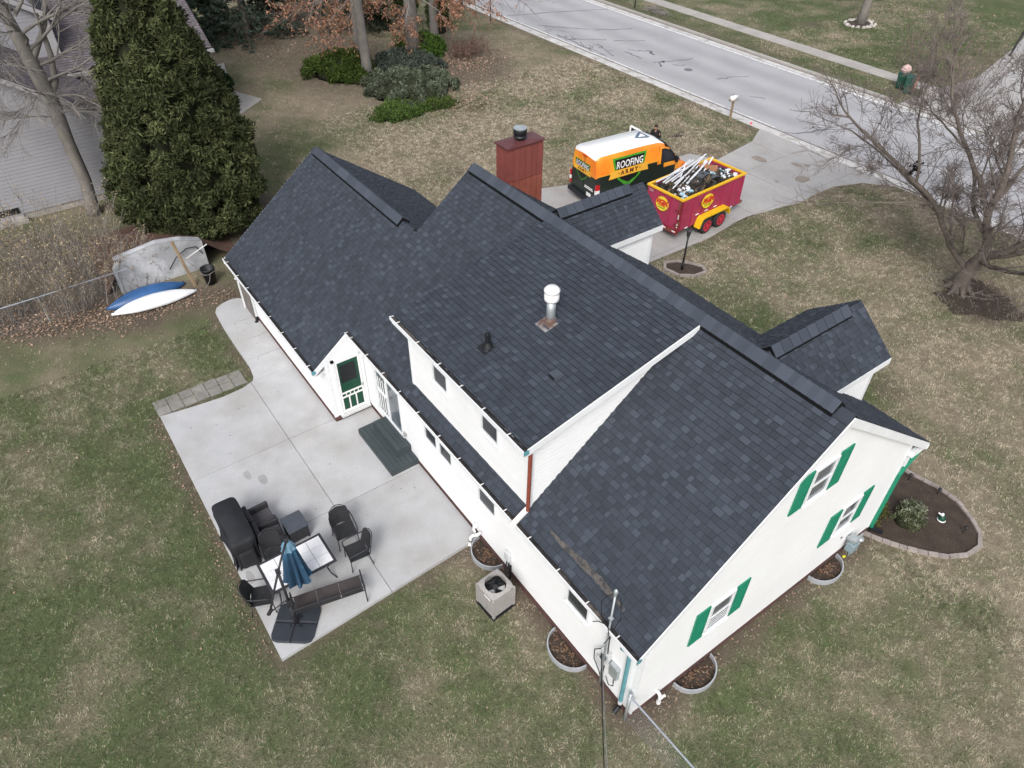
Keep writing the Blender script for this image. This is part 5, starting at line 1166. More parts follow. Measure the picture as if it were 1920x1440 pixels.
def vs_(sgn,eps=.008):
    return lambda y,z:(sgn*(float(hw(z))+eps),y,z)
def vr(x,z,eps=.02):      # rear face map: x from the left, as seen from behind
    return (x*float(hw(z))/VW,-eps+.0*z if z<2.2 else -eps+.03,z)
# cab windows
for sg in (1,-1):
    g=poly_on('side_window',[(3.6,1.46),(4.42,1.44),(4.30,1.62),(4.0,1.90),(3.75,2.02),(3.6,2.03)],vs_(sg,.012),'glass',van); 
    poly_on('window_trim',[(3.56,1.41),(4.50,1.39),(4.35,1.64),(4.03,1.95),(3.76,2.07),(3.56,2.08)],vs_(sg,.006),'vdark',van)
    m=MB(); m.box(sg*1.02-.05,sg*1.02+.12*sg if sg>0 else sg*1.02+.05,4.35,4.45,1.35,1.62) if sg>0 else m.box(-1.19,-1.0,4.35,4.45,1.35,1.62); m.build('mirror','black',van,bevel=.02)
    poly_on('door_seam',[(3.42,.5),(3.435,.5),(3.435,2.2),(3.42,2.2)],vs_(sg,.006),'vdark',van,1)
    poly_on('rub_strip',[(.25,.62),(3.3,.62),(3.3,.70),(.25,.70)],vs_(sg,.012),'black',van,1)
    for y in (.95,4.35):
        w_=MB(); w_.smooth=True; w_.tube([(sg*.99,y,.34),(sg*.74,y,.34)],.34,20); W_=w_.build('wheel','tyre',van)
        w_=MB(); w_.lathe([(.0,0),(.20,.0),(.21,.03),(.0,.03)],(0,0,0),16); r_=w_.build('rim','galv',W_); r_.rotation_euler=(0,math.pi/2*sg,0); r_.location=(sg*.985,y,.34)
        a_=MB(); P=[(y+.42*math.cos(t),.34+.42*math.sin(t)) for t in [math.pi*i/10 for i in range(11)]]+[(y-.42,.29),(y+.42,.29)]
        poly_on('wheel_arch',P,vs_(sg,.006),'vdark',van,1)
m=MB(); ws=[(-.76,4.60,1.47),(.76,4.60,1.47),(.68,3.84,2.24),(-.68,3.84,2.24)]; m.add([(x,y+.03,z+.02) for x,y,z in ws]+[(x,y,z-.01) for x,y,z in ws],[(0,1,2,3),(0,4,5,1),(1,5,6,2),(2,6,7,3),(3,7,4,0)]); m.build('windshield','glass',van)
m=MB(); m.box(-.85,.85,4.66,4.80,1.30,1.33); m.build('cowl','black',van)
for sg in (1,-1):
    m=MB(); m.hexa([(sg*.90,5.1,.80),(sg*.97,4.98,.80),(sg*.80,5.34,.80),(sg*.72,5.30,.80)],[(sg*.90,5.02,1.06),(sg*.96,4.9,1.10),(sg*.82,5.24,.98),(sg*.74,5.2,.98)]); m.build('headlight','glassg',van)
    m=MB(); m.box(sg*.955-.045,sg*.955+.045,-.04,.16,.62,1.22); tl_=m.build('tail_light','lampred',van,bevel=.01); m=MB(); m.box(sg*.955-.047,sg*.955+.047,-.043,.163,.80,.98); m.build('reverse_lamp','white',tl_)
m=MB(); m.box(-.98,.98,-.14,.12,.30,.50); m.build('rear_bumper','black',van,bevel=.03); m=MB(); m.box(-.90,.90,5.25,5.46,.30,.62); m.build('front_bumper','black',van,bevel=.04)
m=MB(); m.box(-.012,.012,-.012,.0,.5,2.2); m.build('rear_door_seam','vdark',van); m=MB(); m.box(-.15,.15,-.02,.0,2.20,2.24); m.build('brake_lamp','lampred',van)
m=MB(); m.box(.30,.62,-.028,-.015,.52,.68); m.build('licence_plate','white',van)
SHL=lambda cx,cz,s:[(cx+x*s,cz+z*s) for x,z in ((-.95,.62),(.95,.62),(.80,.05),(.62,-.35),(.30,-.62),(0,-.80),(-.30,-.62),(-.62,-.35),(-.80,.05))]
for sg in (1,-1):
    S_=lambda e:vs_(sg,e); q=sg; cx,cz=1.75,1.60
    fl=(lambda e:(lambda u,v:vs_(sg,e)(cx+u*q,cz+v)))
    poly_on('shield_print',SHL(0,0,1.0),fl(.010),'vgreen',van); poly_on('shield_print',SHL(0,0,.86),fl(.013),'vdark',van)
    poly_on('shield_print',[(-.80,.50),(.80,.50),(.70,.08),(-.70,.08)],fl(.016),'vdark',van)
    text_on('lettering','ROOFING',.43,lambda u,v:fl(.020)(u,v+.27),'vwht',van,sx=.74,shear=.12,thick=.006,space=1.05)
    poly_on('ribbon_print',[(-1.12,-.28),(-1.05,-.08),(-1.10,.08),(1.08,.10),(1.02,-.08),(1.08,-.26),(.6,-.24),(-.6,-.26)],fl(.018),'vgold',van)
    text_on('lettering','· A R M Y ·',.27,lambda u,v:fl(.022)(u,v-.09),'vbrown',van,thick=.012)
    poly_on('stripe_print',[(-.5,-.45),(0,-.70),(.5,-.45),(.42,-.40),(0,-.60),(-.42,-.40)],fl(.018),'vgreen',van)
    text_on('lettering','ROOFING',.11,lambda u,v:vs_(sg,.012)(3.95+u*q,1.12+v),'vwht',van,shear=.2) if False else None
    poly_on('gold_line',[(.05,1.60),(3.3,1.60),(3.3,1.565),(.05,1.565)],vs_(sg,.009),'vgold',van,2)
rr=lambda e:(lambda u,v:vr(-.12+u,v+1.55,e))
poly_on('shield_print',SHL(0,0,.62),rr(.022),'vgreen',van,2); poly_on('shield_print',SHL(0,0,.57),rr(.024),'vdark',van,2); poly_on('ribbon_print',[(-.68,-.12),(-.64,0),(-.68,.10),(.68,.10),(.62,0),(.68,-.12)],rr(.028),'vgold',van,2)
text_on('lettering','ROOFING',.31,lambda u,v:rr(.032)(u,v+.21),'vwht',van,sx=.68,shear=.1,thick=.004,space=1.05); text_on('lettering','A R M Y',.17,lambda u,v:rr(.034)(u,v-.01),'vbrown',van,thick=.008)
for z,a,b in ((.93,.15,.72),(.86,.12,.75)): m=MB(); m.box(a,b,-.024,-.018,z-.018,z+.018); m.build('print_line','vwht',van)
MT['vnavy']=mat('navy_roof_print',(.08,.13,.20),rough=.4)
m=MB(); zz=2.478; m.add([(-.15,3.0,2.462),(.30,3.35,2.452),(-.42,3.42,2.452),(-.10,3.10,2.464),(.10,3.26,2.462),(-.22,3.30,2.464)],[(0,1,2)]); 
m=MB(); m.prism([(.05,2.62),(.30,3.28),(-.42,3.22)],2.474,2.480); m.build('roof_print','vnavy',van); m=MB(); m.prism([(.07,2.80),(.16,3.16),(-.18,3.14)],2.480,2.484); m.build('roof_print','vwhite',van)
# open driver's door (left side)
dv=bpy.data.objects.new('driver_door',None); COL.objects.link(dv); dv.parent=van; dv.location=(-.99,4.45,0); dv.rotation_euler=(0,0,math.radians(-62))
m=MB(); m.prism([(0,.45),(-1.0,.45),(-1.0,1.40),(0,1.36)],0,.07,lambda y,z,x:(x,y,z)); m.build('door_panel','vwhite',dv)
m=MB()
for a,b in (((0,1.36),(-.42,1.92)),((-.42,1.92),(-.98,2.08)),((-.98,2.08),(-.98,1.38)),((0,1.38),(-1,1.40))): m.bar((.035,a[0],a[1]),(.035,b[0],b[1]),.07,.07,up=(1,0,0))
m.build('window_frame','vwhite',dv)
m=MB(); m.prism([(-.04,1.42),(-.94,1.43),(-.94,2.02),(-.44,1.87)],.03,.036,lambda y,z,x:(x,y,z)); m.build('pane','glass',dv)
# ---------------------------------------------------------------- trailer
MT['magenta']=mat('faded_crimson_paint',(.34,.035,.085),rough=.45,ns=2,na=.12,ns2=10,na2=.1); MT['tred']=mat('dark_red_frame',(.20,.02,.025),rough=.5,ns=4,na=.2,col2=(.16,.07,.04),c2s=4,c2lo=.5,c2hi=.6); MT['tyel']=mat('trailer_yellow',(.78,.46,.015),rough=.4,ns=4,na=.08); MT['rimred']=mat('red_wheel',(.45,.03,.05),rough=.4); MT['sgny']=mat('sign_yellow',(.80,.68,.04),rough=.4); MT['sgnr']=mat('sign_red',(.60,.03,.02),rough=.4); MT['sgng']=mat('sign_green',(.10,.25,.04),rough=.4)
TR=thing('dump_trailer','crimson high-sided dump trailer with yellow rim, fenders and oval company signs','trailer',(-14.42,14.98,.03),math.radians(3.2))
w,L,z0,z1=.93,3.95,.52,1.86
m=MB(); m.box(-w,w,0,.05,z0,z1); m.build('rear_gate','magenta',TR); m=MB(); m.box(-w,w,L-.05,L,z0,z1); m.build('front_panel','magenta',TR)
for s in (-1,1): m=MB(); m.box(s*w-.025,s*w+.025,.05,L-.05,z0,z1); m.build('side_panel','magenta',TR)
m=MB(); m.box(-w,w,0,L,z0-.04,z0); m.build('floor','tred',TR)
me=MB().box(-.03,.03,-.045,.045,z0,z1-.03).mesh('rib','magenta')
for k in range(7):
    for s in (-1,1): inst(me,'rib',TR,(s*(w+.03),.08+k*(L-.16)/6,0))
for x in (-w+.04,-.31,.31,w-.04): m=MB(); m.box(x-.03,x+.03,-.05,.0,z0,z1); m.build('rib','magenta',TR)
m=MB(); m.box(w-.12,w+.03,-.06,.0,z0-.02,z1-.03); m.build('gate_post','tred',TR); m=MB(); m.box(-.14,.14,-.075,-.055,1.35,1.55); 
for z in (1.4,.75): m=MB(); m.tube([(w-.25,-.06,z),(w+.04,-.07,z)],.03,6); m.build('hinge','tred',TR)
m=MB()
m.box(-w-.05,w+.05,-.06,.04,z1,z1+.07); m.box(-w-.05,w+.05,L-.04,L+.05,z1,z1+.07); m.box(-w-.05,-w+.05,.04,L-.04,z1,z1+.07); m.box(w-.05,w+.05,.04,L-.04,z1,z1+.07); m.build('rim','tyel',TR)
m=MB(); m.box(-w,w,-.1,0,z0-.16,z0-.02); m.box(-w*.9,-w*.9+.1,0,L+.4,z0-.14,z0-.03); m.box(w*.9-.1,w*.9,0,L+.4,z0-.14,z0-.03); m.bar((-.7,L,.42),(0,L+1.2,.42),.09,.1); m.bar((.7,L,.42),(0,L+1.2,.42),.09,.1); m.build('chassis','tred',TR)
m=MB(); m.box(-.06,.06,L+1.0,L+1.12,.1,.95); m.build('jack','charc',TR)
for s in (-1,1):
    P=[(.95,.42),(1.08,.78),(1.22,.86),(2.75,.86),(2.90,.78),(2.97,.50),(2.91,.50),(2.84,.74),(2.72,.80),(1.26,.80),(1.13,.74),(1.01,.42)]
    m=MB(); m.prism(P,s*(w+.04),s*(w+.34),lambda y,z,x:(x,y,z)); m.build('fender','tyel',TR)
    for y in (1.53,2.40):
        t_=MB(); t_.smooth=True; t_.lathe([(.20,-.11),(.33,-.11),(.37,-.08),(.37,.08),(.33,.11),(.20,.11)],(0,0,0),22); T_=t_.build('wheel','tyre',TR); T_.location=(s*(w+.20),y,.37); T_.rotation_euler=(0,math.pi/2*s,0)
        t_=MB(); t_.lathe([(.245,.06),(.25,.122),(.20,.116),(.08,.112),(.07,.15),(.0,.15)],(0,0,0),16); t_.build('rim','rimred',T_)
        t_=MB(); 
        for q in range(6): a=q*math.pi/3; t_.lathe([(.028,.10),(.028,.125)],(.14*math.cos(a),.13*math.sin(a),0),6)
        t_.build('lug_hole','dark',T_,kind='stuff')
me=MB().box(-.012,.012,-.09,.09,-.02,.02).mesh('reflector','white')
for k in range(6): inst(me,'reflector',TR,(w+.075 if k in (9,) else w+.045,.45+k*.58,z0+.02+(.42 if 1<=k<=3 else .0)))
me=MB().box(-.09,.09,-.012,.012,-.02,.02).mesh('reflector','white')
for k in range(4): inst(me,'reflector',TR,(-.78+.52*k,-.11,z0-.05))
me=MB().box(-.014,.014,-.012,.012,-.09,.09).mesh('reflector','white')
for z in (.75,1.15): inst(me,'reflector',TR,(w-.05,-.07,z))
def oval(par,mp,rx=.37,rz=.31):
    P=[(rx*math.cos(2*math.pi*i/28),rz*math.sin(2*math.pi*i/28)) for i in range(28)]
    mb=MB(); mb.add([mp(x,z,.035) for x,z in P]+[mp(x,z,.0) for x,z in P],[tuple(range(28))]+[(i,(i+1)%28,28+(i+1)%28,28+i) for i in range(28)]); s_=mb.build('sign','sgny',par)
    mb=MB()
    for i in range(28):
        a,b=P[i],P[(i+1)%28]; mb.add([mp(a[0]*.99,a[1]*.99,.037),mp(b[0]*.99,b[1]*.99,.037),mp(b[0]*.95,b[1]*.95,.037),mp(a[0]*.95,a[1]*.95,.037)],[(0,1,2,3)])
    mb.build('sign_border','sgnr',s_)
    text_on('sign_lettering','MGM',.30,lambda u,v:mp(u,v+.07,.04),'sgnr',s_,thick=.022,shear=.05,sx=.95); text_on('sign_lettering','DUMPSTERS',.085,lambda u,v:mp(u,v-.08,.04),'sgnr',s_,thick=.004)
    mb=MB(); P=[(-.24,-.15),(.24,-.15),(.20,-.19),(-.20,-.19)]; mb.add([mp(x,z,.04) for x,z in P],[(0,1,2,3)]); mb.build('sign_stripe','sgng',s_)
oval(TR,lambda u,v,e:(u*.9-.05,-.055-e,1.38+v))
oval(TR,lambda u,v,e:(w+.065+e,1.55+u,1.42+v))
text_on('number_lettering','270',.16,lambda u,v:(-.72+u,-.056,1.72+v),'ltgrey',TR)
# load of the trailer (rests inside: own things)
MT['tearoff']=mat('torn_shingle_scrap',(.035,.032,.03),rough=.9,ns=5,na=.3,rand=.3,col2=(.14,.10,.06),c2s=3,c2lo=.52,c2hi=.62); MT['scrapw']=mat('white_scrap',(.66,.68,.72),rough=.5,ns=4,na=.1,rand=.1); MT['cyan']=mat('pale_blue_wrapper',(.35,.52,.62),rough=.6,ns=8,na=.3)
ca,sa=math.cos(math.radians(3.2)),math.sin(math.radians(3.2))
def TL(x,y,z): return (-14.42+x*ca-y*sa,14.98+x*sa+y*ca,z+.03)
V=[];F=[];
heap=MB(); NN=26; PH=[]
for i in range(NN+1):
    for j in range(12):
        x=-.88+1.76*j/11; y=.08+3.78*i/NN; z=1.55+.38*math.exp(-((y-2.0)/1.1)**2)*(1-(x/1.2)**2)+.18*(vnoise(x*5,y*5,1,3)-.5)
        PH.append(TL(x,y,z))
heap.add(PH,[(i*12+j,i*12+j+1,(i+1)*12+j+1,(i+1)*12+j) for i in range(NN) for j in range(11)])
for q in range(620):
    x=rs.uniform(-.8,.8); y=rs.uniform(.15,3.7); z=1.60+.38*math.exp(-((y-2.0)/1.1)**2)*(1-(x/1.2)**2)+rs.uniform(-.02,.20); a=rs.uniform(0,6.28); l=rs.uniform(.05,.20); h=rs.uniform(.03,.12); tz=rs.uniform(-.12,.12); tx=rs.uniform(-.1,.1)
    c,s=math.cos(a),math.sin(a); P=[TL(x+u*c*l-v*s*h,y+u*s*l+v*c*h,z+u*tz+v*tx) for u,v in ((-1,-1),(1,-1),(1,1),(-1,1))]
    heap.add(P+[(p[0],p[1],p[2]-.012) for p in P],[(0,1,2,3),(7,6,5,4),(0,4,5,1),(1,5,6,2),(2,6,7,3),(3,7,4,0)])
o=heap.build('torn_off_shingles','tearoff',None,kind='stuff'); tag(o,'heap of torn-off dark shingles filling the dump trailer','debris')
for k in range(13):
    y0=.55+.05*k+rs.uniform(-.1,.1); x0=-.85+.10*k+rs.uniform(-.15,.15)
    a=TL(x0*.8,y0-.1+rs.uniform(-.5,.6),1.92+rs.uniform(0,.18)); b=TL(-.45+x0*.35+rs.uniform(-.15,.15),2.5+rs.uniform(-.9,.9),2.22+rs.uniform(-.12,.2))
    m=MB(); mi_=[(p+q)/2+rs.uniform(-.05,.05) for p,q in zip(a,b)]; m.bar(a,mi_,rs.uniform(.04,.08),.04); m.bar(mi_,b,rs.uniform(.04,.07),.035); o=m.build('gutter_length','scrapw',None); tag(o,'white old gutter length in the bundle lying across the trailer load','gutter scrap','white gutter lengths in the trailer')
for k in range(40):
    if k<14: x,y=rs.uniform(.1,.8),rs.uniform(.2,1.0)
    else: x,y=rs.uniform(-.2,.8),rs.uniform(2.5,3.7)
    z=1.78+.3*math.exp(-((y-2.0)/1.1)**2)+rs.uniform(0,.1); m=MB(); sz=rs.uniform(.04,.13); c=TL(x,y,z)
    m.lathe([(.2*sz,-sz*.5),(sz,-.3*sz),(sz*.9,.25*sz),(.3*sz,.5*sz)],c,6,1,rs.uniform(.5,1.6)); m.v=[(p[0]+rs.uniform(-.5,.5)*sz,p[1]+rs.uniform(-.5,.5)*sz,p[2]+rs.uniform(-.4,.4)*sz) for p in m.v]; o=m.build('scrap_piece','cyan' if k%3==0 else 'scrapw',None); tag(o,('pale blue' if k%3==0 else 'white')+' crumpled scrap '+('at the rear end' if k<14 else 'at the front end')+' of the trailer load','rubbish','crumpled scraps in the trailer')
m=MB(); a=TL(-.35,2.25,2.05);b=TL(.35,2.75,2.12); m.hexa([TL(-.38,2.3,2.0),TL(.3,2.75,2.0),TL(.3,2.77,2.0),TL(-.38,2.32,2.0)],[TL(-.38,2.35,2.34),TL(.3,2.8,2.34),TL(.3,2.82,2.34),TL(-.38,2.37,2.34)])
MT['cardb']=mat('brown_cardboard',(.33,.16,.09),rough=.9,ns=4,na=.1); o=m.build('cardboard_sheet','cardb',None); tag(o,'brown cardboard sheet standing up in the trailer load','cardboard')
MT['rollg']=mat('dark_grey_membrane',(.075,.085,.10),rough=.6,ns=4,na=.15)
for k,(x,y,r_,lb) in enumerate(((.28,2.05,.24,'dark grey curled membrane strip arching over the trailer load'),(.52,2.35,.19,'smaller grey membrane roll leaning on the larger one in the trailer'))):
    m=MB(); P=[];n=12
    for i in range(n+1):
        a=math.pi*i/n
        for s in (-.16,.16): P.append(TL(x+s+.1*math.cos(a),y+r_*1.5*math.cos(a),1.75+r_*2*math.sin(a)))
    m.add(P,[(2*i,2*i+1,2*i+3,2*i+2) for i in range(n)]); o=m.build('membrane_strip','rollg',None); sm=o.modifiers.new('thickness','SOLIDIFY'); sm.thickness=.03; tag(o,lb,'roofing scrap')
# ---------------------------------------------------------------- person
MT['skin']=mat('skin',(.42,.25,.18),rough=.6,na=.03,na2=0); MT['hoodie']=mat('black_hooded_jacket',(.010,.010,.012),rough=.85,ns=8,na=.3); MT['jeans']=mat('dark_work_trousers',(.018,.02,.028),rough=.85,ns=8,na=.2); MT['hair']=mat('dark_brown_hair',(.02,.012,.009),rough=.7,ns=30,na=.3)
pe=thing('person','person in a black hooded jacket looking down at a phone beside the van','person',(-19.93,19.85,0),math.radians(-62))
def skin(name,verts,edges,radii,m_,par,root=0,sub=2):
    me=bpy.data.meshes.new(name); me.from_pydata(verts,edges,[]); me.materials.append(MT[m_]); o=bpy.data.objects.new(name,me); COL.objects.link(o); o.parent=par
    sk=o.modifiers.new('skin','SKIN'); sk.use_smooth_shade=True
    for i,r in enumerate(radii): me.skin_vertices[0].data[i].radius=(r,r) if not isinstance(r,tuple) else r
    me.skin_vertices[0].data[root].use_root=True
    ss=o.modifiers.new('subsurf','SUBSURF'); ss.levels=sub; ss.render_levels=sub; return o
# facing +x ; height 1.76
def armpts(s): return [(0,s*.18,1.42),(-.02,s*.23,1.18),(.20,s*.16,1.08),(.29,s*.07,1.10)]
v=[(0,0,.95),(0,0,1.15),(0,0,1.38),(.03,0,1.50),(.06,0,1.58),(.10,0,1.66),(.09,0,1.72)]; e=[(i,i+1) for i in range(6)]; r=[(.11,.09),(.10,.08),(.11,.07),.05,(.07,.065),(.095,.08),(.06,.06)]
for s in (-1,1):
    b=len(v); v+=armpts(s); e+=[(2,b),(b,b+1),(b+1,b+2),(b+2,b+3)]; r+=[.045,.036,.03,.026]
    c=len(v)
    for k in range(5):
        q=b+3; y0=s*.07+(k-2)*.016 if k<4 else s*.04; l=(.05,.06,.065,.055,.04)[k]
        v+=[(.31,y0,1.115),(.31+l*.6,y0-s*.01,1.12),(.31+l,y0-s*.02,1.105 if k<4 else 1.12)]; cc=len(v)-3; e+=[(q,cc),(cc,cc+1),(cc+1,cc+2)]; r+=[.011,.009,.007]
    b=len(v); v+=[(0,s*.10,.90),(.02,s*.11,.50),(-.01,s*.12,.10),(.03,s*.12,.04),(.15,s*.13,.03)]; e+=[(0,b),(b,b+1),(b+1,b+2),(b+2,b+3),(b+3,b+4)]; r+=[.095,.06,.042,.045,.035]
skin('body',v,e,r,'skin',pe)
v=[(0,0,.88),(0,0,1.12),(0,0,1.38),(-.01,0,1.50)]; e=[(0,1),(1,2),(2,3)]; r=[(.185,.15),(.175,.14),(.19,.145),(.10,.09)]
for s in (-1,1): b=len(v); a=armpts(s); v+=[a[0],a[1],a[2]]; e+=[(2,b),(b,b+1),(b+1,b+2)]; r+=[.09,.075,.058]
v+=[(-.10,0,1.50)]; e+=[(3,len(v)-1)]; r+=[(.10,.07)]
skin('hooded_jacket',v,e,r,'hoodie',pe)
v=[(0,0,.92)]; e=[]; r=[(.17,.135)]
for s in (-1,1): b=len(v); v+=[(0,s*.10,.86),(.02,s*.11,.50),(-.01,s*.12,.12)]; e+=[(0,b),(b,b+1),(b+1,b+2)]; r+=[.11,.08,.065]
skin('trousers',v,e,r,'jeans',pe)
for s in (-1,1): m=MB(); m.smooth=True; m.lathe([(.0,0),(.055,0),(.055,.05),(.03,.09),(0,.1)],(.06,s*.125,0),12,2.2,1); m.build('boot','black',pe)
m=MB(); m.smooth=True; m.lathe([(.0,-.10),(.075,-.08),(.098,-.02),(.10,.04),(.07,.09),(0,.105)],(.06,0,1.70),14,1.02,.92); m.build('hair','hair',pe)
m=MB(); m.smooth=True; m.tube([(-.03,0,1.68),(-.09,0,1.66),(-.11,0,1.58)],[.045,.035,.02],8); m.build('hair_bun','hair',pe)
m=MB(); m.smooth=True; m.lathe([(0,-.09),(.05,-.08),(.078,-.02),(.075,.03),(.0,.06)],(.105,0,1.66),14,.85,.9); fc=m.build('face','skin',pe)
m=MB(); m.add([(.165,-.012,1.64),(.165,.012,1.64),(.195,0,1.635),(.168,0,1.675)],[(0,1,2),(1,3,2),(3,0,2),(0,3,1)]); m.build('nose','skin',fc)
for s in (-1,1):
    m=MB(); m.lathe([(.0,-.007),(.010,0),(0,.007)],(.165,s*.028,1.672),8); m.build('eye','dark',fc); m=MB(); m.lathe([(0,-.025),(.012,0),(0,.025)],(.075,s*.083,1.66),8); m.build('ear','skin',fc)
m=MB(); m.box(.155,.168,-.02,.02,1.606,1.613); m.build('mouth','lampred2' if 'lampred2' in MT else 'redbrown',fc)
ph=thing('phone','phone held in front by the person in black','phone',(-19.93+.36*math.cos(math.radians(-62)),19.85+.36*math.sin(math.radians(-62)),1.13),math.radians(-62))
m=MB(); m.box(-.035,.035,-.05,.05,0,.008); m.build('phone_case','black',ph); m=MB(); m.box(-.03,.03,-.045,.045,.008,.0095); m.build('screen','glassg',ph)
# ================================================================== TREES AND PLANTS
MINR=.0
def limb(mb,p,d,L,r0,r1,n,jit,lift,R,sides):
    r0=max(r0,MINR*1.3); r1=max(r1,MINR)
    pts=[Vector(p)]; rad=[r0]; d=Vector(d).normalized()
    for i in range(n):
        d=(d+Vector((R.gauss(0,jit),R.gauss(0,jit),R.gauss(0,jit)+lift))).normalized(); pts.append(pts[-1]+d*L/n); rad.append(r0+(r1-r0)*(i+1)/n)
    mb.tube(pts,rad,sides,cap=False); return pts,rad,d
def grow(big,small,p,d,L,r,depth,R,par):
    n=4 if depth>0 else 3; pts,rad,dd=limb(big if r>.03 else small,p,d,L,r,r*(.55 if depth else .3),n,par['jit'],par['lift'],R,7 if r>.05 else (5 if r>.02 else 3))
    if depth==0: return
    k=par['kids'] if depth>1 else par['twigs']
    for i in range(k):
        t=R.uniform(.25,1.0); j=min(int(t*n),n-1); q=pts[j]+(pts[j+1]-pts[j])*(t*n-j); ax=(pts[j+1]-pts[j]).normalized()
        side=ax.cross(Vector((R.gauss(0,1),R.gauss(0,1),R.gauss(0,1)))).normalized(); a=R.uniform(*par['ang']); nd=(ax*math.cos(a)+side*math.sin(a)).normalized(); nd.z+=par['up']
        grow(big,small,q,nd,L*R.uniform(*par['sh']),rad[j]*R.uniform(.42,.62),depth-1,R,par)
    grow(big,small,pts[-1],dd,L*.6,rad[-1],depth-1,R,par)
# ---- maple on the right
MINR=.0055
R=random.Random(5)
mp=thing('bare_tree','large spreading leafless tree in the front lawn right of the driveway','tree',(-4.8,21.45,0))
tr=MB(); tr.smooth=True; sm=MB()
par=dict(jit=.15,lift=.03,kids=5,twigs=8,ang=(.4,1.2),up=.06,sh=(.42,.7))
tr.tube([(0,0,-.1),(-.02,0,.15),(.0,.05,.6),(.12,.1,1.15),(.25,.15,1.5)],[.42,.33,.27,.26,.24],12)
for k in range(7):
    a=k*.9+.2; tr.tube([(.25*math.cos(a),.25*math.sin(a),.25),(.45*math.cos(a),.45*math.sin(a),.04),(.75*math.cos(a),.75*math.sin(a),-.06)],[.14,.08,.03],6)
def big(P,r,seed,depth=4,nk=5,l=1.5):
    R=random.Random(seed); P=[Vector(p) for p in P]; m=len(P); rad=[r*(1-.6*i/(m-1)) for i in range(m)]
    # smooth path
    Q=[];W=[]
    for i in range(m-1):
        for t in (0,.33,.66):
            p0=P[max(i-1,0)];p1=P[i];p2=P[i+1];p3=P[min(i+2,m-1)]
            Q.append(.5*((2*p1)+(-p0+p2)*t+(2*p0-5*p1+4*p2-p3)*t*t+(-p0+3*p1-3*p2+p3)*t**3)+Vector((R.gauss(0,.02),R.gauss(0,.02),R.gauss(0,.02)))); W.append(rad[i]+(rad[i+1]-rad[i])*t)
    Q.append(P[-1]); W.append(rad[-1]); tr.tube(Q,W,8,cap=False)
    for i in range(2,len(Q)-1):
        if R.random()<.72:
            ax=(Q[i+1]-Q[i]).normalized(); side=ax.cross(Vector((R.gauss(0,1),R.gauss(0,1),R.gauss(0,1)))).normalized(); a=R.uniform(.6,1.2); nd=ax*math.cos(a)+side*math.sin(a); nd.z+=.25
            grow(tr,sm,Q[i],nd,l*R.uniform(.6,1.1),W[i]*R.uniform(.25,.42),depth-1 if R.random()<.6 else depth-2,R,par)
    grow(tr,sm,Q[-1],Q[-1]-Q[-2],l,W[-1],depth-1,R,par)
O_=(0,0,0)
big([(.0,.05,.9),(-.7,.0,1.35),(-1.3,-.1,1.95),(-2.0,-.2,2.8),(-3.0,-.3,3.35),(-4.3,-.3,3.9),(-5.4,-.6,4.5)],.14,1)
big([(-2.0,-.2,2.8),(-3.4,.2,3.1),(-4.8,.0,3.75),(-6.0,-.4,4.3)],.06,2,3)
big([(-2.0,-.2,2.8),(-2.4,-1.2,3.0),(-3.4,-2.3,2.9),(-4.6,-3.2,2.6)],.045,3,2,4,1.3)
big([(-2.9,-.3,3.3),(-3.0,-.6,4.4),(-3.4,-.9,5.6),(-3.5,-1.0,6.6)],.06,4,3)
big([(.25,.15,1.45),(.15,.0,2.3),(-.1,-.3,3.2),(-.1,-.3,4.5),(-.5,-.2,6.0),(-.7,-.1,7.2)],.17,5)
big([(-.1,-.3,3.2),(-.9,-.2,4.2),(-1.8,-.3,5.2),(-2.6,-.5,6.3),(-3.1,-.4,7.3)],.10,6)
big([(.2,.1,2.2),(-.8,.3,2.9),(-1.3,.6,3.8),(-2.2,1.2,4.4),(-3.4,1.6,4.8)],.09,7)
big([(.25,.15,1.5),(1.1,.3,2.3),(1.7,.4,3.4),(2.2,.6,4.6),(2.6,.8,6.0)],.15,8)
big([(.25,.15,1.5),(1.2,.9,1.9),(2.4,1.6,2.6),(3.6,2.4,3.3)],.12,9)
big([(.2,.1,1.4),(1.2,-.8,1.8),(2.3,-1.6,2.5),(3.3,-2.2,3.2)],.10,10)
big([(-.1,-.3,3.4),(-.2,1.0,4.4),(-.3,2.0,5.4),(-.6,3.0,6.4)],.08,11)
tr.build('trunk','bark',mp); sm.build('crown','twig',mp)
cr_=thing('leaf_clump','dark clump of leaves caught in the bare branches of the right-hand tree','leaf clump',(-7.98,21.2,3.75)); m=MB()
for i in range(30):
    a,b=R.uniform(0,6.28),R.uniform(0,6.28); c=Vector((R.gauss(0,.13),R.gauss(0,.13),R.gauss(0,.10))); m.add([c+Vector((.1*math.cos(a),.1*math.sin(a),.02)),c+Vector((-.1*math.sin(a),.1*math.cos(a),.06)),c+Vector((-.06,.02,-.1))],[(0,1,2)])
m.build('dead_leaves','hoodie',cr_)
MINR=.004
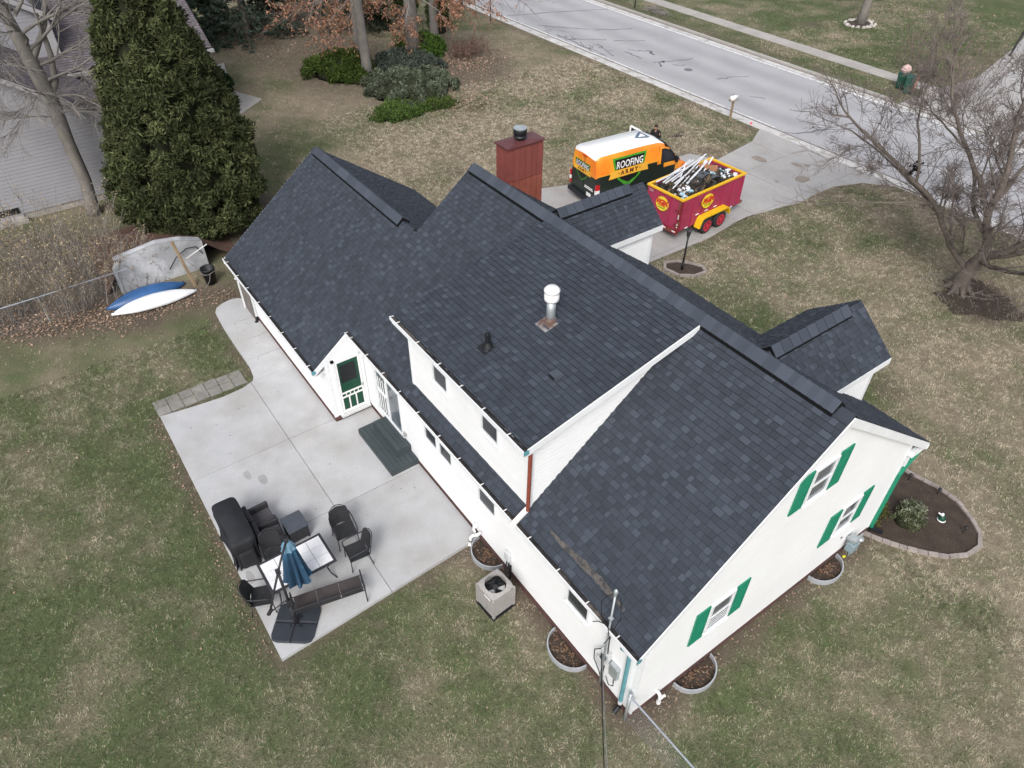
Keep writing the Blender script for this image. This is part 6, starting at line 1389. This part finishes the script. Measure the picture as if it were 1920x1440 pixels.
# ---- grey tree on the left, in front of the neighbour's house
lt_=thing('bare_tree','tall pale grey leafless tree beside the grey neighbouring house','tree',(-29.9,-4.15,0))
tr=MB(); tr.smooth=True; sm=MB(); tr.tube([(0,0,-.1),(0,.02,.4),(.02,.15,1.6),(.0,.1,3.2),(.02,.12,4.6),(.0,.05,5.6),(-.05,-.05,6.6),(-.1,-.2,8.0),(-.1,-.4,9.6)],[.34,.27,.24,.24,.27,.29,.26,.20,.14],12)
par=dict(jit=.12,lift=-.02,kids=5,twigs=9,ang=(.25,.8),up=-.05,sh=(.5,.8))
R=random.Random(8)
for (z,dx,dy,dz,l,r) in ((4.4,.5,.8,.1,2.2,.05),(5.0,.3,1.0,.25,2.6,.06),(5.6,.5,.9,.45,2.8,.06),(6.2,.2,1.0,.35,3.0,.07),(6.8,.4,1.0,.6,3.0,.07),(7.4,.3,1.0,.5,3.2,.07),(5.2,.9,-.3,.3,2.2,.05),(6.0,.8,-.6,.5,2.4,.06),(7.0,.8,.2,.6,2.6,.06),(4.2,.6,-.7,.2,1.6,.04),(8.0,.1,.9,.9,2.6,.07),(8.2,.5,-.5,1,2.6,.07),(4.7,-.2,1.0,.0,2.2,.04)):
    grow(tr,sm,(0,.05,z),(dx,dy,dz),l*.85,r,3,R,par)
tr.tube([(0,.08,5.0),(.05,.5,5.6),(.1,.7,6.6),(.1,.75,8.0)],[.16,.13,.10,.07],8,cap=False); tr.tube([(0,0,6.4),(.05,.45,7.0),(.05,.9,7.6),(.1,1.2,8.4)],[.14,.11,.08,.06],8,cap=False)
tr.build('trunk','barkg',lt_); sm.build('crown','twigp',lt_)
MINR=0.
# ---- leafy masses from many small faces
def leafmass(name,C,size,n,mat_,col,jit=.3,up=.0,elong=1.,seed=1,par=None,flat=.0,vary=.25):
    """C: (k,3) centres and (k,) radii; n faces spread in the clumps"""
    rg=np.random.RandomState(seed); P,Rr=C; k=len(P); idx=rg.randint(0,k,n); d=rg.randn(n,3); d/=np.linalg.norm(d,axis=1)[:,None]
    rr=rg.rand(n)**.5; cen=P[idx]+d*Rr[idx][:,None]*rr[:,None]*np.array([1,1,1-flat])
    a=rg.randn(n,3)*(.8)+d*.7; a[:,2]+=up; a/=np.linalg.norm(a,axis=1)[:,None]; b=np.cross(a,rg.randn(n,3)); b/=np.linalg.norm(b,axis=1)[:,None]
    s=size*rg.uniform(.5,1.4,n)[:,None]; V=np.stack([cen-a*s*elong,cen+b*s*.38,cen+a*s*elong,cen-b*s*.38],1).reshape(-1,3); F=np.arange(4*n).reshape(-1,4)
    c=np.array(col)*rg.uniform(1-jit,1+jit,(n,1))*(rg.uniform(1-vary,1+vary,k)[idx][:,None]); 
    o=fastmesh(name,V,F,mat_,c); 
    if par: o.parent=par
    return o
MT['leafy']=mat('foliage',(.1,.1,.1),rough=.75,vcol='col',ns=.9,na=.18,na2=0,spec=.15)
def shell(rg,center,prof,n,cr,squash=1.,fill=.25,lumps=.12):
    zs=np.array([p[0] for p in prof]); rs_=np.array([p[1] for p in prof]); z=rg.uniform(zs[0],zs[-1],n*3); r=np.interp(z,zs,rs_); keep=rg.rand(n*3)<r/rs_.max(); z=z[keep][:n]; r=r[keep][:n]
    t=rg.uniform(0,2*np.pi,len(z)); f=np.where(rg.rand(len(z))<fill,rg.uniform(.3,.8,len(z)),rg.uniform(.88,1.0,len(z)))*(1+lumps*np.sin(t*5+z*2.1)*np.sin(z*3.0+t*2))
    P=np.stack([center[0]+r*f*np.cos(t),center[1]+r*f*np.sin(t)*squash,center[2]+z],1); return P,rg.uniform(cr*.6,cr*1.3,len(z))
rg=np.random.RandomState(4)
cz_=thing('cedar_tree','huge dense dark green cedar between the neighbouring house and the shingled wing','tree',(0,0,0))
prof=[(.25,2.1),(.9,2.65),(2,2.8),(3,2.75),(4,2.5),(5,2.25),(6,2.0),(7,1.72),(8,1.42),(9,1.1),(10,.75),(11,.35),(11.5,.1)]
C=shell(rg,(-26.45,-.55,0),prof,1700,.27,fill=.12)
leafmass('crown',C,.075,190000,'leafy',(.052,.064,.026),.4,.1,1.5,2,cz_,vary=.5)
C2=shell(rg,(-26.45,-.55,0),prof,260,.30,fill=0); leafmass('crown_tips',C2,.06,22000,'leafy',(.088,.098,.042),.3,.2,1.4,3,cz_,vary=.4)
m=MB(); m.smooth=True; vs=[];n=20
for z,r in prof:
    for j in range(n): a=2*math.pi*j/n; vs.append((-26.45+r*.72*math.cos(a),-.55+r*.72*math.sin(a),z*.97+.1))
m.add(vs,[(i*n+j,i*n+(j+1)%n,(i+1)*n+(j+1)%n,(i+1)*n+j) for i in range(len(prof)-1) for j in range(n)]); MT['shadefol']=mat('shaded_inner_foliage',(.018,.022,.009),rough=1,ns=3,na=.4); m.build('inner_growth','shadefol',cz_)  # darkened copy of the crown colour, paints the shade between the clumps
m=MB(); m.tube([(-26.4,-.5,-.1),(-26.4,-.5,1.5),(-26.4,-.5,9)],[.3,.25,.08],10); m.build('trunk','bark',cz_)
# ---- thicket along the fence
def thicket(label,cx,cy,rx,ry,h,n,seed,leafcol,lean=(0,0),mt='twigp'):
    r=thing('shrub',label,'shrub',(cx,cy,0)); R=random.Random(seed); m=MB(); tips=[]
    for i in range(n):
        x,y=R.gauss(0,rx*.5),R.gauss(0,ry*.5); d=Vector((x*.25+lean[0]+R.gauss(0,.12),y*.25+lean[1]+R.gauss(0,.12),1)).normalized(); L=h*R.uniform(.55,1.1)
        pts,rad,dd=limb(m,(x,y,0),d,L,.011,.005,5,.07,.02,R,4)
        for q in range(7):
            j=R.randint(1,4); nd=(d+Vector((R.gauss(0,.5),R.gauss(0,.5),R.gauss(.1,.3)))).normalized(); p2,_,_=limb(m,pts[j],nd,L*R.uniform(.15,.4),.006,.003,3,.12,.0,R,3); tips+=p2[1:]
        tips+=pts[2:]
    m.build('stems',mt,r)
    P=np.array([tuple(t) for t in tips]); leafmass('dry_leaves',(P,np.full(len(P),.09)),.042,len(P)*2,'leafy',leafcol,.4,0,1,seed,r)
    return r
tl_=(.29,.23,.155)
thicket('dense leafless brown thicket of upright stems beside the left end of the kayaks',-22.9,-6.3,.9,1.3,3.0,52,1,tl_)
thicket('bare shrub with pale dry leaves at the foot of the grey trunk',-25.2,-5.2,1.2,1.1,3.1,40,2,tl_)
thicket('tangled leafless shrub at the left picture edge by the fence rail',-23.6,-8.6,1.1,1.1,2.2,42,3,tl_)
thicket('bushy shrub holding tan leaves between thicket and basement window',-26.6,-7.2,1.3,1.1,3.0,45,4,(.32,.25,.16))
thicket('wiry grey shrub stems leaning over the whitewashed wall',-23.3,-4.1,.5,.8,2.0,34,5,tl_,(.0,.25))
thicket('low purple-brown bare bush in leaf litter by the road near the oaks',-38.4,20.9,1.1,1.2,.9,90,6,(.17,.10,.075),mt='twig')
# vine on retaining wall
r=thing('vine','leafless vine stems climbing the whitewashed wall','vine',(-22.8,-3.4,0)); m=MB(); R=random.Random(3)
for i in range(16): limb(m,(R.uniform(0,.02),R.uniform(-1.2,1.5),0),(0,R.uniform(-.6,.6),1),R.uniform(.7,1.4),.009,.004,6,.25,0,R,3)
m.build('stems','twig',r)
# ---- conifers top left
def conifer(label,x,y,h,r0,seed,col,mtt='bark',n=26000,tilt=0.):
    t=thing('spruce_tree',label,'tree',(x,y,0)); R=random.Random(seed); tr=MB(); tr.tube([(0,0,-.1),(0,0,h*.5),(0,0,h)],[.28,.18,.04],8); pts=[]
    k=int(h*11)
    for i in range(k):
        z=.5+(h-.6)*i/k; L=r0*(1-z/h)**.8*R.uniform(.7,1.1)+.2; a=R.uniform(0,6.28); p=Vector((0,0,z)); d=Vector((math.cos(a),math.sin(a),-.08)); P_=[p+d*L*q/5+Vector((0,0,-.12*L*(q/5)**2)) for q in range(6)]; tr.tube(P_,[.03,.025,.02,.015,.01,.006],3,cap=False)
        for q in range(2,6):
            for w in range(5): s=Vector((-d.y,d.x,0))*R.gauss(0,.16*L*(1.2-q/6)+.05); pts.append(P_[q]+s+Vector((0,0,R.gauss(0,.05))))
    tr.build('trunk',mtt,t); P=np.array([tuple(p) for p in pts]); leafmass('crown',(P,np.full(len(P),.22)),.10,n,'leafy',col,.3,-.2,1.4,seed,t,flat=.5); return t
conifer('blue-green spruce with visible trunk near the top left, next to the grey roof',-50.2,10.4,13,3.6,1,(.042,.062,.045))
conifer('dark spruce second from the grey roof, behind the lawn',-51.5,14.0,12,3.8,2,(.034,.048,.036))
conifer('low dark spruce nearest the corner of the grey roof',-51.5,7.2,9,3.2,3,(.040,.060,.040))
conifer('dark evergreen standing just left of the oaks',-47.5,17.6,9,2.6,7,(.028,.036,.022))
# yews / junipers
def bush(label,x,y,rx,ry,h,n,size,col,seed,cat='shrub',name='evergreen_bush',cr=.28,nc=160,up=.2,tips=None):
    t=thing(name,label,cat,(x,y,0)); rg=np.random.RandomState(seed); u=rg.uniform(0,2*np.pi,nc); q=np.sqrt(rg.rand(nc)); k=1+.15*np.sin(u*3+seed)+.1*np.sin(u*7)
    z=h*np.sqrt(np.clip(1-(q*.97)**2,0,1))*rg.uniform(.7,1.0,nc); P=np.stack([rx*q*k*np.cos(u),ry*q*k*np.sin(u),np.maximum(z-.05,.12)],1)
    leafmass('foliage',(P,rg.uniform(cr*.6,cr*1.2,nc)),size,n,'leafy',col,.35,up,1.3,seed,t)
    if tips is not None: leafmass('foliage_tips',(P+np.array([0,0,.12]),np.full(nc,cr*.8)),size,n//5,'leafy',tips,.3,up,1.4,seed+9,t)
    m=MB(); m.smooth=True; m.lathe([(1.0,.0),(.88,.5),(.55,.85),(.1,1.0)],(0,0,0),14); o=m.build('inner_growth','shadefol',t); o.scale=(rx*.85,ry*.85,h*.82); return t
bush('bright green yew mound left of the leaning oak trunk',-40.2,12.7,2.4,2.1,1.1,24000,.075,(.042,.066,.014),1,tips=(.065,.10,.02))
bush('green yew bush behind the oak trunks on the right',-41.0,18.9,1.8,1.5,1.1,9000,.08,(.050,.095,.016),2)
bush('wide grey-green juniper spreading in front of the oak trunks',-35.2,14.6,3.1,2.7,.85,42000,.075,(.072,.088,.056),3,tips=(.115,.135,.092))
bush('grey-green juniper between the two thickest oak trunks',-38.4,16.3,2.2,1.9,1.0,18000,.08,(.060,.075,.060),4)
bush('low bright green juniper fringe at the lawn edge of the island bed',-32.3,12.3,1.2,1.5,.45,9000,.06,(.050,.085,.02),5,tips=(.08,.13,.03))
bush('small bright green juniper patch right of the front fringe',-32.1,14.6,.7,1.2,.4,4000,.06,(.055,.085,.02),6)
bush('round clipped box bush at the bend of the neighbour walk',-41.2,5.35,.85,.85,1.3,14000,.045,(.014,.040,.014),7,cr=.16)
bush('round clipped box bush partly hidden behind the big cedar',-43.9,5.3,.9,.9,1.35,9000,.045,(.016,.042,.016),8,cr=.16)
bush('small sparse olive green shrub in the kidney bed at the house corner',.42,9.75,.36,.50,.55,2600,.03,(.085,.100,.05),9,cr=.12,nc=70,tips=(.20,.22,.15))
bush('brown-green ground shrub between the house wall and the kidney bed shrub',-.3,9.1,.4,.5,.5,2500,.03,(.09,.09,.03),10,cr=.12)
bush('columnar dark arborvitae behind the middle oak trunk',-46.0,20.5,.8,.8,4.2,9000,.09,(.040,.055,.016),11,cr=.3)
bush('columnar dark arborvitae right of the thickest oak trunk',-44.0,22.0,.7,.7,2.9,7000,.09,(.045,.060,.018),12,cr=.3)
# oaks holding rust-brown leaves
def oak(label,x,y,h,r,lean,seed,limbs,n=3):
    t=thing('oak_tree',label,'tree',(x,y,0)); R=random.Random(seed); tr=MB(); tr.smooth=True; sm=MB()
    tr.tube([(0,0,-.1),(lean[0]*.1,lean[1]*.1,h*.1),(lean[0]*.5,lean[1]*.5,h*.5),(lean[0],lean[1],h)],[r*1.35,r,r*.8,r*.4],12)
    par=dict(jit=.15,lift=-.03,kids=4,twigs=4,ang=(.4,1.0),up=-.04,sh=(.45,.7)); tips=[]
    for (z,dx,dy,dz,l,lv) in limbs:
        k0=len(sm.v); grow(tr,sm,(lean[0]*z/h,lean[1]*z/h,z),(dx,dy,dz),l,.06,3,R,par)
        if lv: tips+=[sm.v[i] for i in range(k0,len(sm.v),3) if R.random()<lv]
    for k in range(5): a=R.uniform(0,6.28); grow(tr,sm,(lean[0]*.8,lean[1]*.8,h*R.uniform(.6,1)),(math.cos(a),math.sin(a),.7),3,.07,2,R,par)
    tr.build('trunk','barkg',t); sm.build('branches','twig',t)
    if tips: P=np.array(tips); leafmass('crown',(P,np.full(len(P),.16)),.085,min(len(P)*2,11000),'leafy',(.29,.155,.098),.4,-.5,1.1,seed,t)
    return t
oak('leaning pale oak trunk nearest, growing from the junipers',-38.0,13.4,12,.30,(0,-.4),1,((5.0,.6,-.6,.0,2.4,.5),(5.4,.2,-1,.05,3.0,.5),(5.0,-.2,-1,.0,3.0,.4)))
oak('thick upright oak trunk in the middle behind the junipers',-40.4,17.9,13,.42,(0,.2),2,((3.6,.8,-.7,.0,2.2,.8),(3.6,1,.3,-.05,1.9,.8),(4.4,.3,-1,.0,2.6,.7),(4.6,.6,.9,.0,2.6,.5)))
oak('slimmer oak trunk hidden partly behind the leaning one',-41.6,14.6,12,.26,(0,.2),3,((4.2,.3,-1,-.05,2.6,.6),(4.6,-.3,-1,0,3.0,.4)))
oak('rightmost oak trunk with a branch reaching over the road',-41.3,20.1,12,.28,(0,.1),4,((3.2,.7,.6,0,2.6,.7),(3.8,.6,1,.05,4.6,.12),(3.0,1,-.2,-.05,2.2,.8),(4.2,.5,1,.1,4.2,.1)))
oak('lone tree with stone ring on the lawn across the road',-28.0,48.9,9,.30,(.5,.3),5,((3.5,.6,.6,.4,2.6,0),(4.0,-.6,.6,.5,2.6,0)))
# sapling clump at right, beyond the road
thicket('tall leafless reddish sapling clump by the side road corner',-15.9,40.6,1.4,1.2,3.8,46,21,(.15,.10,.08),mt='twig')
thicket('faint bare shrub on the lawn behind the green bins',-19.8,43.0,1.6,1.4,3.4,40,22,(.20,.14,.11),mt='twig')
# brush pile, mulch twigs
r=thing('brush_pile','pile of cut branches on the verge across the road','brush pile',(-38.9,38.4,0)); m=MB(); R=random.Random(12)
for i in range(60): a=R.uniform(-.5,.5); limb(m,(R.uniform(-1.3,1.0),R.uniform(-.35,.35),R.uniform(.03,.3)),(math.cos(a),math.sin(a)*.6,R.uniform(-.05,.1)),R.uniform(.5,1.3),.022,.008,3,.12,0,R,4)
m.build('branches','twigp',r,kind='stuff')
r=thing('dead_twigs','fallen twigs lying in the mulch around the right-hand tree','twigs',(-4.6,21.3,0)); m=MB()
for i in range(90): a=R.uniform(0,6.28); limb(m,(R.gauss(-.4,.8),R.gauss(0,.5),R.uniform(.02,.12)),(math.cos(a),math.sin(a),.05),R.uniform(.3,.8),.008,.004,3,.15,0,R,3)
m.build('branches','twigp',r,kind='stuff')
# ================================================================== NEIGHBOUR'S HOUSE
NH=thing('neighbour_house','grey lap-sided neighbouring house with mauve shingle roofs at the top left','house',(0,0,0))
sN=.695; nzr=lambda y:3.96-sN*(y+2.68); yrg=-9.0
m=MB(); ext(m,[(-16,.3),(-.55,.3),(-.55,2.35),(yrg,nzr(yrg)-.15),(-16,2.9)],-37,-31.02); m.build('wall','nsid',NH)
m=MB(); m.box(-37,-31.05,-15.9,-.6,-.3,.3); m.build('foundation','blockc',NH)
T=TX(-31.02); z=.3
while z<nzr(-10)-.2: 
    z1=z+.155; yt=lambda q:min(-.55,-2.68-(q+.15-3.96)/sN); board(T,-14,yt(z),-14,yt(z1),z,z1,'nsid',NH,.02); z+=.155
m=MB(); wbox(m,T,-7.7,-6.7,.02,.30,0,.05); wbox(m,T,-7.62,-6.78,.30,.36,0,.06); W_=m.build('basement_window','ntrim',NH); m=MB(); wbox(m,T,-7.62,-6.78,.30,.62,.02,.055); m.build('pane','dark',W_); m=MB(); wbox(m,T,-7.85,-6.6,-.05,.14,.02,.35); m.build('window_ledge','blockc',NH)
m=MB()
for a,b in ((-.3,yrg),): m.hexa([(-30.75,a,nzr(a)-.22),(-30.6,a,nzr(a)-.22),(-30.6,b,nzr(b)-.22),(-30.75,b,nzr(b)-.22)],[(-30.75,a,nzr(a)),(-30.6,a,nzr(a)),(-30.6,b,nzr(b)),(-30.75,b,nzr(b))])
m.hexa([(-31,-.3,nzr(-.3)-.2),(-30.75,-.3,nzr(-.3)-.2),(-30.75,yrg,nzr(yrg)-.2),(-31,yrg,nzr(yrg)-.2)],[(-31,-.3,nzr(-.3)-.18),(-30.75,-.3,nzr(-.3)-.18),(-30.75,yrg,nzr(yrg)-.18),(-31,yrg,nzr(yrg)-.18)]); m.build('fascia','ntrim',NH)
nroof=bpy.data.objects.new('roof',None); COL.objects.link(nroof); nroof.parent=NH
m=MB(); m.hexa([(-37,-.3,nzr(-.3)-.1),(-30.62,-.3,nzr(-.3)-.1),(-30.62,yrg,nzr(yrg)-.1),(-37,yrg,nzr(yrg)-.1)],[(-37,-.3,nzr(-.3)+.02),(-30.62,-.3,nzr(-.3)+.02),(-30.62,yrg,nzr(yrg)+.02),(-37,yrg,nzr(yrg)+.02)])
m.hexa([(-37,yrg,nzr(yrg)-.1),(-30.62,yrg,nzr(yrg)-.1),(-30.62,-17,2.6),(-37,-17,2.6)],[(-37,yrg,nzr(yrg)+.02),(-30.62,yrg,nzr(yrg)+.02),(-30.62,-17,2.7),(-37,-17,2.7)])
sM=.171+.38; zM=lambda x:4.0+sM*(-35.9-x)
m.hexa([(-35.9,-16,3.9),(-35.9,4.1,3.9),(-46,4.1,zM(-46)-.1),(-46,-16,zM(-46)-.1)],[(-35.9,-16,4.02),(-35.9,4.1,4.02),(-46,4.1,zM(-46)+.02),(-46,-16,zM(-46)+.02)]); m.build('underlay','nroof',nroof)
sf=MB(); O5=Vector((0,-.3,nzr(-.3)+.02)); V5=Vector((0,-1,sN)).normalized(); U5=Vector((-1,0,0)); N5=U5.cross(V5).normalized(); L5=(yrg+.3)/-1*math.sqrt(1+sN*sN)
shingle_rows(O5,U5,V5,N5,[[(30.62,0),(37,0),(37,L5),(30.62,L5)]],50,L5,exp=.15,out=sf)
O6=Vector((-35.9,0,4.02)); V6=Vector((-1,0,sM)).normalized(); U6=Vector((0,1,0)); N6=U6.cross(V6).normalized()
if N6.z<0: U6=-U6; N6=U6.cross(V6).normalized()
sg=U6.y; L6=10.1*math.sqrt(1+sM*sM); shingle_rows(O6,U6,V6,N6,[[(-16,0),(16,0),(16,L6),(-16,L6)] if False else ([(-4.1,0),(16,0),(16,L6),(-4.1,L6)] if sg<0 else [(-16,0),(4.1,0),(4.1,L6),(-16,L6)])],60,L6,exp=.15,out=sf)
sf.build('shingles','nroof',nroof,attr=True,kind='stuff')
m=MB(); m.box(-46,-36.2,-15.5,3.8,.0,3.95); m.build('wall','nsid',NH)
m=MB(); m.box(-35.92,-35.78,-15,4.1,3.82,3.98); m.box(-46,-35.8,4.1,4.16,3.8,3.95); m.build('gutter','ntrim',NH)
# upper wall dormer
m=MB(); ext(m,[(-9,4.4),(-2.45,4.4),(-2.45,6.1),(-3.0,6.9),(-5.6,8.4),(-9,6.6)],-42,-36.9); m.build('upper_wall','nsid',NH)
T=TX(-36.9); z=4.45
while z<6.7: board(T,-9,-2.9 if z<6.2 else -2.9-(z-6.2)*.9,-9,-2.9 if z<6.1 else -2.9-(z-6.1)*.9,z,z+.15,'nsid',NH,.02); z+=.15
m=MB(); wbox(m,T,-2.95,-2.45,4.5,6.1,.0,.04); m.build('corner_panel','ntrim',NH)
m=MB(); m.hexa([(-42,-2.2,6.1),(-36.6,-2.2,6.1),(-36.6,-5.8,8.35),(-42,-5.8,8.35)],[(-42,-2.2,6.25),(-36.6,-2.2,6.25),(-36.6,-5.8,8.5),(-42,-5.8,8.5)]); m.build('upper_roof','nroof2' if 'nroof2' in MT else 'underlay',nroof)
m=MB(); m.bar((-36.55,-2.2,6.15),(-36.55,-5.8,8.4),.05,.2); m.build('fascia','ntrim',NH)
